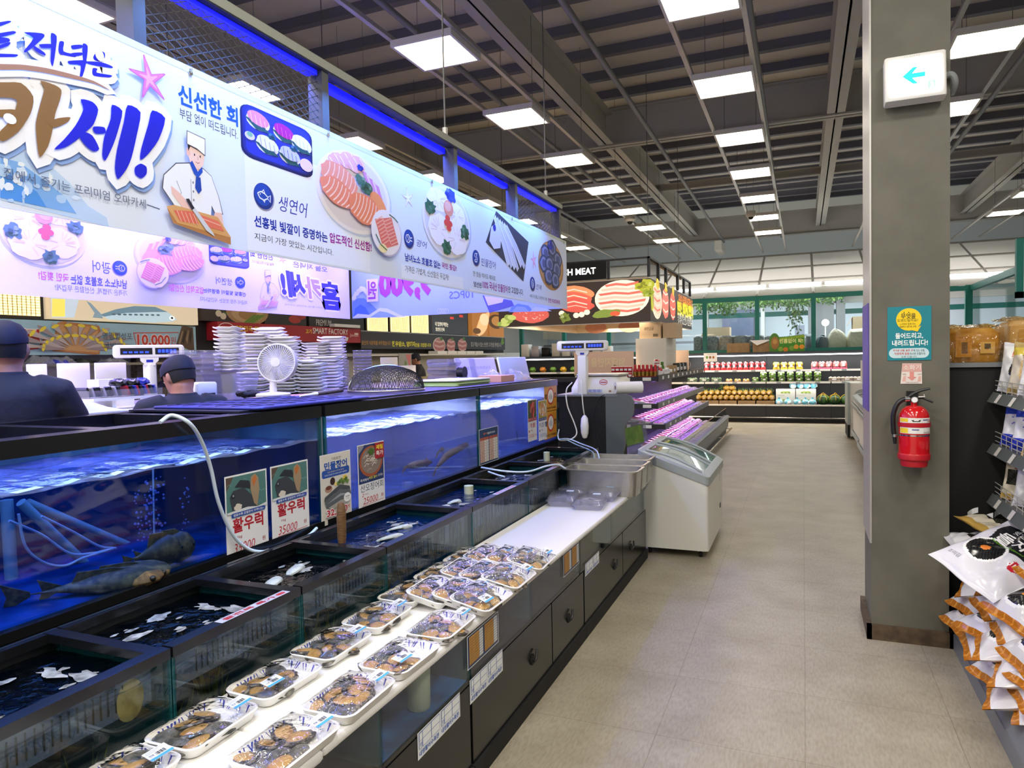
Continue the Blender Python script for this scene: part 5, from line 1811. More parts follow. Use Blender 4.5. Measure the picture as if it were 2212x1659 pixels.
# papers, pad, cloth, brush
for k,(x,y,rz,c,nm) in enumerate(((-2.98,3.42,.4,'pink_paper','pink paper sheet under the fan base'),(-2.90,3.58,-.2,'pink_paper','second pink paper sheet lying right of the fan'))):
    o = MB().cbox((0,0,.001 + .0012 * k),(.21,.29,.0012),c).build('paper_sheet')
    o.location = (x,y,TZ); o.rotation_euler = (0,0,rz)
    tag(o,nm,'paper')
p = at(718,861,z=TZ)
tag(MB().rbox((p.x - .05,p.y - .1,TZ),(p.x + .05,p.y + .12,TZ + .008),.01,'sponge_green').build('scrub_pad'),'green scrub pad on the tank lid right of the fan','scrub pad')
p = at(537,857,z=TZ)
tag(MB().ell((p.x,p.y,TZ + .018),(.07,.08,.02),'black_matte',16,8,noise=.008).build('cloth'),'crumpled black cloth behind the fan base','cloth')
a,b = at(648,856,z=TZ + .02),at(738,843,z=TZ + .02)
d = (b - a).normalized()
t = thing('knife','long knife with dark wooden handle beside the fan','knife',a)
MB().tube([a + d * (b - a).length * .35,b],[.011,.014],'wood_dark',10).build('handle',t)
MB().tube([a,a + d * (b - a).length * .36],[.004,.012],'white_plastic',8).build('blade',t)
# colander dome
cp = Vector((-2.60,4.06,TZ))
t = thing('mesh_strainer','upturned wire mesh strainer dome on the tank lid','strainer',cp)
R_ = .255
MB().tube([cp + Vector((R_ * math.cos(2 * PI * k / 40),R_ * math.sin(2 * PI * k / 40),.01)) for k in range(41)],.006,'steel',8).build('rim_ring',t)
MB().tube([cp + Vector((R_ * math.cos(a) * .707,R_ * math.cos(a) * .707,.01 + .165 * math.sin(a))) for a in [PI * k / 20 for k in range(21)]],.004,'steel',6).build('cross_wire',t)
mb = MB()
for ax in (0,1):
    for k in range(-17,18):
        o_ = k / 17.5 * R_
        w = math.sqrt(R_ * R_ - o_ * o_)
        pts = []
        for j in range(11):
            s_ = -w + 2 * w * j / 10
            rr = math.sqrt(max(0,1 - (o_ * o_ + s_ * s_) / R_ ** 2))
            q = (o_,s_) if ax else (s_,o_)
            pts.append(cp + Vector((q[0],q[1],.01 + .16 * rr ** .8)))
        mb.tube(pts,0.0021,'mesh_wire',3,caps=False)
mb.build('wire_mesh',t)
# stacked cutting boards
BN = ['bottom','second','third','top']
for k in range(4):
    o = MB().rbox((-.20,-.30,0),(.20,.30,.0115),.03,'white_plastic' if k == 3 else 'board_green').build('cutting_board')
    o.location = (-2.60 + .01 * (k % 2),5.02 + .012 * (k % 3),TZ + .0122 * k)
    tag(o,'%s board in the pile of pale green cutting boards beside the strainer' % BN[k],'cutting board','pile of cutting boards')
# clutter on the far end of the lid
def on(px_,py_,z=None):
    return at(px_,py_,z=TZ if z is None else z)
p = on(957,828)
for k in range(3):
    o = dup(shell0,(p.x - .12,p.y + .25,TZ + .001 + .07 * k),(0,0,1.2 + .1 * k),'%s clear pack in the pile of three behind the green boards' % ('bottom','middle','top')[k],'clear packs piled on the lid')
t = thing('tape_dispenser','dark tape dispenser behind the green boards','tape dispenser',(-2.75,5.55,TZ))
MB().rbox((-2.82,5.42,TZ),(-2.74,5.62,TZ + .05),.02,'blue_black').build('base',t)
MB().cyl((-2.81,5.56,TZ + .085),.055,.06,'blue_black',24,axis='x').build('roll',t)
t = thing('carton','small pale pink carton on the far end of the lid','box',(-2.50,5.72,TZ))
MB().box((-2.62,5.55,TZ),(-2.40,5.85,TZ + .055),'pink_paper').build('box_body',t)
# clear crumpled bag
def bag_fn(c,dx,dy,h,seed):
    rnd = random.Random(seed)
    ph = [rnd.uniform(0,6) for _ in range(6)]
    def f(u,v):
        a,b = 2 * u - 1,2 * v - 1
        e = (1 - a ** 4) * (1 - b ** 4)
        return (c[0] + a * dx,c[1] + b * dy,c[2] + h * e * (.62 + .2 * math.sin(7 * u + ph[0]) + .18 * math.sin(11 * v + ph[1]) + .14 * math.sin(17 * (u + v) + ph[2])))
    return f
tag(MB().grid(bag_fn((-2.62,6.12,TZ),.22,.20,.12,3),18,18,'clear_bag',smooth=False).build('plastic_bag'),'crumpled clear plastic bag on the far end of lid','bag')
# white sign backs standing in a row
for k,(a,b,c,d_,rz) in enumerate(((990,772,1031,812,0),(1034,772,1077,812,0),(1080,771,1128,812,0),(1136,772,1186,812,.12),(1190,770,1232,812,0))):
    A0,A1 = at(a,b,x=-3.05 + .33 * (k > 2)),at(c,d_,x=-3.05 + .33 * (k > 2))
    z0 = 1.475
    t = thing('sign_holder','white back of a price stand at the far end of the lid, %s from left' % ORD[k],'sign',(A0.x + .1,(A0.y + A1.y) / 2,z0),'white price stand backs')
    y0,y1 = sorted((A0.y,A1.y))
    xs_ = A0.x + .145
    mb = MB(); mb.T = Matrix.Translation((xs_,min(6.31,(y0 + y1) / 2 * xs_ / A0.x),z0)) @ Matrix.Rotation(-.22,4,'Y') @ Matrix.Translation((0,0,-z0))
    hw = (y1 - y0) / 2 * .97
    mb.rbox((-.008,-hw,z0 - .03),(.008,hw,z0 + .185),.006,'white_plastic').box((.0075,-hw + .008,z0 - .02),(.0095,hw - .008,z0 + .175),'label_white')
    mb.build('panel',t)
    if k < 2:
        A = Art((.0096,0,0),(0,1,0),(0,0,1))
        A.text(('모둠초','싱싱한회맛')[k],-hw * .7,z0 + .07,hw * .7,z0 + .10,'#c9c7ee',.01,mirror=True)
        m2 = MB(); m2.T = mb.T
        A.dump(m2).build('show_through_print',t)

# ------------------------------------------------------------------ staff side: table, dishes, containers
TB = 1.405
t = thing('work_table','steel work table behind the fish tanks','table',(-3.95,4.9,0))
MB().box((-4.4,3.28,TB - .04),(-3.42,6.9,TB),'steel').build('tabletop',t)
for x in (-4.35,-3.5):
    for y in (3.35,6.8):
        MB().cyl((x,y,0),.02,TB - .04,'steel',10).build('leg',t)
dish0 = MB()
def dr(i,z,r):
    return [(x,y,z + (.0045 * math.sin(9 * math.atan2(y,x)) if i < .02 else 0)) for x,y in rrect(-.122 + i,-.088 + i,.122 - i,.088 - i,r,6)]
dish0.loft([dr(.045,0,.03),dr(.03,.006,.04),dr(0,.019,.05),dr(.0,.024,.05),dr(.034,.012,.04),dr(.05,.010,.03)],'foam_tray',caps=True)
dish = dish0.build('foam_dish')
STK = [(3.745,1.59,12,1.0,0,'the stack on the frosted tub'),(3.97,1.405,18,1.05,0,'the tall stack just left of the fan'),(4.17,1.405,17,1.07,0,'the tall stack behind the fan'),
       (4.29,1.405,17,1.0,0,'the second stack behind the fan'),(4.44,1.405,20,1.06,.0045,'the leaning tallest stack'),(4.67,1.405,16,1.08,0,'the stack right of the leaning one'),
       (4.88,1.405,18,1.06,0,'the rearmost stack at the right'),(4.80,1.405,11,.97,0,'the front right stack'),(4.50,1.405,10,.985,0,'the front stack right of the fan'),(4.60,1.405,9,.955,0,'the low front stack beside the strainer')]
firstd = True
rnd = random.Random(12)
for (yy,zb,n,kf,lean,nm) in STK:
    for j in range(n):
        x,y = -3.72 * kf + rnd.uniform(-.006,.006),yy * kf * 1.02 + rnd.uniform(-.008,.008) - lean * 4 * j
        z = zb + .0262 * j
        o = dish if firstd else dish.copy()
        if not firstd:
            COL.objects.link(o)
        firstd = False
        o.location = (x,y,z)
        o.rotation_euler = (rnd.uniform(-.03,.03) + lean * 18,rnd.uniform(-.03,.03),PI / 2 * (yy < 3.9) + rnd.uniform(-.08,.08) + .5)
        tag(o,'%s foam dish from the bottom in %s' % (ORD[j],nm),'dish','stacked white foam dishes')
t = thing('plastic_tub','frosted square tub holding foam dishes left of the fan','tub',(-3.72,3.82,TB))
MB().loft([[(x,y,z) for x,y in rrect(-3.72 - w,3.82 - w,-3.72 + w,3.82 + w,.03,4)] for w,z in ((.12,TB + .001),(.14,TB + .165),(.145,TB + .175),(.135,TB + .176))],'cloudy_plastic').build('tub_body',t)
cont0 = MB()
def cr(w,l,z,r):
    return [(x,y,z) for x,y in rrect(-w / 2,-l / 2,w / 2,l / 2,r,4)]
cont0.loft([cr(.19,.26,0,.02),cr(.21,.29,.03,.02),cr(.225,.30,.032,.02),cr(.2,.27,.034,.02),cr(.19,.26,.05,.02)],'clear_plastic',caps=True)
c0 = cont0.build('clear_container')
for j in range(9):
    o = c0 if j == 0 else c0.copy()
    if j:
        COL.objects.link(o)
    o.location = (-3.78,3.57,TB + .001 + .036 * j)
    o.rotation_euler = (0,0,.03 * (j % 3))
    tag(o,'%s clear container from the bottom of the pile left of the foam dishes' % ORD[j],'container','pile of clear containers')
r0 = MB().lathe([(.07,0),(.082,.004),(.086,.03),(.09,.032),(.084,.034)],(0,0,0),'clear_plastic',28).build('round_lid')
for cl,(x,y,n,nm) in enumerate(((-3.72,5.42,12,'tall pile of round clear tubs behind the strainer'),(-3.80,5.18,9,'low pile of round clear tubs by foam dishes'))):
    for j in range(n):
        o = r0 if cl == 0 and j == 0 else r0.copy()
        if not (cl == 0 and j == 0):
            COL.objects.link(o)
        o.location = (x + .002 * (j % 2),y,TB + .001 + .028 * j)
        tag(o,'%s tub from the bottom in the %s' % (ORD[j],nm),'tub','piles of round clear tubs')
t = thing('label_printer','white label printer behind the capped man in the middle','printer',(-3.62,3.42,TB))
MB().rbox((-3.70,3.32,TB),(-3.52,3.50,TB + .13),.02,'white_plastic').build('housing',t)
MB().box((-3.521,3.36,TB + .04),(-3.518,3.47,TB + .06),'black_plastic').build('paper_slot',t)
# low shelf under the clutter at left
t = thing('prep_shelf','high white prep shelf behind the left end of the tanks','shelf',(-3.9,2.6,0))
MB().box((-4.7,1.2,1.365),(-3.50,3.26,1.40),'white_plastic').build('countertop',t)
for x in (-4.65,-3.9):
    for y in (1.25,2.2,3.2):
        MB().cyl((x,y,0),.02,1.365,'steel',10).build('leg',t)
PC = 1.40
t = thing('shelf_rack','small white rack with sachet trays behind the tanks','rack',(-3.72,2.93,PC))
MB().box((-3.82,2.70,PC + .055),(-3.62,3.17,PC + .07),'white_plastic').build('rack_shelf',t)
for y in (2.71,2.84,3.155):
    MB().box((-3.80,y - .012,PC),(-3.64,y + .012,PC + .055),'white_plastic').build('leg',t)
for k,(y0,y1) in enumerate(((2.69,2.93),(2.94,3.17))):
    t = thing('sachet_tray',['clear tray of grey sachets on the white rack','clear tray of red and dark sachets on the white rack'][k],'tray',(-3.72,(y0 + y1) / 2,PC + .0705))
    MB().box((-3.80,y0,PC + .071),(-3.64,y1,PC + .074),'clear_plastic').box((-3.645,y0,PC + .074),(-3.64,y1,PC + .115),'clear_plastic').box((-3.80,y0,PC + .074),(-3.795,y1,PC + .115),'clear_plastic').box((-3.80,y0,PC + .074),(-3.64,y0 + .004,PC + .115),'clear_plastic').build('tray_box',t)
    for j in range(9):
        yy = y0 + .02 + j * (y1 - y0 - .03) / 9
        o = MB().cbox((0,0,0),(.10,.012,.055),('bag_dark','silver_film','bag_dark')[j % 3] if k == 0 else ('ext_red_dull','bag_dark','bag_blue')[j % 3]).build('sachet')
        o.location = (-3.72,yy,PC + .105); o.rotation_euler = (.35,0,.1 * (j % 3))
        tag(o,'%s sachet from the left in the %s tray on the white rack' % (ORD[j],('left','right')[k]),'sachet','sachets in the clear trays')
for k,(px_,py_,c,nm) in enumerate(((255,836,'bag_dark','black foil pouch heaped above the sachet trays'),(283,838,'bag_dark','small black foil pouch between two pouches'),(305,838,'bag_blue','blue foil pouch heaped above the sachet trays'))):
    p = at(px_,py_,x=-3.74)
    tag(MB().ell((-3.74,p.y,PC + .15),(.05,.05,.022),c,14,8,noise=.007).build('foil_pouch'),nm,'pouch')
p = at(245,838,x=-3.95)
tag(MB().box((-4.02,p.y - .12,PC + .0),(-3.92,p.y + .12,PC + .17),'white_plastic').build('tissue_box'),'white box behind the sachet rack','box')
for k,(y,nm) in enumerate(((3.05,'clear box with green leaf print under the rack'),(3.21,'second clear box with green leaf print, right of the first'))):
    t = thing('leaf_box',nm,'box',(-3.58,y,PC))
    MB().rbox((-3.62,y - .065,PC),(-3.52,y + .065,PC + .05),.01,'cloudy_plastic').build('box_body',t)
    A = Art((-3.5195,0,0),(0,1,0),(0,0,1))
    for j in range(5):
        a = .4 + j * .6
        A.poly([(y,PC + .012),(y + .03 * math.cos(a),PC + .018 + .026 * math.sin(a)),(y + .018 * math.cos(a + .5),PC + .016 + .02 * math.sin(a + .5))],'#3fae3a')
    A.dump(MB()).build('leaf_print',t)
tag(MB().grid(bag_fn((-3.65,2.42,1.402),.14,.40,.07,8),14,18,'white_plastic',smooth=False).build('plastic_bag'),'crumpled white plastic sheet behind the left tank rim','bag')
tag(MB().grid(bag_fn((-3.70,2.50,PC + .001),.10,.12,.09,5),12,12,'clear_bag',smooth=False).build('plastic_bag'),'small clear bag beside the shoulder of the near man','bag')
# white price stand backs at left
for k,(a,c,b,d_) in enumerate(((57,104,787,868),(123,197,785,884),(204,274,784,850))):
    A0,A1 = at(a,b,x=-4.5),at(c,d_,x=-4.5)
    t = thing('sign_holder','large white board back standing behind the capped men, %s from left' % ORD[k],'sign',(-4.5,(A0.y + A1.y) / 2,PC),'large white board backs')
    MB().rbox((-4.508,A0.y,PC - .0),(-4.492,A1.y,A0.z),.006,'white_plastic').build('panel',t)
    MB().box((-4.56,A0.y + .05,PC),(-4.44,A0.y + .09,PC + .012),'off_white').build('foot',t)

# scale heads
def scale_head(name,label,c,nrm,w,base_z,pole_r):
    """price computing scale: two-sided display on a pole"""
    u = Vector((0,0,1)).cross(nrm).normalized()
    t = thing(name,label,'scale',(c.x,c.y,base_z))
    M_ = Matrix(((u.x,-nrm.x,0,c.x),(u.y,-nrm.y,0,c.y),(0,0,1,c.z),(0,0,0,1)))
    mb = MB(); mb.T = M_
    h = w * .2
    q = rrect(-w / 2,-h / 2,w / 2,h / 2,h * .25,4)
    mb.loft([[(x * s_,y_,z_ * s2) for x,z_ in q] for s_,s2,y_ in ((.93,.85,-.035),(1,1,-.02),(1,1,.02),(.93,.85,.035))],'white_plastic',caps=True)
    mb.build('display_housing',t)
    mb = MB(); mb.T = M_
    mb.box((-w * .40,-.0375,-h * .24),(w * .04,-.034,h * .26),'black_plastic').box((w * .08,-.0375,-h * .24),(w * .42,-.034,h * .26),'black_plastic')
    mb.build('display_window',t)
    mb = MB(); mb.T = M_
    for k in range(5):
        mb.box((-w * .36 + k * w * .075,-.0382,-h * .13),(-w * .31 + k * w * .075,-.0376,h * .0),'blue_lcd')
    for k in range(5):
        mb.box((w * .12 + k * w * .055,-.0382,-h * .12),(w * .16 + k * w * .055,-.0376,h * .14),'blue_lcd')
    mb.build('lit_digits',t)
    mb = MB(); mb.T = M_
    mb.loft([[(x * .5 * a,y_,z_) for x,y_ in ((-w * .26,-.03),(w * .26,-.03),(w * .26,.03),(-w * .26,.03))] for a,z_ in ((1.0,-h * .45),(.95,-h * .75),(.62,-h * .95),(.6,-h * 1.1))],'white_plastic',caps=True)
    mb.build('neck',t)
    mb = MB(); mb.T = M_
    mb.box((-.02,-.0315,-h * .86),(.02,-.030,-h * .66),'bag_blue')
    mb.build('badge',t)
    MB().rbox((c.x - pole_r,c.y - pole_r * .8,base_z),(c.x + pole_r,c.y + pole_r * .8,c.z - h),.01,'white_plastic').build('pole',t)
    return t

mat('blue_lcd','#2038ff',0.4,emit='#2a48ff',estr=1.3)
mat('warm_lcd','#ffb060',0.4,emit='#ffb060',estr=1.3)
c = at(322,759,x=-4.0)
scale_head('weighing_scale','white scale display on a post behind the bowed man',c,(Vector((0,0,c.z)) - c).normalized() * 1.0 if False else Vector((.80,-.60,0)),.42,1.40,.035)

# ------------------------------------------------------------------ people
def person(label,loc,rz,h,bow=0.0,turn=0.0,stoop=0.0):
    """a standing figure facing local +y; only head and shoulders show above the tanks"""
    t = thing('person',label,'person',loc,None,rz)
    k = h / 1.72
    hp = Vector((0,.02 + stoop * .25,1.44 * k - stoop * .02))       # base of the neck
    MH = Matrix.Translation(hp + Vector((0,.015 + .05 * bow,.125 * k))) @ Euler((-bow,0,turn)).to_matrix().to_4x4()
    body = MB()
    def rgs(cx,cy,z,a,b,n=20):
        return [(cx + a * math.cos(2 * PI * i / n),cy + b * math.sin(2 * PI * i / n),z) for i in range(n)]
    tor = [(0,0.0,.92,.15,.10),(0,.0,1.02,.155,.105),(0,.01,1.15,.165,.11),(0,.012,1.28,.185,.115),(0,.01,1.36,.19,.105),(0,.01,1.405,.15,.085),(0,.015,1.435,.08,.07),(0,.02,1.48,.06,.062),(0,.025,1.54,.058,.06)]
    body.loft([rgs(x,y + stoop * max(0,z - .95) * .5,z * k,a,b) for x,y,z,a,b in tor],'skin',caps=True)
    for s_ in (-1,1):
        body.tube([(s_ * .085,0,.95 * k),(s_ * .09,.01,.5 * k),(s_ * .09,0,.06 * k)],[.085,.06,.042],'skin',12)
        body.tube([(s_ * .09,-.02,.05),(s_ * .095,.12,.04)],[.05,.035],'skin',10)
        so = stoop * .22
        body.tube([(s_ * .17,so + .01,1.375 * k),(s_ * .235,so + .03,1.22 * k),(s_ * .23,so + .07,1.07 * k),(s_ * .17,so + .28,1.04 * k),(s_ * .15,so + .33,1.03 * k)],[.062,.05,.043,.033,.034],'skin',12)
        for f in range(5):
            body.tube([(s_ * (.15 + .018 * (f - 2)),so + .33,1.03 * k),(s_ * (.15 + .02 * (f - 2)),so + .40 - .01 * abs(f - 2),1.02 * k),(s_ * (.15 + .02 * (f - 2)),so + .43 - .015 * abs(f - 2),1.0 * k)],[.012,.01,.008],'skin',8)
    hd = MB(); hd.T = MH
    prof = [(-.085,.052,.055,.012),(-.06,.060,.072,.01),(-.03,.068,.088,.006),(.01,.075,.098,.0),(.05,.078,.101,-.004),(.09,.070,.092,-.008),(.115,.048,.064,-.008),(.127,.01,.012,-.008)]
    hd.loft([rgs(0,y,z,a,b) for z,a,b,y in prof],'skin',caps=True)
    hd.tube([(0,.092,.035),(0,.118,-.005),(0,.098,-.015)],[.012,.016,.01],'skin',8)
    for s_ in (-1,1):
        hd.ell((s_ * .08,-.012,.01),(.010,.02,.033),'skin',10,8,(0,0,s_ * .35))
        hd.ell((s_ * .032,.092,.03),(.012,.006,.007),'skin',8,6)
    hd.ell((0,.092,-.045),(.022,.008,.008),'skin',8,6)
    body.v += []
    n = len(body.v)
    body.v += hd.v; body.f += [[i + n for i in f] for f in hd.f]; body.m += hd.m; body.c += hd.c; body.sm += hd.sm
    o = body.build('body',t,True)
    md = o.modifiers.new('skin_union','REMESH'); md.mode = 'VOXEL'; md.voxel_size = .009; md.use_smooth_shade = True
    md2 = o.modifiers.new('soften','SMOOTH'); md2.iterations = 4; md2.factor = .5
    hair = MB(); hair.T = MH
    n_ = 24
    rings = []
    for z,a,b,y,z_front in ((-.028,.070,.092,-.004,.06),(0,.079,.102,-.004,.06),(.03,.081,.105,-.006,.06),(.07,.079,.103,-.008,.07),(.105,.062,.082,-.010,.105),(.128,.02,.026,-.008,.128)):
        rg_ = []
        for i in range(n_):
            a_ = 2 * PI * i / n_
            f_ = max(0,math.sin(a_) + .15)
            rg_.append((a * math.cos(a_),y + b * math.sin(a_),z + (z_front - z) * min(1,f_ * 1.6)))
        rings.append(rg_)
    hair.loft(rings,'hair',caps=True)
    hair.build('hair',t,True)
    for s_ in (-1,1):
        mb = MB(); mb.T = MH
        mb.ell((s_ * .03,.094,.03),(.010,.005,.005),'label_white',8,6).ell((s_ * .03,.0985,.03),(.004,.002,.004),'black_plastic',8,6)
        mb.build('eye',t,True)
    cap = thing_part('cap',t)
    mb = MB(); mb.T = MH
    rings = []
    for z,a,b,y in ((.045,.086,.110,-.006),(.06,.088,.113,-.006),(.095,.083,.106,-.008),(.125,.062,.08,-.010),(.142,.03,.04,-.010),(.146,.004,.004,-.010)):
        rings.append([(a * math.cos(2 * PI * i / 28),y + b * math.sin(2 * PI * i / 28),z + (.018 * max(0,-math.sin(2 * PI * i / 28)) ** 2 * (z < .07) * -1)) for i in range(28)])
    mb.loft(rings,'cap_navy',caps=False)
    c_ = mb.build('crown',cap,True)
    mb = MB(); mb.T = MH
    mb.grid(lambda u,v: ((u - .5) * .15 * (1 - .25 * v),.095 + .075 * v * (1 - (2 * u - 1) ** 2 * .5),.052 - .02 * v - .02 * (2 * u - 1) ** 2),10,5,'cap_navy')
    mb.build('brim',cap,True)
    mb = MB(); mb.T = MH
    mb.tube([(.05 * math.cos(a),-.098 - .012 * math.sin(a) + .03 * abs(math.cos(a)) ** 2,.035 + .005 * math.sin(a)) for a in [PI * i / 10 for i in range(11)]],.006,'mat_blue',6)
    mb.ell((0,-.094,.062),(.035,.022,.022),'hair',12,8)
    mb.build('strap',cap,True)
    sh = MB()
    tor2 = [(0,0.0,.90,.17,.12),(0,.0,1.0,.172,.12),(0,.01,1.15,.18,.125),(0,.012,1.28,.20,.13),(0,.01,1.365,.205,.12),(0,.01,1.415,.17,.10),(0,.012,1.45,.10,.085),(0,.016,1.475,.078,.078)]
    sh.loft([rgs(x,y + stoop * max(0,z - .95) * .5,z * k,a,b) for x,y,z,a,b in tor2],'cloth_navy',caps=True)
    for s_ in (-1,1):
        so = stoop * .22
        sh.tube([(s_ * .10,so,1.40 * k),(s_ * .185,so + .01,1.375 * k),(s_ * .24,so + .025,1.25 * k),(s_ * .245,so + .05,1.14 * k)],[.07,.078,.07,.066],'cloth_navy',14)
    o = sh.build('shirt',t,True)
    md = o.modifiers.new('cloth_union','REMESH'); md.mode = 'VOXEL'; md.voxel_size = .011; md.use_smooth_shade = True
    md2 = o.modifiers.new('soften','SMOOTH'); md2.iterations = 6; md2.factor = .5
    mb = MB()
    mb.loft([rgs(0,.016 + stoop * .25,z * k,a,a) for z,a in ((1.44,.086),(1.475,.080),(1.48,.076),(1.445,.072))],'cloth_navy')
    mb.build('collar',t,True)
    mb = MB()
    for s_ in (-1,1):
        mb.tube([(s_ * .085,0,.96 * k),(s_ * .09,.01,.5 * k),(s_ * .09,0,.08 * k)],[.11,.085,.07],'black_matte',14)
    mb.build('trousers',t,True)
    return t

def thing_part(name,parent):
    o = bpy.data.objects.new(name,None)
    COL.objects.link(o)
    o.parent = parent
    return o

tag(MB().box((-3.6,0.6,0),(-3.02,3.25,.24),'kraft').build('duckboard'),'raised wooden duckboard where the two capped men stand','platform')
p = at(12,778,x=-3.20)
person('person in navy cap and navy shirt seen from behind at the left edge',(p.x,p.y,.24),math.radians(58),1.62,.10,.0,.0)
p = at(396,822,x=-3.28)
person('person in navy cap bowing over work behind the left tank',(p.x,p.y,.24),math.radians(62),1.45,.42,.35,.05)
# ------------------------------------------------------------------ meat department wall at the far left
LX = -8.0
struct(MB().box((-8.3,1.5,0),(-8.12,24,1.02),'wall_grey').box((-8.3,1.5,1.02),(-8.12,24,1.80),'wall_room').box((-8.3,1.5,1.80),(-8.12,19.0,3.6),'wall_dark'),'wall_meat_department')

def y_at(px_,x=LX):
    return at(px_,700,x=x).y

def lightbox(name,label,px0,py0,px1,py1,col='warm_glow',grid=True):
    a,b = at(px0,py0,x=LX - .04),at(px1,py1,x=LX - .04)
    y0,y1 = a.y,b.y
    z0,z1 = b.z - .0,2.9
    t = thing(name,label,'lightbox',(LX - .08,(y0 + y1) / 2,z0))
    MB().box((-8.119,y0 - .05,z0 - .04),(LX - .06,y1 + .05,z1),'wall_dark').build('frame',t)
    MB().box((LX - .06,y0,z0),(LX - .04,y1,z1 - .04),col).build('lit_panel',t)
    if grid:
        mb = MB()
        n = int((y1 - y0) / .05)
        for k in range(1,n):
            mb.box((LX - .038,y0 + k * .05 - .003,z0),(LX - .034,y0 + k * .05 + .003,z1 - .04),'gold_foil')
        for k in range(1,int((z1 - z0) / .03)):
            mb.box((LX - .038,y0,z0 + k * .03 - .002),(LX - .034,y1,z0 + k * .03 + .002),'gold_foil')
        o = mb.build('metal_mesh',t)
        o['kind'] = 'stuff'
    return t,y0,y1,z0,z1

lightbox('lightbox','glowing yellow mesh panel at the far left under the violet banner',-60,637,88,683)
for k,(a,b,nm) in enumerate(((795,838,'first'),(845,885,'second'),(890,926,'third'))):
    lightbox('lightbox','glowing yellow mesh panel under the blue price banner, %s of three' % nm,a,690,b,716 + 2 * k)

def panel(name,label,cat,px0,px1,z0,z1,col,ink='ink',x=LX):
    """printed board on the wall; returns its artwork with pixel mapping"""
    y0,y1 = y_at(px0,x),y_at(px1,x)
    t = thing(name,label,cat,(x,(y0 + y1) / 2,z0))
    A = Art((x,0,0),(0,1,0),(0,0,1),ink,.0012,.002)
    mb = MB().box((-8.1195,y0,z0),(x,y1,z1),ink,col)
    return t,A,mb,y0,y1

# mackerel picture
t,A,mb,y0,y1 = panel('fish_picture','lit picture of a whole mackerel below the violet banner','picture',108,428,2.21,2.85,'#b9a88c','ink_lit')
A.pp([(110,640),(172,640),(160,686),(112,686)],'#a9b4be')
A.pp([(112,645),(140,646),(140,684),(112,684)],'#d8c458')
A.pp([(186,650),(196,655),(220,680),(222,688),(200,686),(204,676)],'#6f8088')
A.pp([(215,680),(250,668),(290,661),(335,663),(365,676),(382,690),(370,695),(330,697),(280,694),(235,690)],'#9fb2ba')
A.pp([(215,680),(250,668),(290,661),(335,663),(362,674),(330,674),(270,676),(225,684)],'#5b7480')
for k in range(9):
    A.ell(*A.px(245 + k * 12,679 + .2 * k),.03,.012,'#42545c',8)
A.ell(*A.px(371,687),.045,.03,'#e0e6e2',12)
A.ell(*A.px(371,687),.022,.016,'#1c2224',10)
A.dump(mb); mb.build('printed_panel',t)
# dark pictures
t,A,mb,y0,y1 = panel('food_picture','dark picture of noodles, garlic and green onions behind the foam dishes','picture',436,560,2.28,2.85,'#3a2e2a','ink')
for a,b in ((472,677),(482,683)):
    A.ell(*A.px(a,b),.06,.05,'#e2d3b4',12)
A.pp([(480,672),(490,676),(502,688),(496,686)],'#4f7a34')
A.ell(*A.px(535,675),.45,.20,'#b08a5a',26); A.ell(*A.px(535,678),.34,.14,'#c7a574',24); A.ell(*A.px(535,680),.2,.08,'#a8814c',20)
for k in range(7):
    A.pp([(522 + k * 3,699),(545 + k * 4,680),(549 + k * 4,681),(527 + k * 3,700)],('#7c9a3a','#5f8030')[k % 2])
A.dump(mb); mb.build('printed_panel',t)
t,A,mb,y0,y1 = panel('food_picture','dark picture with small tomatoes right of the noodle picture','picture',572,662,2.28,2.85,'#2e2926','ink')
A.ell(*A.px(637,690),.16,.07,'#b0352a',14); A.ell(*A.px(650,684),.13,.05,'#a02c24',14)
A.dump(mb); mb.build('printed_panel',t)
t,A,mb,y0,y1 = panel('sign_board','black board with the word premium below the corner of the banners','sign',668,786,2.24,2.85,'#2a292b','ink')
A.pt('PREMIUM',(683,703),(715,692),'#d8d6d0',.0)
A.dump(mb); mb.build('printed_panel',t)
t,A,mb,y0,y1 = panel('sign_board','black board with two lines of pale lettering right of the yellow panels','sign',934,1010,2.26,2.95,'#2e2f33','ink_lit')
A.pt('내 입맛에 딱맞는',(940,704),(968,697),'#f3ead2',.01)
A.pt('엄선된 돈육',(941,715),(960,708),'#f3ead2',.01)
for a,b in ((976,687),(996,683)):
    A.rect(*A.px(a - 4,b + 2),*A.px(a + 4,b - 2),'#c0392e')
A.dump(mb); mb.build('printed_panel',t)
for k,(a,b,nm) in enumerate(((1020,1053,'lit picture of chicken on a wooden board at the far wall'),(1057,1088,'lit picture of a round dish at the end of the far wall'))):
    t,A,mb,y0,y1 = panel('food_picture',nm,'picture',a,b,2.22,2.95,'#9a6430','ink_lit')
    if k == 0:
        A.ell(*A.px(1043,700),.5,.22,'#e2b07c',20,.6,.1,2); A.ell(*A.px(1046,690),.3,.16,'#eec49a',16)
        A.ell(*A.px(1030,715),.25,.08,'#5a3a1e',14)
    else:
        A.ell(*A.px(1072,695),.55,.2,'#4a3018',22); A.ell(*A.px(1074,694),.4,.14,'#a8753c',20)
    A.dump(mb); mb.build('printed_panel',t)

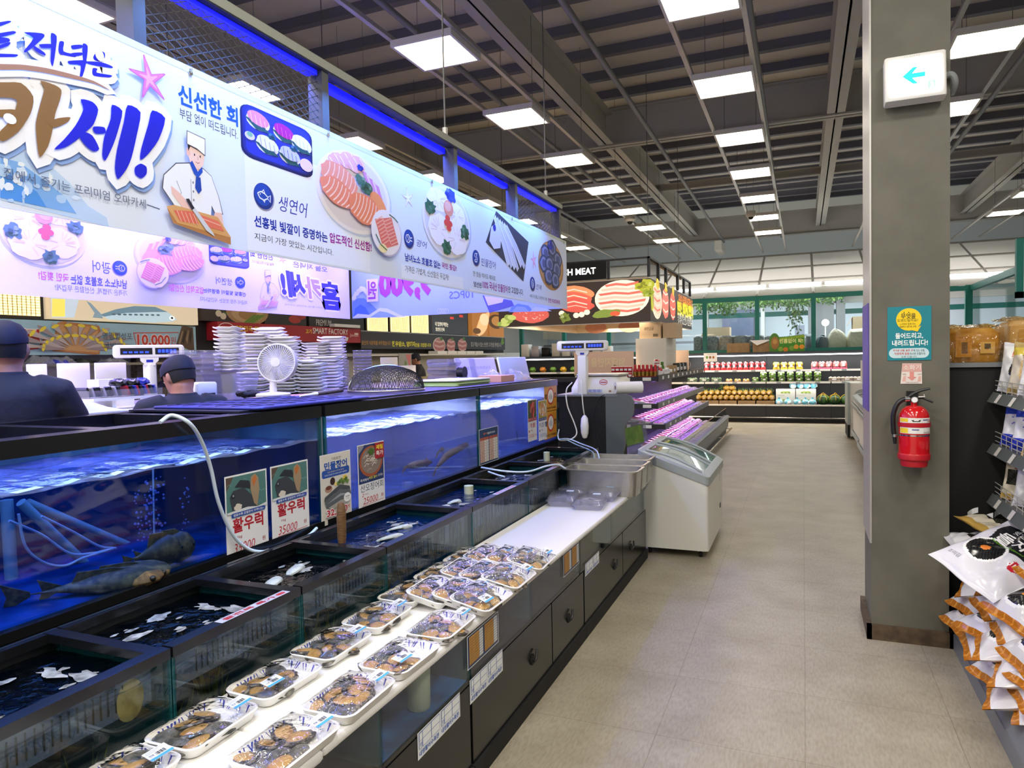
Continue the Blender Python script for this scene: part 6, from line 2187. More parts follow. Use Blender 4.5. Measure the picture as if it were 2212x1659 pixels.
# dried fish banner
BLX = -7.9
t,A,mb,y0,y1 = panel('banner','pale blue banner with dried yellow fish and a red price','banner',-40,422,1.79,2.18,'#9fc3cc','ink',BLX)
zc_ = lambda x,y: (x * .21248,680 + y * .21248)
A.pt('판대결',zc_(-20,270),zc_(400,150),'#c8402c',.05,0,('#f0e6e0',.012))
A.pp([zc_(240,350),zc_(400,310),zc_(440,240),zc_(490,230),zc_(520,265),zc_(480,310),zc_(400,345),zc_(300,358)],'#c8503a')
A.pp([zc_(420,300),zc_(455,250),zc_(475,255),zc_(440,305)],'#efe2dc')
A.pp([zc_(580,80),zc_(640,65),zc_(1000,110),zc_(1018,150),zc_(1010,400),zc_(960,405),zc_(530,370),zc_(520,340),zc_(570,130)],'#b87c48')
A.pp([zc_(590,95),zc_(990,125),zc_(995,385),zc_(545,355)],'#c99a62')
cxp,cyp = A.px(*zc_(760,365))
for row,(r0,r1) in enumerate(((.10,.40),(.30,.62))):
    for k in range(11 + row):
        a = math.radians(12 + 156 * k / (10 + row))
        d = Vector((math.cos(a) * 1.25,math.sin(a) * .56))
        n_ = Vector((-d.y,d.x)).normalized() * .035
        p0,p1 = Vector((cxp,cyp)) + d * r0,Vector((cxp,cyp)) + d * r1
        m_ = p0.lerp(p1,.7)
        A.poly([tuple(p0),tuple(m_ + n_),tuple(p1),tuple(m_ - n_)],('#9a8c8a','#b4a6a0')[k % 2])
        q = p0.lerp(p1,.72)
        A.ell(q.x,q.y,.05,.02,'#e6cf3c',8,a + PI / 2)
A.pt('영광법성포',zc_(1030,250),zc_(1330,185),'#4d5560',-.0)
A.pt('굴비',zc_(1045,335),zc_(1160,275),'#4d5560',0)
A.line([A.px(*zc_(1355,185)),A.px(*zc_(1815,180)),A.px(*zc_(1835,345)),A.px(*zc_(1400,350)),A.px(*zc_(1355,185))],.012,'#c8503a')
A.pt('10,000',zc_(1395,330),zc_(1725,205),'#c8402c',.03,0,('#ece4e2',.01))
A.pt('원',zc_(1735,300),zc_(1785,225),'#c8402c')
A.pp([zc_(1790,300),zc_(1850,110),zc_(1960,130),zc_(1975,380),zc_(1860,330)],'#5b4632')
for k in range(4):
    A.pp([zc_(1810 + k * 36,290 - k * 20),zc_(1850 + k * 30,160 - k * 6),zc_(1862 + k * 28,170),zc_(1830 + k * 36,300)],('#8f7a5c','#2f261e')[k % 2])
A.dump(mb); mb.build('printed_cloth',t)
# red sign
t,A,mb,y0,y1 = panel('sign_board','long red sign with yellow and white lettering behind the foam dishes','sign',470,778,2.0,2.27,'#a8202a','ink',BLX)
zb_ = lambda x,y: (400 + x * .18987,660 + y * .18987)
A.ring(*A.px(*zb_(468,262)),.16,.09,.012,'#f0d6d0',24)
A.pt('화림',zb_(440,272),zb_(495,250),'#f2d8d2',.02)
A.pt('대한민국 프리미엄 1등',zb_(555,290),zb_(1075,250),'#f0cc3a',.03)
A.pt('고기',zb_(1370,318),zb_(1438,270),'#f0cc3a',.03)
A.pt('SMART FACTORY',zb_(1452,320),zb_(1852,272),'#f2ece8',.012)
A.pt('Joosan',zb_(1875,362),zb_(1968,322),'#f2d8d2',.0)
A.rr(*A.px(*zb_(1925,332)),*A.px(*zb_(1968,314)),.01,'#f2d8d2')
A.pt('대한민국',zb_(1740,398),zb_(1808,372),'#e6c8c4',0)
A.poly([A.px(*zb_(1818,362)),A.px(*zb_(1856,362)),A.px(*zb_(1850,395)),A.px(*zb_(1836,412)),A.px(*zb_(1822,395))],'#e6e0e0')
A.dump(mb); mb.build('printed_board',t)
p = at(742,706,x=BLX)
tag(MB().box((BLX - .05,p.y - .35,2.28),(BLX + .06,p.y + .45,2.335),'white_plastic').build('foam_slab'),'white foam lid lying on top of the red sign','lid')
# dark beef banner, sagging
t = thing('banner','dark grey banner with meat plates and yellow lettering at the far wall','banner',(BLX,y_at(935,BLX),1.9))
y0,y1 = y_at(779,BLX),y_at(1090,BLX)
A = Art((BLX,0,0),(0,1,0),(0,0,1),'ink',.0012,.002)
mb = MB().box((BLX - .01,y0,1.885),(BLX,y1,2.235),'ink','#35343a').box((BLX - .012,y0,2.225),(BLX + .004,y1,2.24),'galv')
zd = lambda x,y: (740 + x * .18083,670 + y * .18083)
A.pt('당신의 식문화를 바꾸겠습니다',zd(230,415),zd(575,370),'#c8923a',.01,.15)
A.pt('한우암소, 암돼지',zd(590,440),zd(865,375),'#e8e03a',.045)
A.pt('만을 고집합니다!',zd(870,440),zd(1055,395),'#e8e03a',.03)
for k,(x,y,w,h) in enumerate(((1155,420,150,190),(1295,420,115,180),(1430,415,120,170))):
    L = Loc(A,*fit(A,*zd(x,y),w * .18083,h * .18083))
    if k == 0:
        L.ell(0,0,1,1,'#d8d2cc',24)
    L.ell(0,0,.9,.88,'#c88a88',20,0,.06,k)
    for j in range(5):
        L.line([(-.7,.6 - j * .3),(0,.4 - j * .3),(.7,.55 - j * .3)],.09,('#ecd6d0','#b0544e')[j % 2])
    clump(L,.3,.85,.22,'#4f8a3a',k)
A.pt('믿고 먹을 수 있는 신선한 고기만을 판매합니다',zd(1535,435),zd(1895,390),'#e0ded8',.0)
clump(Loc(A,*fit(A,*zd(1910,370),8,20)),0,0,.8,'#6f9a34',3)
A.dump(mb); mb.build('printed_cloth',t)
# shelf and clutter below the banners
t = thing('wall_shelf','long grey shelf under the pale blue banner','shelf',(-8.0,6.4,1.66))
MB().box((-8.119,4.6,1.66),(-7.75,8.4,1.69),'steel').build('shelf_board',t)
for k,(px_,c,w,h,nm) in enumerate(((82,'clear_bag',.28,.11,'pale crumpled bag on the grey shelf, leftmost'),(118,'bag_blue',.22,.07,'blue folded bag on the grey shelf'),(130,'clear_bag',.3,.1,'clear bag beside the blue bag on grey shelf'),(172,'bag_dark',.3,.07,'dark folded bag on the grey shelf'),(240,'clear_bag',.3,.09,'clear bag right of the dark bag on grey shelf'))):
    tag(MB().grid(bag_fn((-7.9,y_at(px_,-7.9),1.69),.10,w / 2,h,k),10,12,c,smooth=False).build('plastic_bag'),nm,'bag')
tag(MB().box((-8.11,y_at(280,-8.1),1.02),(-8.0,y_at(345,-8.1),1.78),'brick_pattern').build('dark_cabinet'),'dark grey cabinet behind the scale on the post','cabinet')
# service counter with white boards far behind the trays
t = thing('service_counter','pale service counter of the meat department','counter',(-6.2,12.5,0))
MB().box((-6.5,9.4,0),(-5.8,14.5,1.30),'off_white').build('carcass',t)
MB().box((-6.55,9.4,1.30),(-5.75,14.5,1.34),'steel').build('countertop',t)
t = thing('kitchen_hood','pale shelf with white trays over the meat counter','shelf',(-7.6,14,1.72))
MB().box((-8.119,11.2,1.74),(-7.5,17.8,1.77),'off_white').build('shelf_board',t)
for k in range(5):
    o = MB().box((-.12,-.22,0),(.12,.22,.07),'white_plastic').build('foam_box')
    o.location = (-7.7,14.2 + .5 * k,1.7705)
    tag(o,'%s white foam box on the shelf under the dark grey banner' % ORD[k],'box','foam boxes under the dark banner')
A_ = at(772,800,x=-5.9)
t = thing('menu_stand','small meat photo stand beside the far man in black','sign',(-5.95,at(800,780,x=-5.95).y,1.34))
y0,y1 = at(862,780,x=-5.95).y,at(889,780,x=-5.95).y
mb = MB().box((-5.96,y0,1.34),(-5.95,y1,1.34 + .42),'ink','#8a8f8c')
A = Art((-5.95,0,0),(0,1,0),(0,0,1))
A.poly([(y0 + .2,1.74),(y1 - .02,1.74),(y1 - .05,1.45),(y0 + .34,1.5)],'#b8565a')
A.poly([(y0 + .1,1.42),(y0 + .18,1.66),(y0 + .24,1.6),(y0 + .2,1.42)],'#4f7a34')
A.dump(mb); mb.build('printed_sheet',t)
tag(MB().box((-7.4,11.0,0),(-6.6,14.0,.219),'kraft').build('duckboard'),'raised duckboard behind the far meat counter','platform')
p = at(911,790,x=-6.9)
person('person in black cap and black shirt looking down at the far meat counter',(p.x,p.y,.22),math.radians(118),1.56,.35,0.0,.25)
for k,(a,b) in enumerate(((822,859),(862,898))):
    A0,A1 = at(a,772 + 18 * k,x=-5.0),at(b,820,x=-5.0)
    t = thing('sign_holder',['white board back right of the round tubs','white board back in front of the far man'][k],'sign',(-5.0,(A0.y + A1.y) / 2,1.3))
    MB().rbox((-5.008,A0.y,1.0),(-4.992,A1.y,A0.z),.006,'white_plastic').build('panel',t)
    MB().box((-5.1,A0.y,0),(-4.9,A1.y,1.0),'off_white').build('stand',t)

# ------------------------------------------------------------------ black stand with the second scale
t = thing('scale_stand','black panelled stand with grey curved end beside the freezer','stand',(-1.95,6.9,0))
MB().box((-2.20,6.50,0),(-1.735,7.35,1.265),'black_matte').build('cabinet_body',t)
MB().box((-2.22,6.49,1.265),(-1.62,7.37,1.283),'shelf_grey').build('worktop',t)
prof = [(-1.735,0),(-1.60,0),(-1.58,.70),(-1.55,.82),(-1.56,.95),(-1.54,1.02),(-1.50,1.06),(-1.47,1.10),(-1.465,1.22),(-1.49,1.27),(-1.56,1.29),(-1.735,1.29)]
mb = MB()
n = len(prof)
mb.add([(x,6.495,z) for x,z in prof] + [(x,6.53,z) for x,z in prof],[list(range(n)),[i + n for i in range(n)][::-1]] + [(i,i + n,(i + 1) % n + n,(i + 1) % n) for i in range(n)],'panel_grey')
mb.build('end_panel',t)
t = thing('acrylic_sheet','clear curved acrylic sheet with green label below the grey end panel','sheet',(-1.5,6.6,.7))
MB().grid(lambda u,v: (-1.575 + .10 * u + .06 * (1 - v) ** 2,6.545 + .5 * u,.70 + .34 * v),6,8,'acrylic').build('sheet',t)
MB().grid(lambda u,v: (-1.572 + .08 * u + .03 * (1 - v),6.54 + .4 * u,.78 + .18 * v),3,3,'leaf').build('green_label',t)
c = Vector((-1.99,6.62,1.752))
scale_head('weighing_scale','white scale display with blue digits on a post by the freezer',c,Vector((.12,-.99,0)),.50,1.283,.046)
t = thing('price_scale','pale flat scale platform with a round red stamp beside the post','scale',(-1.83,6.85,1.283))
MB().loft([[(x,y,z) for x,y in rrect(-2.12 + i,6.62 + i,-1.60 - i,7.1 - i,.04,4)] for i,z in ((0,1.285),(0,1.34),(.05,1.445),(.06,1.45))],'off_white',caps=True).build('housing',t)
MB().rbox((-2.08,6.66,1.452),(-1.64,7.08,1.475),.02,'steel_brush').build('pan',t)
A = Art((0,6.612,0),(1,0,0),(0,0,1))
A.rect(-1.98,1.297,-1.80,1.328,'#a9b2d4')
for k in range(4):
    A.rect(-1.975 + .043 * k,1.30,-1.945 + .043 * k,1.325,'#8a94c0')
A.ell(-1.72,1.31,.014,.010,'#8a6a5a',14)
A.dump(MB()).build('keypad',t)
A = Art((0,6.634,0),(1,0,0),(0,0,1))
A.ring(-1.79,1.395,.042,.028,.006,'#c04a44',20)
A.rect(-1.82,1.39,-1.76,1.40,'#c04a44')
A.dump(MB()).build('stamp',t)
t = thing('paper_roll','roll of white plastic bags lying on the stand','roll',(-1.58,6.75,1.29))
d = Vector((.86,.5,0)).normalized()
c = Vector((-1.655,6.56,1.345))
MB().lathe([(.022,0),(.056,0),(.056,.26),(.022,.26)],c,'white_plastic',26,axis=d,caps=False).build('roll_sheet',t)
MB().lathe([(.022,.0),(.018,.0),(.018,.26),(.022,.26)],c,'kraft',20,axis=d,caps=False).build('core',t)
# cords
tag(MB().tube(smooth_path([(-2.07,6.52,1.40),(-2.11,6.46,1.33),(-2.09,6.42,1.18),(-2.02,6.40,1.02),(-1.99,6.38,.92),(-2.02,6.3,.875),(-2.10,6.22,.87),(-2.15,6.3,.90),(-2.18,6.42,.95)]),.006,'cord_white',8).build('power_cord'),'white cord looping down from the scale post to the tank rim','cord')
tag(MB().tube(smooth_path([(-1.98,6.52,1.42),(-1.955,6.45,1.36),(-1.94,6.43,1.2),(-1.925,6.43,1.08)]),.0055,'cord_white',8).build('power_cord'),'straight white cord from the scale down to the wrapped plug','cord')
tag(MB().lathe([(.012,0),(.032,-.03),(.04,-.10),(.036,-.17),(.022,-.215),(.004,-.225)],(-1.925,6.43,1.09),'white_plastic',14).build('wrapped_plug'),'plug socket wrapped in a white plastic bag on the cord','plug')
tag(MB().tube(smooth_path([(-1.74,6.48,1.285),(-1.80,6.46,1.24),(-1.84,6.46,1.1),(-1.83,6.46,.95),(-1.78,6.44,.8)]),.0035,'cord_black',6).build('power_cord'),'thin black cord down the front of the black stand','cord')
# hoses by the tanks
tag(MB().tube(smooth_path([at(346,912,z=1.44),at(372,903,x=-2.19) + Vector((0,0,.01)),at(410,915,x=-2.15),at(436,955,x=-2.17),at(455,1010,x=-2.185),at(472,1085,x=-2.185),at(500,1150,x=-2.18),at(530,1182,x=-2.17),at(565,1192,x=-2.15),at(620,1182,x=-2.16),at(665,1158,x=-2.16),at(684,1141,x=-2.17)],8),.0075,'hose',10).build('air_hose'),'clear hose arching over the left tank rim and hanging past the posters','hose')
tag(MB().tube(smooth_path([at(1040,1010,z=.87),at(1090,1018,z=.87),at(1140,1019,z=.865),at(1180,1007,z=.88),at(1205,1004,z=.87),at(1221,1012,z=.84)],8),.007,'hose',10).build('air_hose'),'thin pale hose lying across the far open tanks to the pans','hose')
tag(MB().tube(smooth_path([at(1055,1019,z=.866),at(1075,1026,z=.862),at(1090,1030,z=.86)],6),.006,'hose',8).build('air_hose'),'short pale hose end beside the long thin hose','hose')
tag(MB().tube(smooth_path([(-2.14,6.32,.87),(-1.98,6.1,.90),(-1.82,5.95,.88),(-1.62,5.72,.86),(-1.56,5.62,.80)],8),.006,'hose',8).build('air_hose'),'pale blue hose running down into the farthest steel pan','hose')
tag(MB().tube(smooth_path([(-2.14,6.30,.87),(-2.0,6.08,.895),(-1.86,5.93,.875),(-1.64,5.68,.85),(-1.60,5.60,.79)],8),.005,'pvc_blue',8).build('air_hose'),'second blue hose beside the one into the farthest pan','hose')

# ------------------------------------------------------------------ chest freezer
fz = Vector((-.985,6.28,0))
t = thing('chest_freezer','white chest freezer with sloping glass lid at the end of the counter','freezer',fz)
X0,X1,Y0,Y1 = -1.262,-.708,5.745,6.82
ZL,ZR = .80,.60     # body height at the left and the right side
q = rrect(X0,Y0,X1,Y1,.03,4)
zt = lambda x: ZL + (ZR - ZL) * (x - X0) / (X1 - X0)
MB().loft([[(x,y,.065) for x,y in q],[(x,y,.075) for x,y in q],[(x,y,zt(x) - .0) for x,y in q]],'freezer_white',caps=True).build('cabinet_body',t)
MB().loft([[(x,y,zt(x)) for x,y in rrect(X0 - .012,Y0 - .012,X1 + .012,Y1 + .012,.04,4)],[(x,y,zt(x) + .065) for x,y in rrect(X0 - .012,Y0 - .012,X1 + .012,Y1 + .012,.05,4)],[(x,y,zt(x) + .078) for x,y in rrect(X0 + .012,Y0 + .012,X1 - .012,Y1 - .012,.05,4)],[(x,y,zt(x) + .072) for x,y in rrect(X0 + .05,Y0 + .05,X1 - .05,Y1 - .05,.04,4)]],'freezer_grey').build('lid_frame',t)
def lid(u,v,y0,y1,up):
    x = X0 + .045 + u * (X1 - X0 - .09)
    y = y0 + v * (y1 - y0)
    return (x,y,zt(x) + .070 + up + .028 * math.sin(PI * u))
for k,(a,b,up) in enumerate(((Y0 + .05,6.34,.006),(6.22,Y1 - .05,.0))):
    l_ = MB().grid(lambda u,v: lid(u,v,a,b,up),10,10,'glass_green').build('glass_lid',t)
    mb = MB()
    for yy in (a,b):
        mb.tube([lid(u / 10,0,yy,yy,up + .004) for u in range(11)],.011,'freezer_grey',8)
    mb.build('lid_rim',l_)
MB().box((X0 + .05,Y0 + .05,.40),(X1 - .05,Y1 - .05,.42),'freezer_white').build('inner_floor',t)
for x in (X0 + .07,X1 - .07):
    for y in (Y0 + .08,Y1 - .08):
        MB().cyl((x - .012,y,.03),.03,.024,'rubber',16,axis='x').box((x - .02,y - .02,.045),(x + .02,y + .02,.075),'steel').build('caster',t)
A = Art((X1 + .0005,0,0),(0,1,0),(0,0,1))
A.text('냉동',6.55,.55,6.62,.585,'#4a6a9a',.01); A.text('고',6.57,.50,6.61,.535,'#4a6a9a',.01)
A.poly([(5.80,.565),(5.83,.575),(5.86,.568),(5.83,.555)],'#c8a09a')
A.dump(MB()).build('sticker',t)
MB().box((X1 - .001,6.58,.25),(X1 + .004,6.64,.29),'black_plastic').build('drain_cap',t)
rnd = random.Random(9)
for k in range(8):
    o = MB().rbox((-.10,-.07,0),(.10,.07,.04),.02,('kraft_pale','pink_paper','white_plastic')[k % 3]).build('frozen_pack')
    o.location = (X0 + .16 + .22 * (k % 2),Y0 + .17 + .22 * (k // 2),.421)
    tag(o,'frozen food pack inside the chest freezer, %s from the front on the %s side' % (ORD[k // 2],('left','right')[k % 2]),'frozen pack','packs inside the chest freezer')

# ------------------------------------------------------------------ meat island with canopy
t = thing('display_island','long refrigerated meat island with tiered grey shelves under violet light','display case',(-2.3,12.3,0))
MB().box((-2.75,10.2,0),(-2.55,14.9,1.30),'shelf_dark').box((-3.9,10.55,0),(-2.55,10.75,1.30),'shelf_dark').build('core',t)
ISX = {'top': (-1.90,1.33),'mid': (-1.90,.945),'low': (-1.80,.655)}
for nm,(xe,z) in ISX.items():
    yn = 9.95
    s_ = MB().box((-2.56,yn,z - .035),(xe,14.8,z - .01),'shelf_grey').box((-3.9,yn,z - .035),(-2.56,10.56,z - .01),'shelf_grey').build('shelf',t)
    MB().box((xe - .02,yn,z - .055),(xe + .012,14.8,z + .03),'shelf_grey' if nm != 'top' else 'shelf_dark').box((-3.9,yn - .012,z - .055),(xe,yn + .015,z + .012),'shelf_dark').build('price_rail',s_)
    for k in range(9 if nm == 'top' else 3):
        y = yn + .3 + k * .45
        MB().box((xe + .0125,y,z - .035),(xe + .014,y + .12,z + .01),'label_white').build('price_tag',s_)
    for k,x in enumerate((-2.05,-2.35,-2.75)):
        MB().box((x - .06,yn - .0135,z - .045),(x + .06,yn - .0125,z + .002),'label_white').build('price_tag',s_)
    if nm != 'low':
        MB().box((xe - .10,yn + .1,z - .06),(xe - .05,14.7,z - .04),'violet_glow').build('led_strip',s_)
    else:
        MB().box((xe - .14,yn + .1,z - .06),(xe - .09,14.7,z - .04),'violet_glow').build('led_strip',s_)
MB().box((-2.55,9.3,0),(-1.47,15.0,.14),'shelf_dark').box((-2.55,9.3,.14),(-1.52,15.0,.24),'shelf_grey').build('well',t)
mb = MB()
n = 5
for a,b in (((-1.52,.10),(-1.47,.10)),):
    pass
prof = [(-1.56,.20),(-1.46,.10),(-1.43,.16),(-1.42,.32),(-1.40,.36),(-1.43,.385),(-1.47,.38)]
k = len(prof)
mb.add([(x,9.3,z) for x,z in prof] + [(x,15.0,z) for x,z in prof],[(i,i + 1,k + i + 1,k + i) for i in range(k - 1)] + [list(range(k)),[i + k for i in range(k)][::-1]],'shelf_grey')
mb.build('front_fascia',t)
MB().box((-1.475,9.3,.385),(-1.468,15.0,.52),'glass').build('glass_guard',t)
MB().box((-1.48,9.3,.52),(-1.463,15.0,.53),'chrome').build('guard_rail',t)
MB().tube([(-1.36,9.4,.12),(-1.36,14.95,.12)],.016,'chrome',10).build('bumper_rail',t)
for y in (9.6,11.4,13.2,14.8):
    MB().tube([(-1.46,y,.13),(-1.36,y,.12)],.010,'chrome',8).build('rail_bracket',t)
for z,p_,x0 in ((1.27,34,-2.1),(.88,34,-2.1),(.58,30,-1.95)):
    area_light('violet_shelf_lamp',(x0,12.4,z),(.1,4.6),p_ * .8,(.62,.38,1.0),(-.45,0,-1),PI * .55)
mat('meat_red','#a83a3a',0.35,noise=('#d88a84',26,4,(1,1,1),(.45,.6)))
# meat packs
mp0 = thing('meat_pack','x','meat pack',(0,0,0),'meat packs on the island')
MB().loft([[(x,y,z) for x,y in rrect(-w / 2,-l / 2,w / 2,l / 2,.02,3)] for w,l,z in ((.13,.19,0),(.15,.21,.022),(.15,.21,.026))],'foam_tray',caps=True).build('foam_tray',mp0,True)
MB().grid(lambda u,v: ((u - .5) * .13,(v - .5) * .19,.024 + .022 * (1 - (2 * u - 1) ** 4) * (1 - (2 * v - 1) ** 4) + .004 * math.sin(19 * u + 13 * v)),8,10,'meat_red').build('meat_slices',mp0,True)
MB().grid(lambda u,v: ((u - .5) * .145,(v - .5) * .205,.028 + .022 * (1 - (2 * u - 1) ** 4) * (1 - (2 * v - 1) ** 4)),6,8,'film').build('wrap_film',mp0,True)
MB().box((-.03,.04,.0505),(.03,.085,.0515),'label_white').build('price_label',mp0,True)
firstp = True
def put_pack(loc,rot,label):
    global firstp
    if firstp:
        mp0.location = loc; mp0.rotation_euler = rot; mp0['label'] = label; firstp = False
    else:
        dup(mp0,loc,rot,label)
rnd = random.Random(21)
for nm,x0,z,word,cols,zz_ in (('mid',-2.02,.945,'upper violet shelf',2,.0),('low',-1.93,.655,'lower violet shelf',3,.0),('well',-1.62,.245,'bottom well',4,.0)):
    y = 10.12
    j = 0
    while y < 14.6:
        for c in range(cols):
            put_pack((x0 - .165 * c + rnd.uniform(-.01,.01),y + rnd.uniform(-.01,.01),z - .008 + .03 * c),(0,.12,rnd.uniform(-.06,.06)),'%s meat pack from the near end of the %s, %s from edge' % (ORD[j],word,ORD[c]))
        y += .226
        j += 1
for k in range(4):
    for s_,z in ((0,.945),(1,.655)):
        put_pack((-2.14 - .17 * k,10.15,z - .008 + .035 * (k % 2)),(0,0,.05),'wrapped meat pack at the end of the %s shelf, %s from the corner' % (('upper','lower')[s_],ORD[k]))

def jar(name,label,cat,loc,r,h,body,lid_,group,square=False):
    t = thing(name,label,cat,loc,group)
    if square:
        MB().rbox((-r,-r,0),(r,r,h * .93),.006,body).build('body',t,True)
        MB().box((-r * .9,-r * .9,h * .93),(r * .9,r * .9,h),lid_).build('lid',t,True)
        MB().box((-r * .8,-r * 1.01,h * .3),(r * .8,-r * 1.003,h * .62),'label_white').build('label',t,True)
    else:
        MB().lathe([(r * .9,0),(r,.01),(r,h * .62),(r * .62,h * .78),(r * .6,h * .82)],(0,0,0),body,16).build('body',t,True)
        MB().lathe([(r * .66,h * .82),(r * .66,h * .98),(r * .6,h)],(0,0,0),lid_,16).build('lid',t,True)
        MB().lathe([(r * 1.01,h * .15),(r * 1.01,h * .5)],(0,0,0),'gold_foil' if body == 'ext_red_dull' else 'label_white',16,caps=False).build('label',t,True)
    return t

TSZ = ISX['top'][1] - .009
yy = 10.06
for k in range(9):
    x = -3.12 + k * .062
    jar('sauce_jar','%s small jar with yellow lid from the left on the island top shelf' % ORD[k],'jar',(x,yy,TSZ),.027,.075,'bag_olive','bag_olive','small yellow lid jars')
for k in range(10):
    x = -2.56 + (k % 5) * .062
    jar('seasoning_box','%s white and red seasoning box from the left, %s tier, left of the red bottles' % (ORD[k % 5],('lower','upper')[k // 5]),'box',(x,yy + .0,TSZ + .086 * (k // 5)),.028,.085,'ext_red_dull','label_white','seasoning boxes',True)
for k in range(6):
    x = -2.24 + k * .058
    jar('sauce_bottle','%s red sauce bottle from the left on the island top shelf' % ORD[k],'bottle',(x,yy,TSZ),.029,.19,'ext_red_dull','ext_red','red sauce bottles')
SIDE = [('spice_box','black_plastic',.05,.16,'dark spice box'),('red_tub','ext_red',.05,.2,'red pepper paste tub'),('red_tub','ext_red',.045,.17,'red tub'),('green_bottle','bag_green',.035,.22,'green bottle'),('can','silver_film',.035,.12,'silver can'),('can','silver_film',.035,.12,'silver can'),
        ('snack_box','kraft',.05,.15,'brown snack box'),('snack_box','kraft',.05,.15,'brown snack box'),('gift_box','bag_dark',.06,.18,'dark gift box'),('gift_box','bag_dark',.06,.18,'dark gift box'),('gift_box','bag_dark',.06,.18,'dark gift box'),('gift_box','bag_dark',.06,.18,'dark gift box')]
y = 10.35
for k,(nm,m,r,h,w) in enumerate(SIDE):
    jar(nm,'%s, number %s along the right side of the island top shelf' % (w,ORD[k]),w.split()[-1],(-2.02,y,TSZ),r,h,m,'label_white' if m in ('ext_red','silver_film') else m,None,nm.endswith('box'))
    if nm == 'red_tub' and k == 1:
        jar('red_tub','red tub with white lid stacked on another red tub','tub',(-2.02,y,TSZ + h + .0005),.045,.07,'ext_red','label_white',None)
    y += r * 2 + .09 + .02 * k
# white block with carton, backing plates
p0,p1 = at(1373,732,y=11.9),at(1439,785,y=11.9)
tag(MB().box((p0.x,11.9,TSZ),(p1.x,12.9,p0.z),'off_white').build('foam_chest'),'tall pale chest standing on the meat island','chest')
c0,c1 = at(1381,697,y=11.95),at(1427,730,y=11.95)
t = thing('carton','cream carton with green markings on the tall pale chest','box',((c0.x + c1.x) / 2,12.15,p0.z))
MB().box((c0.x,11.95,p0.z + .0005),(c1.x,12.35,c0.z),'kraft_pale').build('box_body',t)
A = Art((0,11.948,0),(1,0,0),(0,0,1))
A.pt('제주감귤',(1391,714),(1412,706),'#6a5a40',.0,.2)
for k in range(6):
    A.rect(*A.px(1411 + k * 1.8,727),*A.px(1412 + k * 1.8,721),'#3a3026')
A.dump(MB()).build('printing',t)
tag(MB().box((c1.x + .03,12.0,p0.z + .0005),(c1.x + .26,12.6,c0.z - .02),'kraft_pale').build('carton'),'plain cream carton right of the marked carton','box')
b0,b1 = at(1240,761,y=11.8),at(1369,792,y=11.8)
t = thing('backing_plate','pale pink acrylic plate with faint lettering behind the jars','plate',((b0.x + b1.x) / 2,11.8,TSZ))
mb = MB().box((b0.x,11.8,TSZ),(b1.x,11.81,b0.z),'ink','#e8c8b4')
A = Art((0,11.799,0),(1,0,0),(0,0,1))
A.text('암돼지만을',b0.x + .3,TSZ + .14,b1.x - .15,TSZ + .30,'#f0dcb8',.03,mirror=True)
A.dump(mb); mb.build('printed_plate',t)
b0,b1 = at(1454,757,y=13.2),at(1488,780,y=13.2)
tag(MB().box((b0.x,13.2,TSZ),(b1.x,13.21,b0.z),'ink','#e8ccb8').build('backing_plate'),'small pale pink plate right of the tall chest','plate')
# sign above the far shelf
b0,b1 = at(1520,763,y=14.7),at(1549,781,y=14.7)
t = thing('price_sign','white card with three small pictures at the far end of the island','sign',((b0.x + b1.x) / 2,14.7,1.3))
A = Art((0,14.7,0),(1,0,0),(0,0,1))
mb = MB().box((b0.x,14.701,b1.z),(b1.x,14.708,b0.z),'label_white')
for k,c in enumerate(('#6aa03a','#8a6a3a','#a8703a')):
    A.ell(*A.px(1527 + 7 * k,772),.022,.028,c,10)
A.rect(*A.px(1527,766),*A.px(1543,765),'#b0b0a8')
A.dump(mb); mb.build('card',t)
MB().tube([((b0.x + b1.x) / 2,14.705,TSZ),((b0.x + b1.x) / 2,14.705,b1.z)],.008,'steel',6).build('stem',t)

# canopy over the island
t = thing('canopy_sign','brown lit canopy sign with plates of meat hung over the island','sign',(-3.7,13.8,2.2))
CXR,CYF,CZ0,CZ1 = -2.30,11.516,2.2,2.9
XL,YF = -5.0,16.1
mb = MB().box((XL,CYF,CZ0),(CXR,CYF + .03,CZ1),'ink_lit','#30251f').box((CXR - .03,CYF + .03,CZ0),(CXR,YF,CZ1),'ink_lit','#30251f')
mb.box((XL,CYF - .004,CZ0 - .012),(CXR + .004,CYF + .03,CZ0),'off_white').box((CXR - .03,CYF,CZ0 - .012),(CXR + .004,YF,CZ0),'off_white').box((XL,CYF - .004,CZ1),(CXR + .004,CYF + .03,CZ1 + .01),'off_white').box((CXR - .03,CYF,CZ1),(CXR + .004,YF,CZ1 + .01),'off_white')
A = Art((0,CYF - .001,0),(1,0,0),(0,0,1),'ink_lit',.002,.002)
z6 = lambda x,y: (1000 + x * .28028,600 + y * .28028)
# plate with pork belly
L = Loc(A,*fit(A,1343,644,118,82))
L.ell(0,0,1,.95,'#f4e6cc',30,.12)
L.ell(0,0,.95,.9,'#f7d7c4',26,.12)
for j in range(7):
    yy = .72 - j * .23
    w = .9 * math.sqrt(max(.1,1 - yy * yy))
    L.poly([(-w,yy + .02),(-.3 * w,yy + .10),(.3 * w,yy + .02),(w,yy + .12),(w * .95,yy - .02),(.3 * w,yy - .10),(-.3 * w,yy - .03),(-w * .9,yy - .09)],('#e0695a','#f2b8a4')[j % 2])
L.ell(-.6,-.78,.5,.22,'#7a8a3a',16,.2,.15,2); L.ell(-.25,-.8,.2,.13,'#d05a3a',12,0,.1,3)
clump(L,.85,.55,.32,'#a8a82e',5); clump(L,.95,.2,.2,'#8f9a2c',6)
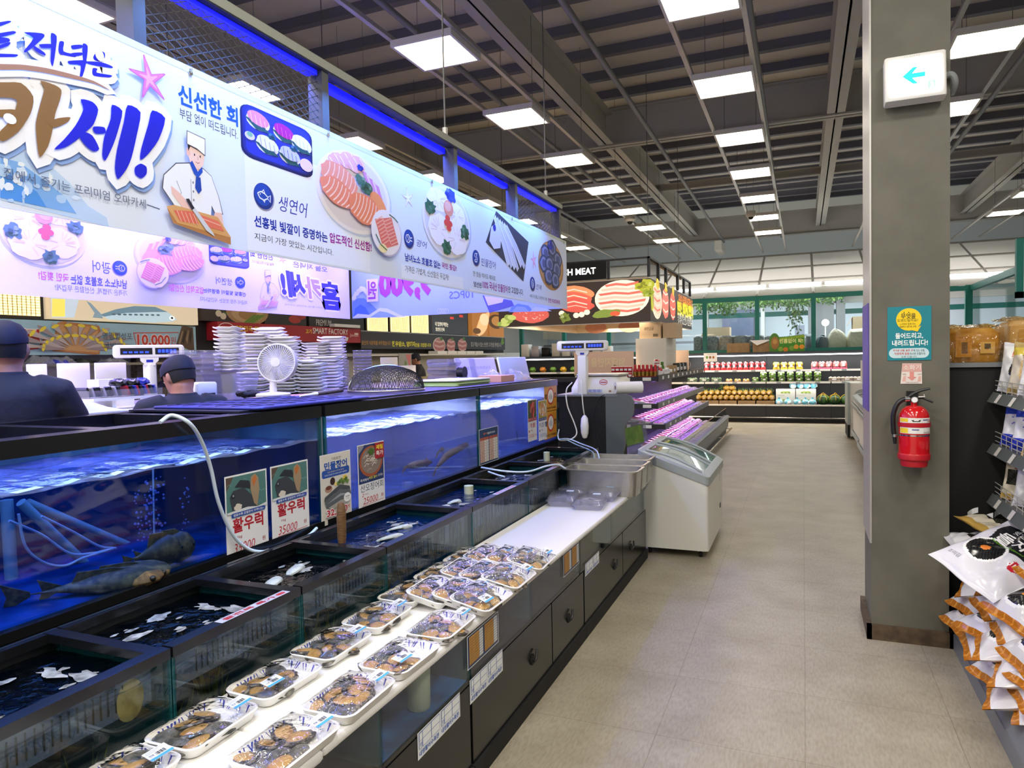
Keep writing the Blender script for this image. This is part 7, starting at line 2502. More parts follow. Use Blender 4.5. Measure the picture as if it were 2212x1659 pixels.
# pork loin plate
L = Loc(A,*fit(A,1240,650,82,74))
for k,(x,y,c) in enumerate(((.1,.45,'#e88a5a'),(.0,.1,'#d8604a'),(.1,-.25,'#cf5648'))):
    L.ell(x,y,.95,.42,c,22,-.15,.05,k)
    L.line([(-.6,y + .1),(0,y + .22),(.7,y + .0)],.07,'#f4c8b0')
    L.line([(-.5,y - .12),(.1,y - .02),(.7,y - .2)],.05,'#f0b49c')
for x,y in ((.1,-.85),(.4,-.82),(.68,-.7),(-.65,-.7)):
    L.ell(x,y,.16,.16,'#f2e4c8',12)
clump(L,-.5,-.95,.3,'#6f7a30',7)
L = Loc(A,*fit(A,1146,680,80,40))
L.ell(0,0,1,.9,'#c85a4e',24,-.1,.05,9)
rnd = random.Random(3)
for k in range(26):
    x,y = rnd.uniform(-.7,.7),rnd.uniform(-.5,.5)
    L.line([(x,y),(x + rnd.uniform(-.1,.15),y + rnd.uniform(-.15,.15))],.05,'#f0c4b8')
for k in range(6):
    L2 = Loc(A,*A.px(1084 + 6 * (k % 3) + 2 * k,700 - 7 * (k // 2)),.09,.055,rot=.5 * k)
    L2.ell(0,0,1,.8,('#8a9a4a','#b4bc68')[k % 2],12)
A.dump(mb)
A = Art((CXR + .001,0,0),(0,1,0),(0,0,1),'ink_lit',.002,.002)
for k,(x,w,h) in enumerate(((1419,22,78),(1437,17,72),(1453,14,66))):
    L = Loc(A,*fit(A,x,650 + 5 * k,w,h))
    if k == 0:
        L.ell(0,0,1,1,'#f0dcc4',22)
    L.ell(0,-.03,.86,.88,('#ecb8a0','#d87464','#d0604e')[k],20,0,.06,k)
    for j in range(6):
        L.line([(-.6,.65 - j * .26),(.0,.5 - j * .26),(.6,.62 - j * .26)],.10,('#d86a5a','#f4d0bc')[(j + k) % 2])
    clump(L,.1,.95,.3,'#c8b030',k)
clump(Loc(A,*fit(A,1408,640,8,70)),0,0,.9,'#a8a82e',9)
A.pt('당신의 식문화를 바꾸겠습니다',(1466,662),(1496,648),'#f08a28',.02)
A.pt('한우암소, 암돼지만을 고집합니다!',(1463,683),(1497,662),'#f0e834',.04)
A.pt('믿고 먹을 수 있는 신선한 고기만을 판매합니다',(1464,699),(1495,684),'#f4efe2',.0)
A.dump(mb)
mb.build('printed_panels',t)
mb = MB().box((XL,YF - .03,CZ0),(CXR - .03,YF,CZ1),'ink','#e8d4b8').box((XL,CYF + .03,CZ0),(XL + .03,YF - .03,CZ1),'ink','#e8d4b8')
A = Art((0,YF - .031,0),(1,0,0),(0,0,1),'ink',.002,.002)
for k in range(3):
    A.ell(-4.5 + .8 * k,2.32,.26,.14,('#d89a84','#c88a78')[k % 2],18)
A.dump(mb)
mb.build('inner_panels',t)
# underside reflector and frame with mesh above the canopy
MB().box((XL,CYF + .04,CZ1 + .02),(CXR - .04,YF,CZ1 + .03),'kraft_pale').build('canopy_ceiling',t)
fr = thing('hanging_sign_frame','black steel frame with name board standing above the brown canopy','frame',(-3.7,13.8,2.92))
FT = 3.26
MB().box((XL,CYF + .02,FT - .03),(CXR,CYF + .06,FT),'black_plastic').box((CXR - .045,CYF + .02,FT - .03),(CXR - .005,YF,FT),'black_plastic').build('top_rail',fr)
for x in (-3.0,CXR - .025,-4.0):
    MB().box((x - .025,CYF + .02,2.93),(x + .02,CYF + .06,FT - .03),'black_plastic').build('post',fr)
for y in (12.35,13.1,14.4,15.2,YF - .03):
    MB().box((CXR - .05,y - .04,2.93),(CXR - .0,y + .04,FT - .03),'black_plastic').build('post',fr)
MB().box((CXR - .06,11.6,FT - .06),(CXR - .04,15.0,FT - .032),'kraft').build('warm_strip',fr)
mesh_panel(11.6,12.3,2.93,FT - .03,CXR - .03).build('wire_mesh',fr)
mesh_panel(15.25,YF - .07,2.93,FT - .03,CXR - .03).build('wire_mesh',fr)
nb = MB().box((-4.75,CYF - .0,2.935),(-3.03,CYF + .018,3.235),'black_matte').build('name_board',fr)
A = Art((0,CYF - .002,0),(1,0,0),(0,0,1),'ink_lit',.002,.004)
u0,v0 = A.px(1237,595); u1,v1 = A.px(1287,577)
wd = u1 - u0
A.text('FRESH MEAT',u1 - wd * 1.92,v0,u1,v1,'#ffffff',.03)
A.dump(MB()).build('lit_letters',nb)
for (x,y) in ((-2.33,11.55),(-2.33,14.6),(-4.9,11.55)):
    MB().tube([(x,y,FT),(x,y,6.3)],.006,'wire',5).build('suspension_cable',fr)
# ------------------------------------------------------------------ glass front, sloping roof and the room behind it
WY = 18.32
MUL = [-8.5 + 1.25 * k for k in range(9)]
MUL = [-7.27,-6.02,-4.77,-3.52,-2.29,-1.04,.23,1.48,2.72]
for k in range(len(MUL) - 1):
    a,b = MUL[k],MUL[k + 1]
    o = MB().box((a - .05,WY - .05,1.62),(a + .05,WY + .05,3.0),'teal_frame').box((a + .05,WY - .05,2.93),(b - .05,WY + .05,3.03),'teal_frame').box((a + .05,WY - .05,1.62),(b - .05,WY + .05,1.74),'teal_frame').build('window_%d' % (k + 1))
    o['kind'] = 'structure'
    g = MB().box((a + .05,WY - .006,1.74),(b - .05,WY + .006,2.93),'window_pane').build('window_pane',o)
struct(MB().box((-9.1,WY - .06,0),(6.9,WY + .06,1.62),'wall_grey'),'wall_front_low')
struct(MB().box((2.67,WY - .07,0),(2.82,WY + .07,3.05),'teal_frame').box((3.32,WY - .05,1.62),(3.46,WY + .05,3.05),'teal_frame').box((2.82,WY - .05,2.93),(3.32,WY + .05,3.03),'teal_frame'),'trim_window_corner')
# glazed side wall running towards the camera at the right
SX = 3.46
o = MB().box((SX - .05,9.0,2.93),(SX + .05,WY,3.05),'teal_frame').box((SX - .05,9.0,1.55),(SX + .05,WY,1.68),'teal_frame').box((SX - .05,9.0,1.68),(SX + .05,9.1,2.93),'teal_frame').box((SX - .05,13.2,1.68),(SX + .05,13.3,2.93),'teal_frame').build('window_9')
o['kind'] = 'structure'
MB().box((SX - .006,9.1,1.68),(SX + .006,WY - .06,2.93),'window_pane').build('window_pane',o)
struct(MB().box((SX - .05,9.0,0),(SX + .05,WY,1.55),'wall_grey'),'wall_side_low')
# sloping translucent roof panels rising behind the glass front
def slope(x,t):
    return (x,WY - .05 + 4.0 * t,3.04 + 1.45 * t)
struct(MB().add([slope(-9.1,0),slope(6.9,0),slope(6.9,1),slope(-9.1,1)],[(0,1,2,3)],'soffit_panel'),'ceiling_slope')
for k,x in enumerate([-8.5,-7.27,-6.02,-4.77,-3.52,-2.29,-1.04,.23,1.48,2.72,3.9,5.2]):
    mb = MB()
    mb.tube([Vector(slope(x,0)) + Vector((0,0,.02)),Vector(slope(x,1)) + Vector((0,0,.02))],.03,'steel_grey',4)
    trim(mb)
for t_ in (.30,.62,.99):
    trim(MB().tube([Vector(slope(-9,t_)) + Vector((0,0,.02)),Vector(slope(6.8,t_)) + Vector((0,0,.02))],.03,'steel_grey',4))
for k in range(9):
    x = -5.9 + k * 1.28
    a,b = Vector(slope(x,.16)) + Vector((0,-.04,.05)),Vector(slope(x + 1.2,.16)) + Vector((0,-.04,.05))
    tag(MB().tube([a,b],.035,'tube_glow',10).build('fluorescent_tube'),'glowing fluorescent tube along the sloping panels, %s from the left' % ORD[k],'light','tubes along the sloping panels')
# room behind: columns, beams, white wall bands
for k,(px_,w) in enumerate(((1525,.12),(1648,.10),(1780,.5),(1816,.22),(1752,.15))):
    x = at(px_,700,y=21.5).x
    trim(MB().box((x - w / 2,21.4,0),(x + w / 2,21.7,3.9),'wall_grey' if k > 1 else 'wall_room'))
trim(MB().box((-9,21.8,3.0),(6.9,21.9,3.22),'wall_room'))
trim(MB().box((-9,22.4,2.72),(6.9,22.5,2.86),'teal_frame'))
trim(MB().box((-9,24.9,2.02),(6.9,24.95,2.10),'wall_grey'))
a,b = at(1560,683,y=24.8),at(1628,706,y=24.8)
tag(MB().box((a.x,24.8,2.15),(b.x,25.59,3.1),'screen_dark').build('dark_screen'),'dark blue screen on the white wall far behind the glass','screen')
area_light('back_room_lamp',(0,23.6,3.0),(9,1.0),160,(.92,.97,1.0),(0,.6,-1))

def vine(label,x0,x1,y,z,n,drop,seed):
    rnd = random.Random(seed)
    t = thing('hanging_vine',label,'plant',((x0 + x1) / 2,y,z))
    mb = MB()
    ml = MB()
    for k in range(n):
        x = rnd.uniform(x0,x1)
        L_ = drop * rnd.uniform(.3,1.0)
        p = Vector((x,y + rnd.uniform(-.12,.12),z))
        q = p + Vector((rnd.uniform(-.2,.2),rnd.uniform(-.05,.05),-L_))
        mid = p.lerp(q,.5) + Vector((rnd.uniform(-.06,.06),0,.06))
        ml.tube([p,mid,q],.004,'leaf_dark',4)
        for j in range(9):
            c = (p.lerp(mid,j / 4.5) if j < 5 else mid.lerp(q,(j - 4.5) / 4.5)) + Vector((rnd.uniform(-.03,.03),rnd.uniform(-.03,.03),0))
            a = rnd.uniform(0,6.28)
            s_ = rnd.uniform(.03,.06)
            d = Vector((math.cos(a),rnd.uniform(-.6,.6),-.8 * abs(math.sin(a)))).normalized()
            w = d.cross(Vector((0,1,.3))).normalized() * s_ * .42
            mb.add([c,c + d * s_ + w,c + d * s_ * 2,c + d * s_ - w],[(0,1,2,3)],rnd.choice(('leaf','leaf_dark')))
    mb.build('leaves',t)
    ml.build('stems',t)

for k,(a,b,n,d_) in enumerate(((1525,1620,46,.42),(1628,1700,34,.3),(1700,1730,24,.55),(1735,1810,26,.28),(1503,1520,10,.35))):
    xa,xb = at(a,650,y=19.0).x,at(b,650,y=19.0).x
    vine('green vine hanging inside the glass front, %s of five' % ('first','second','third with the longest tail, third','fourth','leftmost, fifth')[k],xa,xb,19.0,3.02,n,d_,k + 3)
trim(MB().box((-9,18.92,3.02),(3.3,19.08,3.09),'teal_frame'))
trim(MB().box((3.6,13.9,2.95),(5.8,14.05,3.0),'steel_grey').box((3.6,15.9,2.95),(5.8,16.1,3.0),'steel_grey'))
xa = at(1717,650,y=19.0).x
vine('single long trailing ivy inside the glass front',xa - .05,xa + .12,18.9,2.7,10,.75,19)
vine('green vine behind the side glazing at the far right',4.0,5.6,16.0,2.95,60,.4,33)
vine('second green vine behind the side glazing at the far right',3.7,4.2,14.0,2.85,26,.35,35)
# ledge and goods behind the glass
tag(MB().box((-7.2,WY + .10,1.60),(2.6,WY + .75,1.66),'steel').build('storage_ledge'),'long steel ledge behind the glass front','ledge')
G0 = 1.661
BUN = [(1500,1519,727),(1523,1553,727),(1556,1585,726),(1585,1616,725),(1617,1650,725),(1652,1668,726)]
for k,(a,b,top) in enumerate(BUN):
    xa,xb = at(a,740,y=WY + .4).x,at(b,740,y=WY + .4).x
    h = at(a,top,y=WY + .4).z - G0
    o = MB().rbox((xa,WY + .2,G0),(xb,WY + .66,G0 + h),.06,'grey_bundle',5).build('packaging_bundle')
    tag(o,'%s grey wrapped bundle from the left behind the glass front' % ORD[k],'bundle','grey bundles behind the glass')
for k,(a,b,top,m,nm) in enumerate(((1738,1752,722,'bag_grey','dark grey sack left of the mullion behind the glass'),(1762,1790,724,'bag_grey','dark grey sack beside the cream sacks behind the glass'),(1788,1828,712,'bag_cream','cream sack nearest the dark grey sack behind the glass'),(1830,1880,711,'bag_cream','cream sack with leaf mark beside the column'))):
    xa,xb = at(a,740,y=WY + .4).x,at(b,740,y=WY + .4).x
    h = at(a,top,y=WY + .4).z - G0
    tag(MB().loft([[(x + .02 * math.sin(9 * x + 5 * z_ * k),y,G0 + z_ * h + .02 * math.sin(17 * x + k) * (z_ > .5)) for x,y in rrect(xa + i,WY + .2 + i,xb - i,WY + .66 - i,.09,5)] for i,z_ in ((.03,0),(0,.12),(.0,.5),(.02,.82),(.09,.96),(.14,1.0))],m,caps=True).build('sack'),nm,'sack')
for k,(a,b,y0_,y1_,yy,nm) in enumerate(((1524,1576,708,727,WY + .9,'brown carton standing behind the grey bundles'),(1842,1900,684,712,WY + .9,'large open carton behind the cream sacks'))):
    A0,A1 = at(a,y0_,y=yy),at(b,y1_,y=yy)
    t = thing('carton',nm,'box',((A0.x + A1.x) / 2,yy + .2,0))
    MB().box((A0.x,yy,1.1),(A1.x,yy + .5,A0.z),'kraft_pale').build('box_body',t)
    MB().add([(A0.x,yy,A0.z),(A0.x - .12,yy - .02,A0.z - .22),(A0.x - .12,yy + .48,A0.z - .22),(A0.x,yy + .5,A0.z)],[(0,1,2,3)],'kraft').build('flap',t)
    MB().box((A0.x - .1,yy - .05,0),(A1.x + .1,yy + .55,1.1),'wall_room').build('trolley',t)
a,b = at(1717,703,y=WY + .9),at(1738,728,y=WY + .9)
tag(MB().box((a.x,WY + .85,0),(b.x,WY + 1.0,a.z),'cloudy_plastic').build('plastic_film'),'hanging clear plastic film behind the green sign','film')
p = at(1783,697,y=20.5)
t = thing('stand_fan','round white standing fan in the room behind the glass','fan',(p.x,20.5,0))
MB().cyl((p.x,20.5,p.z),.095,.05,'white_plastic',24,axis='y').build('head',t)
MB().cyl((p.x,20.53,0),.015,p.z,'white_plastic',8).build('pole',t)
MB().cyl((p.x,20.53,0),.2,.03,'white_plastic',24).build('base',t)

# ------------------------------------------------------------------ wall of chilled fruit
FY = 17.58
UN = [(-7.4,-4.6,'far left'),(-4.6,-2.24,'second'),(-2.235,-.82,'middle'),(-.815,.585,'fourth'),(.59,1.95,'right')]
for k,(a,b,nm) in enumerate(UN):
    t = thing('chilled_shelf','%s section of the dark refrigerated fruit wall' % nm,'refrigerator',((a + b) / 2,17.9,0),'sections of the refrigerated fruit wall')
    MB().box((a,FY + .03,.0),(b,WY - .07,.08),'black_matte').box((a,FY - .0,.08),(b,FY + .06,.39),'fridge_dark').box((a,FY + .06,.08),(b,WY - .07,.40),'fridge_dark').build('base',t)
    MB().box((a,WY - .12,.40),(b,WY - .065,1.66),'fridge_dark').build('back_panel',t)
    MB().box((a,FY + .05,1.585),(b,WY - .065,1.665),'fridge_dark').build('canopy',t)
    MB().box((a,FY + .02,1.575),(b,FY + .07,1.60),'tube_glow').build('light_strip',t)
    MB().box((a,FY - .02,.395),(b,FY + .02,.43),'rail_white').build('lip_rail',t)
    MB().tube([(a,FY - .04,.125),(b,FY - .04,.125)],.014,'chrome',8).build('bumper_rail',t)
    for z in (.94,1.225):
        s_ = MB().box((a,FY + .15,z - .02),(b,WY - .12,z),'shelf_dark').build('shelf',t)
        MB().box((a + .01,FY + .135,z - .025),(b - .01,FY + .15,z + .02),'rail_white').build('price_rail',s_)
        for j in range(3):
            x = a + (b - a) * (.2 + .3 * j)
            MB().box((x - .05,FY + .130,z - .02),(x + .05,FY + .1345,z + .015),'grey_plastic').build('price_tag',s_)
area_light('fruit_wall_lamp_fill',(-.4,FY + .1,1.56),(4.6,.06),34,(1,.98,.94),(0,.35,-1))
area_light('fruit_wall_lamp_fill',(-.4,FY + .20,1.195),(4.6,.06),15,(1,.98,.94),(0,.2,-1))  # added fill under the upper shelf, brightens the middle row
area_light('fruit_wall_lamp_fill',(-.4,FY + .20,.91),(4.6,.06),12,(1,.98,.94),(0,.15,-1))  # added fill under the lower shelf, brightens the bottom row
SH1,SH2,SH0 = 1.2255,.9405,.4005

def lump_pack(name,w,d,h,body,lumps,lm,film='film'):
    t = thing(name,'x','pack',(0,0,0))
    MB().rbox((-w / 2,-d / 2,0),(w / 2,d / 2,h * .3),.02,body).build('tray',t,True)
    mb = MB()
    rnd = random.Random(len(name))
    nx,nz = lumps
    for i in range(nx):
        for j in range(nz):
            mb.ell((-w / 2 + w * (i + .5) / nx,-d * .12,h * (j + .5) / nz),(w / nx * .52,d * .4,h / nz * .55),lm,12,8)
    mb.build('fruit',t,True)
    MB().rbox((-w * .5,-d * .5,h * .02),(w * .5,d * .5,h * 1.04),.03,film).build('film',t,True)
    MB().box((-w * .20,-d * .515,h * .42),(w * .16,-d * .505,h * .70),'label_white').build('label',t,True)
    return t

def place(proto,spots,group,cat,fmt):
    for k,(p,rz) in enumerate(spots):
        lab_ = fmt % ORD[k]
        if k == 0:
            proto.location = p; proto.rotation_euler = (0,0,rz); proto['label'] = lab_
        else:
            proto2 = dup(proto,p,(0,0,rz),lab_)
            proto2['group'] = group; proto2['category'] = cat
    proto['group'] = group; proto['category'] = cat

def row(px0,px1,n,y,z):
    xa,xb = at(px0,800,y=y).x,at(px1,800,y=y).x
    return [((xa + (xb - xa) * (k + .5) / n,y,z),.06 * ((k * 3) % 5 - 2)) for k in range(n)]

yy = FY + .25
place(lump_pack('apple_bag',.12,.10,.21,'ext_red',(1,2),'ext_red'),row(1521,1655,11,yy,SH1),'bags of red apples','fruit bag','%s bag of red apples from the left on the top fruit shelf')
place(lump_pack('yellow_fruit_pack',.15,.12,.19,'bag_yellow',(2,2),'bag_yellow'),row(1669,1735,4,yy,SH1),'packs of yellow fruit','fruit pack','%s pack of yellow fruit from the left on the top shelf')
place(lump_pack('peach_pack',.15,.12,.19,'pink_net',(2,1),'meat_red'),row(1752,1830,5,yy,SH1),'pink packs of fruit','fruit pack','%s pink fruit pack from the left on the top shelf')
place(lump_pack('grape_box',.24,.14,.12,'clear_plastic',(4,2),'bag_green','clear_plastic'),row(1483,1561,3,yy,SH2),'clear boxes of green grapes','fruit box','%s clear box of green fruit from the left on the middle shelf')
place(lump_pack('fruit_cup',.15,.12,.09,'orange_tub',(2,1),'bag_yellow','clear_plastic'),row(1566,1621,3,yy,SH2),'orange fruit cups','fruit cup','%s orange fruit cup from the left on the middle shelf')
gc = lump_pack('green_fruit_cup',.15,.12,.12,'leaf_bright',(2,2),'leaf_bright')
place(gc,row(1623,1776,8,yy,SH2) + [((p[0],p[1],SH2 + .126),r) for p,r in row(1640,1776,7,yy,SH2)],'green fruit cups','fruit cup','%s green fruit cup of the two tier row on the middle shelf')
place(lump_pack('kiwi_tray',.26,.14,.12,'clear_plastic',(3,2),'kraft_pale','clear_plastic'),row(1790,1870,3,yy,SH2),'clear trays of pale brown fruit','fruit tray','%s clear tray of pale brown fruit from the left on the middle shelf')
# pineapples
pa = thing('pineapple','x','pineapple',(0,0,0),'pineapples on the bottom shelf')
MB().ell((0,0,0),(.068,.095,.066),'pineapple',16,12).build('body',pa,True)
MB().cyl((0,-.092,0),.03,-.004,'kraft_pale',14,axis='y').build('cut_base',pa,True)
mb = MB()
rnd = random.Random(2)
for k in range(22):
    a = rnd.uniform(0,6.28)
    d = Vector((math.cos(a) * .6,.8,math.sin(a) * .6 + .5)).normalized()
    L_ = rnd.uniform(.07,.15)
    w = d.cross(Vector((0,0,1))).normalized() * .010
    c = Vector((0,.09,.0)) + Vector((math.cos(a),0,math.sin(a))) * .02
    mb.add([c - w,c + w,c + d * L_ * .6 + w * .8,c + d * L_ + Vector((0,0,.02)),c + d * L_ * .6 - w * .8],[(0,1,2,3,4)],rnd.choice(('leaf_pale','leaf')))
mb.build('crown',pa,True)
low = row(1503,1673,14,FY + .30,SH0 + .17)
up = row(1507,1668,13,FY + .38,SH0 + .285)
place(pa,low + up,'pineapples on the bottom shelf','pineapple','%s pineapple of the stacked rows, lower row first from the left')
for k,px_ in enumerate((1570,1581)):
    p = at(px_,835,y=FY + .42)
    dup(pa,(p.x,FY + .42,SH0 + .40),(0,0,1.2),'%s pineapple lying on top of the stacked rows' % ('left','right')[k])
for k,(a,b) in enumerate(((1505,1553),(1554,1592),(1594,1632),(1634,1674))):
    xa,xb = at(a,870,y=FY + .25).x,at(b,870,y=FY + .25).x
    tag(MB().box((xa + .005,FY + .18,SH0),(xb - .005,FY + .55,SH0 + .10),'kraft').build('carton'),'%s brown carton from the left under the pineapples' % ORD[k],'box','cartons under the pineapples')
# white cartons with melons and blue bags
for k in range(4):
    a,b = ((1676,1718),(1719,1763))[k % 2]
    xa,xb = at(a,850,y=FY + .3).x,at(b,850,y=FY + .3).x
    z = SH0 + (.19 if k > 1 else 0)
    t = thing('carton','pale carton with green leaf print, %s %s of four' % (('lower','upper')[k // 2],('left','right')[k % 2]),'box',((xa + xb) / 2,FY + .4,z))
    MB().box((xa + .003,FY + .28,z + .0005),(xb - .003,FY + .6,z + .188),'off_white').build('box_body',t)
    A = Art((0,FY + .279,0),(1,0,0),(0,0,1))
    m = (xa + xb) / 2
    for j in range(5):
        A.ell(m + .04 * (j - 2),z + .105 + .012 * (j % 2),.028,.022,('#8aa84a','#b4c46a')[j % 2],10,.5 * j)
    A.text('Presentation',xa + .04,z + .03,m - .02,z + .05,'#6a7a4a'); A.text('유기농',xa + .04,z + .13,xa + .10,z + .16,'#5a9a4a')
    A.dump(MB()).build('printing',t)
mat_b = ['bag_sky','bag_sky','bag_sky','bag_sky']
mb0 = thing('fruit_net_bag','x','fruit bag',(0,0,0))
MB().ell((0,0,.075),(.08,.08,.075),'bag_sky',14,10,noise=.006).build('bag',mb0,True)
MB().lathe([(.02,.14),(.012,.16),(.03,.19)],(0,0,0),'bag_sky',10).build('knot',mb0,True)
MB().rbox((-.045,-.086,.04),(.03,-.07,.10),.01,'label_white').build('label',mb0,True)
place(mb0,[((at(px_,840,y=FY + .42).x,FY + .42,SH0 + .379),.5 * k) for k,px_ in enumerate((1713,1729,1743,1757))] + [((at(px_,870,y=FY + .17).x,FY + .17,SH0),.4 * k) for k,px_ in enumerate((1683,1702,1722,1740,1755))],'sky blue fruit bags','fruit bag','%s sky blue fruit bag on and before the pale cartons')
wm = thing('watermelon','x','watermelon',(0,0,0))
MB().ell((0,0,.125),(.135,.13,.125),'melon_rind',20,14).build('body',wm,True)
mb = MB()
for a in (0,PI / 3,2 * PI / 3):
    mb.tube([(.138 * math.cos(t_) * math.cos(a),.133 * math.cos(t_) * math.sin(a) - .0,.125 + .128 * math.sin(t_)) for t_ in [PI * j / 12 for j in range(13)]],.005,'bag_yellow',6)
mb.tube([(-.05,-.02,.255),(0,-.02,.29),(.05,-.02,.255)],.006,'bag_yellow',6)
mb.build('carry_net',wm,True)
place(wm,[((at(px_,862,y=FY + .3).x,FY + .3,SH0 + .0),.7 * k) for k,px_ in enumerate((1778,1803,1828))],'watermelons in carry nets','watermelon','%s watermelon in a yellow net from the left on the bottom shelf')
# goods at the far left end seen between canopy and stand
for k,(a,b,m,nm) in enumerate(((1125,1128,'white_plastic','white tall pack'),)):
    pass
rnd = random.Random(6)
for k in range(9):
    px_ = 1135 + k * 22
    x = at(px_,760,y=FY + .3).x
    m = ('white_plastic','silver_film','black_plastic','off_white')[k % 4]
    h = (.34,.28,.24)[k % 3]
    tag(MB().rbox((x - .11,FY + .25,1.666),(x + .11,FY + .55,1.666 + h),.02,m).build('storage_box'),'%s of the boxes and bundles on top of the far left chiller' % ORD[k],'box','boxes on the far left chiller')
for k in range(8):
    x = at(1150 + k * 22,780,y=FY + .3).x
    tag(MB().ell((x,FY + .32,SH1 + .08),(.09,.09,.08),('leaf_bright','orange_tub','leaf_bright','bag_yellow')[k % 4],12,8,noise=.012).build('vegetable_bag'),'%s bag of greens on the far left chiller shelf' % ORD[k],'vegetables','bags of greens on the far left chiller')
# on top of the fruit wall
ZT = 1.666
for k,(a,b,t0,t1,nm) in enumerate(((1570,1619,742,762,'low brown carton on top of the fruit wall'),(1626,1668,740,761,'brown carton with white paper on top of the fruit wall'))):
    xa,xb = at(a,750,y=17.75).x,at(b,750,y=17.75).x
    h = at(a,t0,y=17.75).z - ZT
    t = thing('carton',nm,'box',((xa + xb) / 2,17.9,ZT))
    MB().box((xa,17.75,ZT),(xb,18.1,ZT + h),'kraft').build('box_body',t)
    if k:
        MB().add([(xa - .06,17.70,ZT + h + .05),(xb,17.74,ZT + h + .06),(xb - .02,17.95,ZT + h + .02),(xa,17.95,ZT + h + .03),(xa + .1,17.68,ZT + h - .07)],[(0,1,2,3),(0,4,1)],'white_plastic').build('paper',t)
a,b = at(1681,723,y=17.72),at(1739,760,y=17.72)
t = thing('fruit_sign','bright green fruit sign with white lettering on top of fruit wall','sign',((a.x + b.x) / 2,17.72,ZT))
A = Art((0,17.715,0),(1,0,0),(0,0,1),'ink',.0012,.001)
quad = [(1681,729),(1737,722),(1739,760),(1676,760)]
A.pp(quad,'#3f8f22')
A.pp([(1682,730),(1737,723),(1737,729),(1682,735)],'#a4c83a')
A.pt('20가지 한입 과일 시리즈',(1683,732),(1736,725),'#2f7a1c',.0)
A.pt('빈틈없이 꽉!',(1684,742),(1735,731),'#f2f4a0',.035)
for k,(x,y,c) in enumerate(((1686,754,'#8ab43a'),(1697,755,'#e0882c'),(1710,752,'#7aa83a'),(1720,749,'#e8a83a'),(1732,749,'#f0a02c'))):
    A.ell(*A.px(x,y),.055,.055,c,14)
A.dump(MB()).build('printed_board',t)
MB().box((a.x,17.716,ZT),(b.x,17.73,a.z - .05),'off_white').build('backing',t)
A = Art((0,17.713,0),(1,0,0),(0,0,1),'ink',.0012,.001)
A.ell(*A.px(1673,738),.12,.2,'#4f8a30',20); A.ell(*A.px(1674,741),.09,.15,'#a8763a',18); A.ell(*A.px(1674,738),.05,.06,'#c89a54',14)
MB().box((at(1662,740,y=17.72).x,17.716,ZT),(at(1682,740,y=17.72).x,17.73,at(1670,741,y=17.72).z),'ink','#4f8a30').build('cutout_backing',t)
A.dump(MB()).build('fruit_cutout',t)

# ------------------------------------------------------------------ freezers along the aisle behind the column
t = thing('upright_case','pale grey refrigerated case with dark kick plate at the end of the aisle','refrigerator',(1.2,14.7,0))
MB().box((.76,14.42,.30),(1.7,15.3,1.05),'off_white').build('cabinet_body',t)
MB().box((.755,14.40,.28),(.80,15.3,1.06),'freezer_grey').build('side_trim',t)
MB().box((.80,14.45,.06),(1.7,15.3,.30),'off_white').box((.76,14.44,.04),(.80,15.3,.28),'black_matte').build('kick_plate',t)
MB().lathe([(.001,0),(.12,.002),(.14,.012)],(1.0,14.418,.80),'freezer_grey',24,axis=(0,-1,0)).build('handle_recess',t)
tag(MB().box((.98,14.5,1.061),(1.5,14.52,1.47),'off_white').build('white_screen'),'white board standing on the refrigerated case by the column','board')
for k in range(4):
    tag(MB().box((1.04 + .085 * k,14.43,1.0515),(1.11 + .085 * k,14.49,1.28),'label_cream').build('milk_carton'),'%s cream coloured carton from the left on the case by the column' % ORD[k],'carton','cream cartons on the case')
for k,(y0,y1,xl,hh,nm) in enumerate(((12.4,14.1,.83,.78,'farthest white chest freezer along the aisle by the column'),(10.4,12.2,.80,.80,'middle white chest freezer along the aisle by the column'),(7.5,9.4,.75,.86,'nearest white chest freezer just visible left of the column'))):
    t = thing('chest_freezer',nm,'freezer',(1.2,(y0 + y1) / 2,0))
    MB().loft([[(x,y,z) for x,y in rrect(xl,y0,1.7,y1,.05,4)] for z in (.10,hh)],'freezer_white',caps=True).build('cabinet_body',t)
    MB().loft([[(x,y,hh + (z + .16 * (x - xl)) * 1.0) for x,y in rrect(xl - .02 + i,y0 - .02 + i,1.72 - i,y1 + .02 - i,.06,4)] for i,z in ((0,0),(0,.07),(.05,.09),(.09,.075))],'freezer_grey').build('lid_frame',t)
    MB().grid(lambda u,v: (xl + .07 + u * (1.58 - xl),y0 + .07 + v * (y1 - y0 - .14),hh + .08 + .16 * (u * (1.6 - xl)) + .04 * math.sin(PI * u)),8,6,'glass_green').build('glass_lid',t)
    for z in (.16,hh - .12):
        MB().rbox((xl - .035,y0 + .02,z),(xl,y1 - .02,z + .07),.015,'freezer_grey').build('bumper',t)
        MB().ell((xl + .12,y0 - .01,z + .03),(.04,.03,.035),'freezer_grey',12,8).build('corner_bumper',t)
    for y in (y0 + .1,y1 - .1):
        MB().cyl((xl + .10,y,.05),.05,.03,'rubber',14,axis='x').box((xl + .08,y - .03,.09),(xl + .15,y + .03,.10),'steel').build('caster',t)
t = thing('column_poster','purple poster on the left side of the column seen edge on','poster',(.346,4.7,1.6))
MB().box((.342,4.50,1.30),(.3465,4.90,1.92),'ink','#5a4ab0').build('printed_sheet',t)

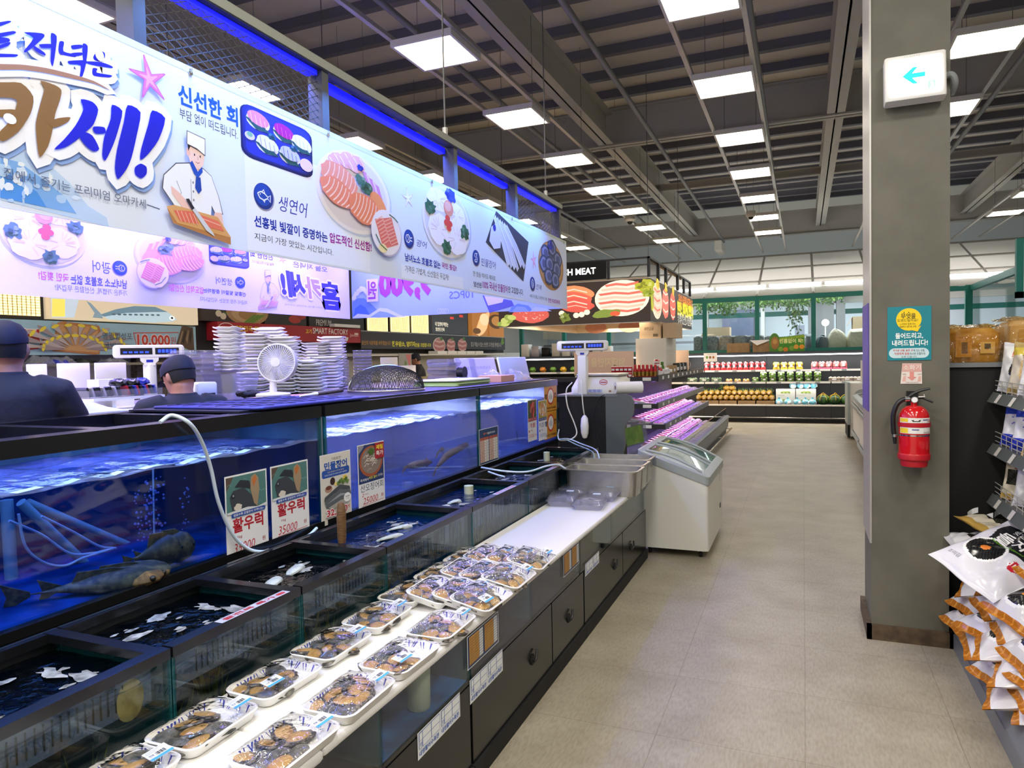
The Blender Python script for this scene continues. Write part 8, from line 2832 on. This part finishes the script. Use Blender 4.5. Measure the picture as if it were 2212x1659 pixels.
# ------------------------------------------------------------------ shelf on the right
struct(MB().box((.74,4.62,0),(2.6,4.66,1.545),'black_matte').box((.70,4.60,1.545),(2.6,5.2,1.57),'shelf_grey').box((.74,4.66,0),(2.6,5.15,1.545),'black_matte'),'wall_partition')
t = thing('gondola_shelf','grey shop shelf with sloping tiers at the right edge','shelf',(1.1,3,0))
MB().box((1.40,-1.0,0),(1.44,4.60,2.0),'shelf_grey').build('back_panel',t)
MB().box((.80,-1.0,.0),(1.40,4.59,.13),'shelf_dark').box((.755,-1.0,.0),(.80,4.59,.085),'shelf_grey').build('plinth',t)
MB().add([(.762,-1,.085),(.762,4.59,.085),(.80,4.59,.165),(.80,-1,.165)],[(0,1,2,3)],'shelf_grey').build('price_rail',t)
MB().box((.80,-1.0,.13),(1.40,4.59,.15),'shelf_grey').build('base_shelf',t)
for z in (1.40,1.12,.84):
    s_ = MB().box((.97,.5,z - .012),(1.40,4.585,z),'shelf_grey').build('shelf',t)
    MB().add([(.935,.5,z - .045),(.935,4.585,z - .045),(.965,4.585,z + .008),(.965,.5,z + .008),(.972,.5,z - .03),(.972,4.585,z - .03)],[(0,1,2,3),(0,4,5,1)],'panel_grey').build('price_rail',s_)
    for k in range(7):
        y = 4.40 - .27 * k
        MB().add([(.9345,y - .03,z - .040),(.9345,y + .03,z - .040),(.9595,y + .03,z + .003),(.9595,y - .03,z + .003)],[(0,1,2,3)],'off_white').build('price_tag',s_)
    mb = MB()
    for h in (.02,.045,.07):
        mb.tube([(.975,.5,z + h),(.975,4.58,z + h)],.0022,'steel_grey',5)
    for k in range(40):
        mb.tube([(.975,.55 + .1 * k,z),(.975,.55 + .1 * k,z + .07)],.002,'steel_grey',4)
    mb.build('wire_fence',s_)

def pack_mesh(w,l,h,colf,seed,ink='ink_gloss',nu=26,nv=34,crump=.010):
    """pillow pack lying flat: long side along y, both faces coloured by colf(u, v)"""
    rnd = random.Random(seed)
    ph = [rnd.uniform(0,6.28) for _ in range(8)]
    def hgt(u,v):
        a,b = 2 * u - 1,2 * v - 1
        e = max(0.0,1 - abs(a) ** 2.6) ** .7 * max(0.0,1 - (abs(b) / .93) ** 4) ** .8 if abs(b) < .93 else 0.0
        c = crump * (math.sin(9 * u + 7 * v + ph[0]) + math.sin(15 * v - 6 * u + ph[1]) + .7 * math.sin(23 * u + ph[2]) * math.sin(19 * v + ph[3]))
        return h * e + c * (e * .8 + .12)
    def pt(u,v,s_):
        pin = 1 - .05 * math.sin(PI * v)
        return ((u - .5) * w * pin,(v - .5) * l + .004 * math.sin(9 * u + ph[5]) * (abs(2 * v - 1) > .9),s_ * hgt(u,v) * (.5 if s_ < 0 else .8) + .0015 * s_)
    mb = MB()
    for s_ in (1,-1):
        n0 = len(mb.v)
        mb.v += [pt(i / nu,j / nv,s_) for j in range(nv + 1) for i in range(nu + 1)]
        for j in range(nv):
            for i in range(nu):
                f = [n0 + j * (nu + 1) + i,n0 + j * (nu + 1) + i + 1,n0 + (j + 1) * (nu + 1) + i + 1,n0 + (j + 1) * (nu + 1) + i]
                mb.f.append(f if s_ > 0 else f[::-1]); mb.m.append(ink)
                mb.c.append(colf((i + .5) / nu,(j + .5) / nv) if s_ > 0 else colf(.02,(j + .5) / nv)); mb.sm.append(True)
    return mb,pt

def col_nori(u,v):
    if v < .065 or v > .94:
        return '#b8701c' if int(u * 30) % 5 else '#d8953c'
    if v > .62 and u > .12 and u < .9:
        return '#26242a'
    d = math.hypot((u - .5) * .8,(v - .36))
    if d < .055: return '#ee9a30'
    if d < .19: return ('#17171a','#2b2d30','#101012')[int(u * 60 + v * 90) % 3]
    if d < .22: return '#f4f4f6'
    return '#dcdbe2'
def col_big(u,v):
    d = math.hypot((u - .34) * .75,(v - .40))
    if d < .045: return '#ee8a3a'
    if d < .16: return ('#141416','#2a2c2c','#1c1d20')[int(u * 70 + v * 80) % 3]
    if d < .185: return '#fafafc'
    if v > .50 and v < .83 and u > .12 and u < .96 and u + .4 * (v - .5) > .2: return '#202226'
    d2 = math.hypot(u - .78,(v - .40) * 1.2)
    if d2 < .07: return '#c8283a'
    return '#dedde8'
def col_gold(u,v):
    if v < .1 or v > .92: return '#b8964a'
    if .3 < v < .62 and u > .1: return ('#2a2a24','#3f4030','#1c1d1a')[int(u * 50 + v * 60) % 3]
    if .64 < v < .78 and .3 < u < .6: return '#b02a34'
    return '#d8d0b8'
def col_beige(u,v):
    if v < .12 or v > .9: return '#a8925a'
    d = math.hypot(u - .5,v - .45)
    if d < .26: return ('#d9bb86','#c9a76c','#e4cb9c')[int(u * 50 + v * 70) % 3]
    if v > .74: return '#c9b44a'
    return '#cfc6b4'
def col_blue(u,v):
    if v < .25: return '#2a3cc0'
    if .25 < v < .32: return '#e4e4f0'
    if v > .7: return '#3a55d0'
    return '#e2e4ee'
def col_white(u,v):
    if v < .08 or v > .93: return '#c9c8cf'
    d = math.hypot((u - .5),(v - .45) * 1.1)
    if d < .22: return ('#1c1d20','#33352f')[int(u * 40 + v * 50) % 2]
    if .7 < v < .82 and .3 < u < .7: return '#c23a34'
    return '#dfe0e2'

PROTO = {}
def pouch(kind,label,loc,rot,w,l,h,group=None,name='seaweed_pack',scale=1):
    colf = {'nori': col_nori,'big': col_big,'gold': col_gold,'beige': col_beige,'blue': col_blue,'white': col_white}[kind]
    key = (kind,w,l)
    if key not in PROTO:
        mb,pt = pack_mesh(w,l,h,colf,len(PROTO) + 4,nu=64 if kind == 'big' else 40,nv=84 if kind == 'big' else 56)
        A = Art((0,0,0),(1,0,0),(0,1,0))
        W_,L_ = w,l
        if kind == 'big':
            A.text('돌자반',-.28 * W_,.08 * L_,.38 * W_,.20 * L_,'#f4f4f6',.02)
            A.text('햇살담은',-.20 * W_,.22 * L_,.20 * W_,.28 * L_,'#f4f4f6',.0)
            A.text('Roasted & Seasoned Laver',-.26 * W_,.035 * L_,.36 * W_,.06 * L_,'#7ac83a',.0)
            A.text('1kg',.22 * W_,-.13 * L_,.34 * W_,-.07 * L_,'#f8f0f0',.02)
            A.text('조미김',-.40 * W_,-.36 * L_,-.22 * W_,-.32 * L_,'#6a6a80')
        elif kind == 'nori':
            A.text('구운김',-.30 * W_,.18 * L_,.30 * W_,.33 * L_,'#f2f2f4',.02)
            A.text('60',.10 * W_,.34 * L_,.30 * W_,.39 * L_,'#6ab43a',.03)
        elif kind == 'blue':
            A.text('LA',-.25 * W_,-.02 * L_,.2 * W_,.14 * L_,'#2438c0',.04)
        elif kind in ('gold','white','beige'):
            A.text('돌김',-.2 * W_,.17 * L_,.2 * W_,.27 * L_,'#f4e8e4' if kind != 'beige' else '#7a5a2a',.02)
        m2 = MB()
        for bb,l_,v,f,c in A.ops:
            q = []
            for x,y in v:
                p_ = pt(x / w + .5,y / l + .5,1)
                q.append((p_[0],p_[1],p_[2] + .0018))
            m2.add(q,f,'ink',c)
        PROTO[key] = (mb,m2)
    t = thing(name,label,'snack pack',(0,0,0),group)
    first_ = not isinstance(PROTO[key][0],bpy.types.Mesh)
    if first_:
        mb,m2 = PROTO[key]
        o1 = mb.build('bag',t,True); o2 = m2.build('lettering',t,True)
        PROTO[key] = (o1.data,o2.data)
    else:
        for nm_,me in zip(('bag','lettering'),PROTO[key]):
            o = bpy.data.objects.new(nm_,me); COL.objects.link(o); o.parent = t
    t.location = loc
    t.rotation_euler = rot
    return t

RNG = random.Random(31)
HALF = math.pi / 2
# rows of orange and white packs, ends towards the aisle
ROWN = ['farthest','second farthest','middle','fourth','nearest']
for c,(y,n) in enumerate(((4.34,4),(4.02,5),(3.70,4),(3.44,3))):
    for k in range(n):
        x = .90 + .018 * math.sin(3 * k + c) + .03 * k
        z = .215 + .10 * k
        pouch('nori','orange ended seaweed pack, %s from the bottom in the %s column of the pile' % (ORD[k],ROWN[c]),(x,y + RNG.uniform(-.02,.02),z),
              (.26 + RNG.uniform(-.08,.08),RNG.uniform(-.12,.12),-HALF + RNG.uniform(-.42,.42)),.31,.40,.085,'orange ended seaweed packs')
pouch('big','big white seaweed bag lying on top of the pile by the column',(.88,3.94,.655),(.36,.34,-.95),.38,.50,.055)
pouch('gold','gold edged seaweed pack behind the big white bag',(.98,4.36,.70),(-.15,.10,-1.25),.26,.40,.05)
pouch('white','white seaweed pack at the back of the pile by the column',(.90,4.40,.60),(.0,.2,-1.5),.26,.36,.05)
pouch('white','white seaweed pack right of the gold edged pack',(1.16,4.10,.72),(.1,.2,-.9),.28,.38,.06)
pouch('nori','orange ended pack leaning on the right of the big white bag',(1.08,3.72,.66),(.3,.35,-1.2),.25,.36,.05,'orange ended seaweed packs')
pouch('white','white pack with round dark picture below the orange column',(.99,3.36,.42),(.45,.05,-1.35),.28,.36,.06)
for k in range(3):
    pouch('nori','orange ended pack under the white pack, %s from the bottom near the front' % ORD[k],(.95,3.32,.21 + .07 * k),(.22,0,-HALF + .25 * (k - 1)),.25,.36,.05,'orange ended seaweed packs')
for k in range(3):
    pouch('beige','beige pack with woven gold edge, %s from the bottom at lower right' % ORD[k],(.97 + .01 * k,3.08,.20 + .085 * k),(.25,.03,-HALF + .2 * (k - 1)),.28,.38,.06,'beige packs')
for k in range(2):
    pouch('blue','blue and white pack at the lower right corner, the %s one' % ('lower','upper')[k],(.97,2.86 - .03 * k,.20 + .09 * k),(.25,.0,-HALF + .15),.28,.40,.06,'blue and white packs')
# standing pouches on the tiers
TI = [(1.40,[('white',4.42,'white and blue pouch standing at the far end of the top tier'),('beige',4.22,'beige pouch on the top tier'),('white',4.03,'second white pouch on the top tier'),('beige',3.84,'second beige pouch on the top tier')],.20,.27),
      (1.12,[('blue',4.36,'dark blue pouch at the far end of the middle tier'),('blue',4.16,'second blue pouch on the middle tier'),('gold',3.96,'gold pouch on the middle tier'),('white',3.76,'white pouch on the middle tier')],.20,.24),
      (.84,[('gold',4.34,'gold pouch at the far end of the lowest tier'),('white',4.12,'white pouch on the lowest tier'),('gold',3.9,'second gold pouch on the lowest tier'),('white',3.7,'second white pouch on the lowest tier')],.20,.25)]
for z,L_,w,l in TI:
    for kind,y,nm in L_:
        pouch(kind,nm,(1.07,y + .06,z + l / 2 + .004),(1.36,.05,-.62),w,l,.045,None,'pouch')
# curled price cards
for k,(px_,py_) in enumerate(((2090,1118),(2122,1130),(2148,1118),(2160,1100))):
    p = at(px_,py_,y=4.5)
    tag(MB().grid(lambda u,v: (p.x + .05 * u,4.5 + .02 * math.sin(3 * u),p.z + .03 * v + .03 * u),4,2,'paper').build('price_card'),'%s curled white price card above the seaweed pile, from the left' % ORD[k],'card')
# wrapped bundles on the partition
def bundle(label,x0,x1,y0,y1,z0,z1,m,seed,prints=True):
    t = thing('wrapped_bundle',label,'bundle',((x0 + x1) / 2,(y0 + y1) / 2,z0))
    mb = MB()
    rnd = random.Random(seed)
    q = lambda i,z,r: [(x + rnd.uniform(-.008,.008),y,z) for x,y in rrect(x0 + i,y0 + i,x1 - i,y1 - i,r,4)]
    mb.loft([q(.01,z0,.03),q(0,z0 + .02,.04),q(-.006,(z0 + z1) / 2,.04),q(0,z1 - .03,.04),q(.03,z1,.04)],m,caps=True)
    mb.build('packs',t)
    A = Art((0,y0 - .012,0),(1,0,0),(0,0,1))
    xm = (x0 + x1) / 2
    A.rect(x0 + .04,z0 + .03,xm - .01,z1 - .05,'#c8962e' if m == 'bundle_yellow' else '#c9a870')
    A.rect(xm + .03,z0 + .05,x1 - .03,z1 - .08,'#dfc9a0')
    A.rect(xm + .05,z1 - .12,x1 - .05,z1 - .09,'#4a4a5a')
    A.rect(x0 + .07,z0 + .05,x0 + .10,z1 - .08,'#6a4a1a')
    A.dump(MB()).build('printing',t)
    mb = MB()
    mb.grid(lambda u,v: (x0 - .012 + (x1 - x0 + .024) * u,y0 - .022 - .008 * math.sin(13 * u + 5 * v),z0 + (z1 - z0) * v),12,8,'amber_film')
    mb.grid(lambda u,v: (x0 - .012 + (x1 - x0 + .024) * u,y0 + (y1 - y0) * v,z1 + .012 + .012 * math.sin(11 * u + 7 * v)),12,8,'amber_film')
    mb.build('wrapping',t)
    return t

bundle('yellow wrapped bundle on the black partition beside the column',.76,1.02,4.68,5.02,1.5705,1.765,'bundle_yellow',1)
bundle('tan wrapped bundle on the black partition right of the yellow one',1.06,1.34,4.68,5.05,1.5705,1.80,'kraft_pale',2)
for k,(z,m,nm) in enumerate(((1.5705,'bag_dark','lowest dark green bundle at the right edge'),(1.69,'bag_dark','second dark green bundle at the right edge'),(1.80,'bag_dark','third dark green bundle at the right edge'),(1.905,'bag_olive','bright green bundle topmost at the right edge'))):
    tag(MB().ell((1.58 - .02 * (k % 2),5.1,z + .062),(.20,.20,.060),m,18,10,noise=.006).build('bundle'),nm,'bundle','green bundles at the right edge')
for k in range(6):
    x = 1.02 + .115 * (k % 3 if k < 4 else k % 2 + .5)
    # white foam boxes further back
    o = MB().box((-.05,-.05,0),(.05,.05,.085),'white_plastic').build('foam_box')
    o.location = (2.02 + .115 * (k % 4 if k < 4 else k - 3.5),10.6,1.5705 + .086 * (k // 4))
    tag(o,'%s white foam box of the low stack beside the window corner' % ORD[k],'box','white foam boxes by the window')
tag(MB().box((1.9,10.4,0),(2.9,10.9,1.57),'wall_grey').build('storage_unit'),'grey storage unit under the white foam boxes','cabinet')
t = thing('storage_shelf','dark shelf carrying open cartons behind the side glazing','shelf',(4.6,12.5,0))
MB().box((3.7,11.5,1.84),(6.5,13.2,1.90),'shelf_grey').build('shelf_board',t)
MB().box((3.72,11.52,0),(6.48,13.18,1.84),'wall_grey').build('cabinet_body',t)
for k in range(4):
    x = 3.8 + .6 * k
    t = thing('carton','brown carton behind the side glazing, %s from the left' % ORD[k],'box',(x + .25,12,1.901),'cartons behind the side glazing')
    MB().box((x,11.7,1.901),(x + .56,12.3,2.34),'kraft_pale' if k != 1 else 'kraft').build('box_body',t)
    MB().box((x,11.698,2.0),(x + .56,11.6995,2.04),'orange_tub').build('tape',t)
# framed white board at the right edge
p0,p1 = at(2196,560,y=8.2),at(2212,643,y=8.2)
t = thing('framed_board','white board in a teal frame hanging at the right edge','sign',(p0.x + .3,8.2,p1.z))
MB().box((p0.x,8.2,p1.z),(p0.x + .06,8.26,p0.z + .2),'teal_frame').box((p0.x,8.2,p1.z),(p0.x + .8,8.26,p1.z + .06),'teal_frame').box((p0.x + .74,8.2,p1.z),(p0.x + .8,8.26,p0.z + .2),'teal_frame').build('frame',t)
MB().box((p0.x + .06,8.21,p1.z + .06),(p0.x + .74,8.24,p0.z + .2),'board_glow').build('panel',t)
for x in (p0.x + .1,p0.x + .7):
    MB().tube([(x,8.23,p0.z + .2),(x,8.23,6.3)],.005,'wire',5).build('suspension_cable',t)

# ------------------------------------------------------------------ posters on the big tanks
def tank_poster(name,label,tl,br,cat='poster'):
    t = thing(name,label,cat,at(*tl,x=UX + .004))
    A = Art((UX + .0035,0,0),(0,1,0),(0,0,1),'ink',.0004,.0004)
    u0,v1 = A.px(*tl); u1,v0 = A.px(*br)
    def T(s_,a,b,c,d,col,bold=0.0,shear=0,halo=None):
        A.text(s_,u0 + (u1 - u0) * a,v0 + (v1 - v0) * b,u0 + (u1 - u0) * c,v0 + (v1 - v0) * d,col,bold,shear,halo)
    def R(a,b,c,d,col):
        A.rect(u0 + (u1 - u0) * a,v0 + (v1 - v0) * b,u0 + (u1 - u0) * c,v0 + (v1 - v0) * d,col)
    def P(pts,col):
        A.poly([(u0 + (u1 - u0) * x,v0 + (v1 - v0) * y) for x,y in pts],col)
    def E(x,y,rx,ry,col,**kw):
        A.ell(u0 + (u1 - u0) * x,v0 + (v1 - v0) * y,(u1 - u0) * rx,(v1 - v0) * ry,col,**kw)
    def Ln(pts,w,col):
        A.line([(u0 + (u1 - u0) * x,v0 + (v1 - v0) * y) for x,y in pts],w,col)
    return t,A,T,R,P,E,Ln

for k,(tl,br,nm) in enumerate((((484,1031),(581,1188),'left of two identical white rockfish price posters on the left tank'),((583,1009),(669,1149),'right of two identical white rockfish price posters on the left tank'))):
    t,A,T,R,P,E,Ln = tank_poster('price_poster',nm,tl,br)
    R(0,0,1,1,'#e9eaee')
    R(.03,.56,.97,.98,'#4f7a78')
    P([(.03,.98),(.03,.82),(.20,.98)],'#5a4a40')
    rnd = random.Random(3)
    for j in range(24):
        x,y = rnd.uniform(.08,.92),rnd.uniform(.58,.94)
        Ln([(x - .05,y),(x,y + .02),(x + .05,y)],.0012,'#7fb2a8')
    P([(.15,.60),(.10,.75),(.18,.82),(.42,.84),(.62,.72),(.72,.58),(.60,.565),(.40,.565)],'#3a3f48')
    P([(.22,.86),(.35,.93),(.56,.90),(.60,.80),(.40,.84)],'#2a2e36')
    P([(.60,.94),(.70,.97),(.78,.92),(.80,.78),(.74,.58),(.66,.62),(.58,.80)],'#a08a70')
    P([(.62,.90),(.70,.955),(.74,.90),(.66,.82)],'#c0703a')
    E(.18,.76,.045,.03,'#22252c'); E(.18,.765,.02,.014,'#8a929c')
    E(.28,.62,.09,.045,'#d8cfc4',wob=.15)
    P([(.03,.56),(.97,.56),(.97,.60),(.75,.575),(.5,.60),(.03,.585)],'#d6dade')
    u0,v1 = A.px(*tl); u1,v0 = A.px(*br)
    A.rr(u0 + (u1 - u0) * .12,v0 + (v1 - v0) * .515,u0 + (u1 - u0) * .93,v0 + (v1 - v0) * .565,.008,'#2348a0')
    T('씹을수록 감칠맛이 우럭나는~',.16,.525,.90,.555,'#f2f4fa',.01)
    T('활우럭',.15,.33,.88,.50,'#b01c2a',.03)
    T('1kg',.24,.255,.36,.295,'#a8303a')
    T('35000',.16,.10,.66,.21,'#c03038',.0,.18)
    T('원',.84,.15,.92,.20,'#a8303a',.01)
    Ln([(.14,.085),(.94,.10)],.0022,'#b8404a')
    A.dump(MB()).build('printed_sheet',t)
t,A,T,R,P,E,Ln = tank_poster('price_poster','cream eel price poster reading 32,800 on the middle tank',(690,985),(760,1115))
R(0,0,1,1,'#e6e6ea'); R(.02,.012,.98,.988,'#d8d4cb')
T('기운충전!',.36,.90,.68,.94,'#2a2e3a',.0)
T('민물장어',.13,.775,.88,.885,'#1c4fa8',.035)
u0,v1 = A.px(690,985); u1,v0 = A.px(760,1115)
A.rr(u0 + (u1 - u0) * .05,v0 + (v1 - v0) * .665,u0 + (u1 - u0) * .95,v0 + (v1 - v0) * .775,.012,'#2450a4')
T('깨끗한 환경에서 건강하게 길러낸',.22,.728,.76,.75,'#e4d2c0'); T('국내산 장어를 먹기 좋게 손질한 민물장어',.13,.69,.86,.712,'#eef0f6')
E(.25,.50,.12,.05,'#b08a74'); E(.25,.52,.09,.03,'#6a3a2a'); E(.38,.60,.08,.055,'#3a2422'); E(.80,.60,.08,.045,'#e0c24a'); E(.48,.55,.05,.03,'#e8cf7a')
for j in range(7):
    E(.56 + .05 * j,.55 + .02 * (j % 3),.05,.028,('#6a8a3a','#4a6a2a')[j % 2],wob=.3)
P([(.08,.34),(.10,.40),(.60,.53),(.92,.47),(.95,.42),(.60,.47)],'#4a4e52'); P([(.10,.32),(.14,.36),(.60,.465),(.95,.41),(.97,.36),(.90,.25),(.30,.22),(.16,.24)],'#5e6266'); P([(.16,.30),(.60,.40),(.94,.36),(.60,.36)],'#9aa0a4')
P([(.2,.24),(.3,.20),(.8,.24),(.9,.30),(.6,.30)],'#a8a49c')
E(.83,.315,.12,.068,'#f2f2f4'); T('3마리',.76,.315,.90,.34,'#2a2a30',.01); T('구성',.78,.285,.88,.305,'#2a2a30')
T('32,800',.14,.10,.82,.21,'#b8202e',.025,0,('#f6eef0',.004)); T('원',.84,.15,.94,.20,'#b8202e')
A.dump(MB()).build('printed_sheet',t)
t,A,T,R,P,E,Ln = tank_poster('price_poster','squid price poster with a red corner tag on the middle tank',(771,963),(832,1085))
R(0,0,1,1,'#ebebef'); R(.03,.40,.97,.985,'#1f3566')
E(.5,.72,.44,.24,'#a8562e'); E(.5,.73,.38,.205,'#8a7a70')
rnd = random.Random(8)
for j in range(34):
    a,r = rnd.uniform(0,6.28),rnd.uniform(0,.8)
    x,y = .5 + .36 * r * math.cos(a),.73 + .19 * r * math.sin(a)
    Ln([(x - .08,y - .02),(x,y + .02),(x + .09,y)],.004,('#d8cdc2','#b8a89a','#efe6dc')[j % 3])
E(.48,.87,.12,.05,'#4a6a2a',wob=.3)
P([(.03,.985),(.03,.86),(.2,.94),(.24,.985)],'#8a8f98')
R(.62,.74,.97,.985,'#a8202a'); T('재철',.66,.88,.93,.955,'#f0d83a',.03); T('특가',.66,.785,.93,.86,'#f2f0ec',.02)
T('즉석에서',.08,.43,.38,.475,'#eceef4',.01); T('바로 썰어',.40,.44,.70,.485,'#e8dc4a',.01); T('드리는',.74,.45,.93,.49,'#eceef4',.01)
T('산오징어회',.08,.27,.94,.385,'#23304a',.0)
T('2',.12,.20,.20,.25,'#c03038',0,.2); T('마리',.24,.215,.36,.24,'#a8303a'); T('25000',.16,.08,.72,.18,'#c03038',0,.2); T('원',.84,.12,.94,.175,'#a8303a',.01)
Ln([(.12,.055),(.94,.085)],.002,'#b8404a')
A.dump(MB()).build('printed_sheet',t)
t,A,T,R,P,E,Ln = tank_poster('origin_chart','navy framed origin chart on the right tank',(1034,929),(1077,992),'sign')
R(0,0,1,1,'#e8eaf0'); R(.02,.015,.98,.985,'#24406a')
T('활어',.22,.83,.40,.88,'#e07a4a',.02); T('원산지 표시',.43,.82,.82,.88,'#f0f2f6',.02)
for m in (0,1):
    for j in range(9):
        R(.05 + .47 * m,.06 + .078 * j,.48 + .47 * m,.13 + .078 * j,'#f0ece8' if j < 8 else '#c8604a')
        R(.05 + .47 * m,.06 + .078 * j,.28 + .47 * m,.13 + .078 * j,'#e4c0ae' if j < 8 else '#c8604a')
        T(('광어','우럭','농어','참돔','감성','민어','숭어','오징','어종')[j],.09 + .47 * m,.075 + .078 * j,.24 + .47 * m,.115 + .078 * j,'#4a3a3a'); T('국산',.32 + .47 * m,.075 + .078 * j,.44 + .47 * m,.115 + .078 * j,'#4a4a52')
A.dump(MB()).build('printed_sheet',t)
for k,(tl,br,nm,s_,c,pr) in enumerate((((1139,865),(1160,949),'narrow price leaflet with red worms on the right tank','개불','#b03038','1000'),((1162,866),(1182,947),'narrow price leaflet with orange shells on the right tank','키조개','#2c4a8a','15000'))):
    t,A,T,R,P,E,Ln = tank_poster('price_leaflet',nm,tl,br)
    R(0,0,1,1,'#e8e9ee'); R(.04,.56,.96,.98,'#4a5a3a' if k == 0 else '#a8a048')
    E(.5,.77,.40,.17,'#e0e0e6') if k else None
    rnd = random.Random(k)
    for j in range(14):
        E(.5 + rnd.uniform(-.28,.28),.77 + rnd.uniform(-.15,.13),.14,.045,('#b8484a','#d87068','#9a3038')[j % 3] if k == 0 else ('#d8a878','#c8905a','#e6c09a')[j % 3],rot=rnd.uniform(0,3))
    R(.04,.49,.96,.56,c); T('바다 향이 가득한',.1,.505,.9,.545,'#f0f0f4')
    T(s_,.16 if k == 0 else .08,.32,.84 if k == 0 else .92,.44,c,.01)
    T('1',.1,.22,.2,.27,c); T('팩',.3,.23,.5,.27,c); T(pr,.1,.08,.72,.17,'#c86a70' if k == 0 else '#8a9ad0',0,.1); T('원',.78,.1,.94,.15,'#a8303a' if k == 0 else c)
    A.dump(MB()).build('printed_sheet',t)
for k,(tl,br,nm) in enumerate((((1175,832),(1203,885),'upper of two orange warning signs at the end of the right tank'),((1176,890),(1203,942),'lower of two orange warning signs at the end of the right tank'))):
    t,A,T,R,P,E,Ln = tank_poster('warning_sign',nm,tl,br,'sign')
    A.base = .0002
    R(0,0,1,1,'#d8962c')
    E(.5,.56,.27,.32,'#c83a2c'); E(.5,.56,.215,.25,'#f2f0ea')
    P([(.40,.44),(.60,.44),(.64,.58),(.60,.60),(.58,.72),(.53,.60),(.50,.76),(.46,.60),(.42,.70),(.40,.56),(.34,.58)],'#c9cbd0')
    T('잠',.05,.46,.22,.66,'#231a10',.04); T('깐',.78,.48,.95,.68,'#231a10',.04)
    T('만지지 마세요',.08,.08,.92,.17,'#231a10',.03)
    A.dump(MB()).build('printed_sheet',t)
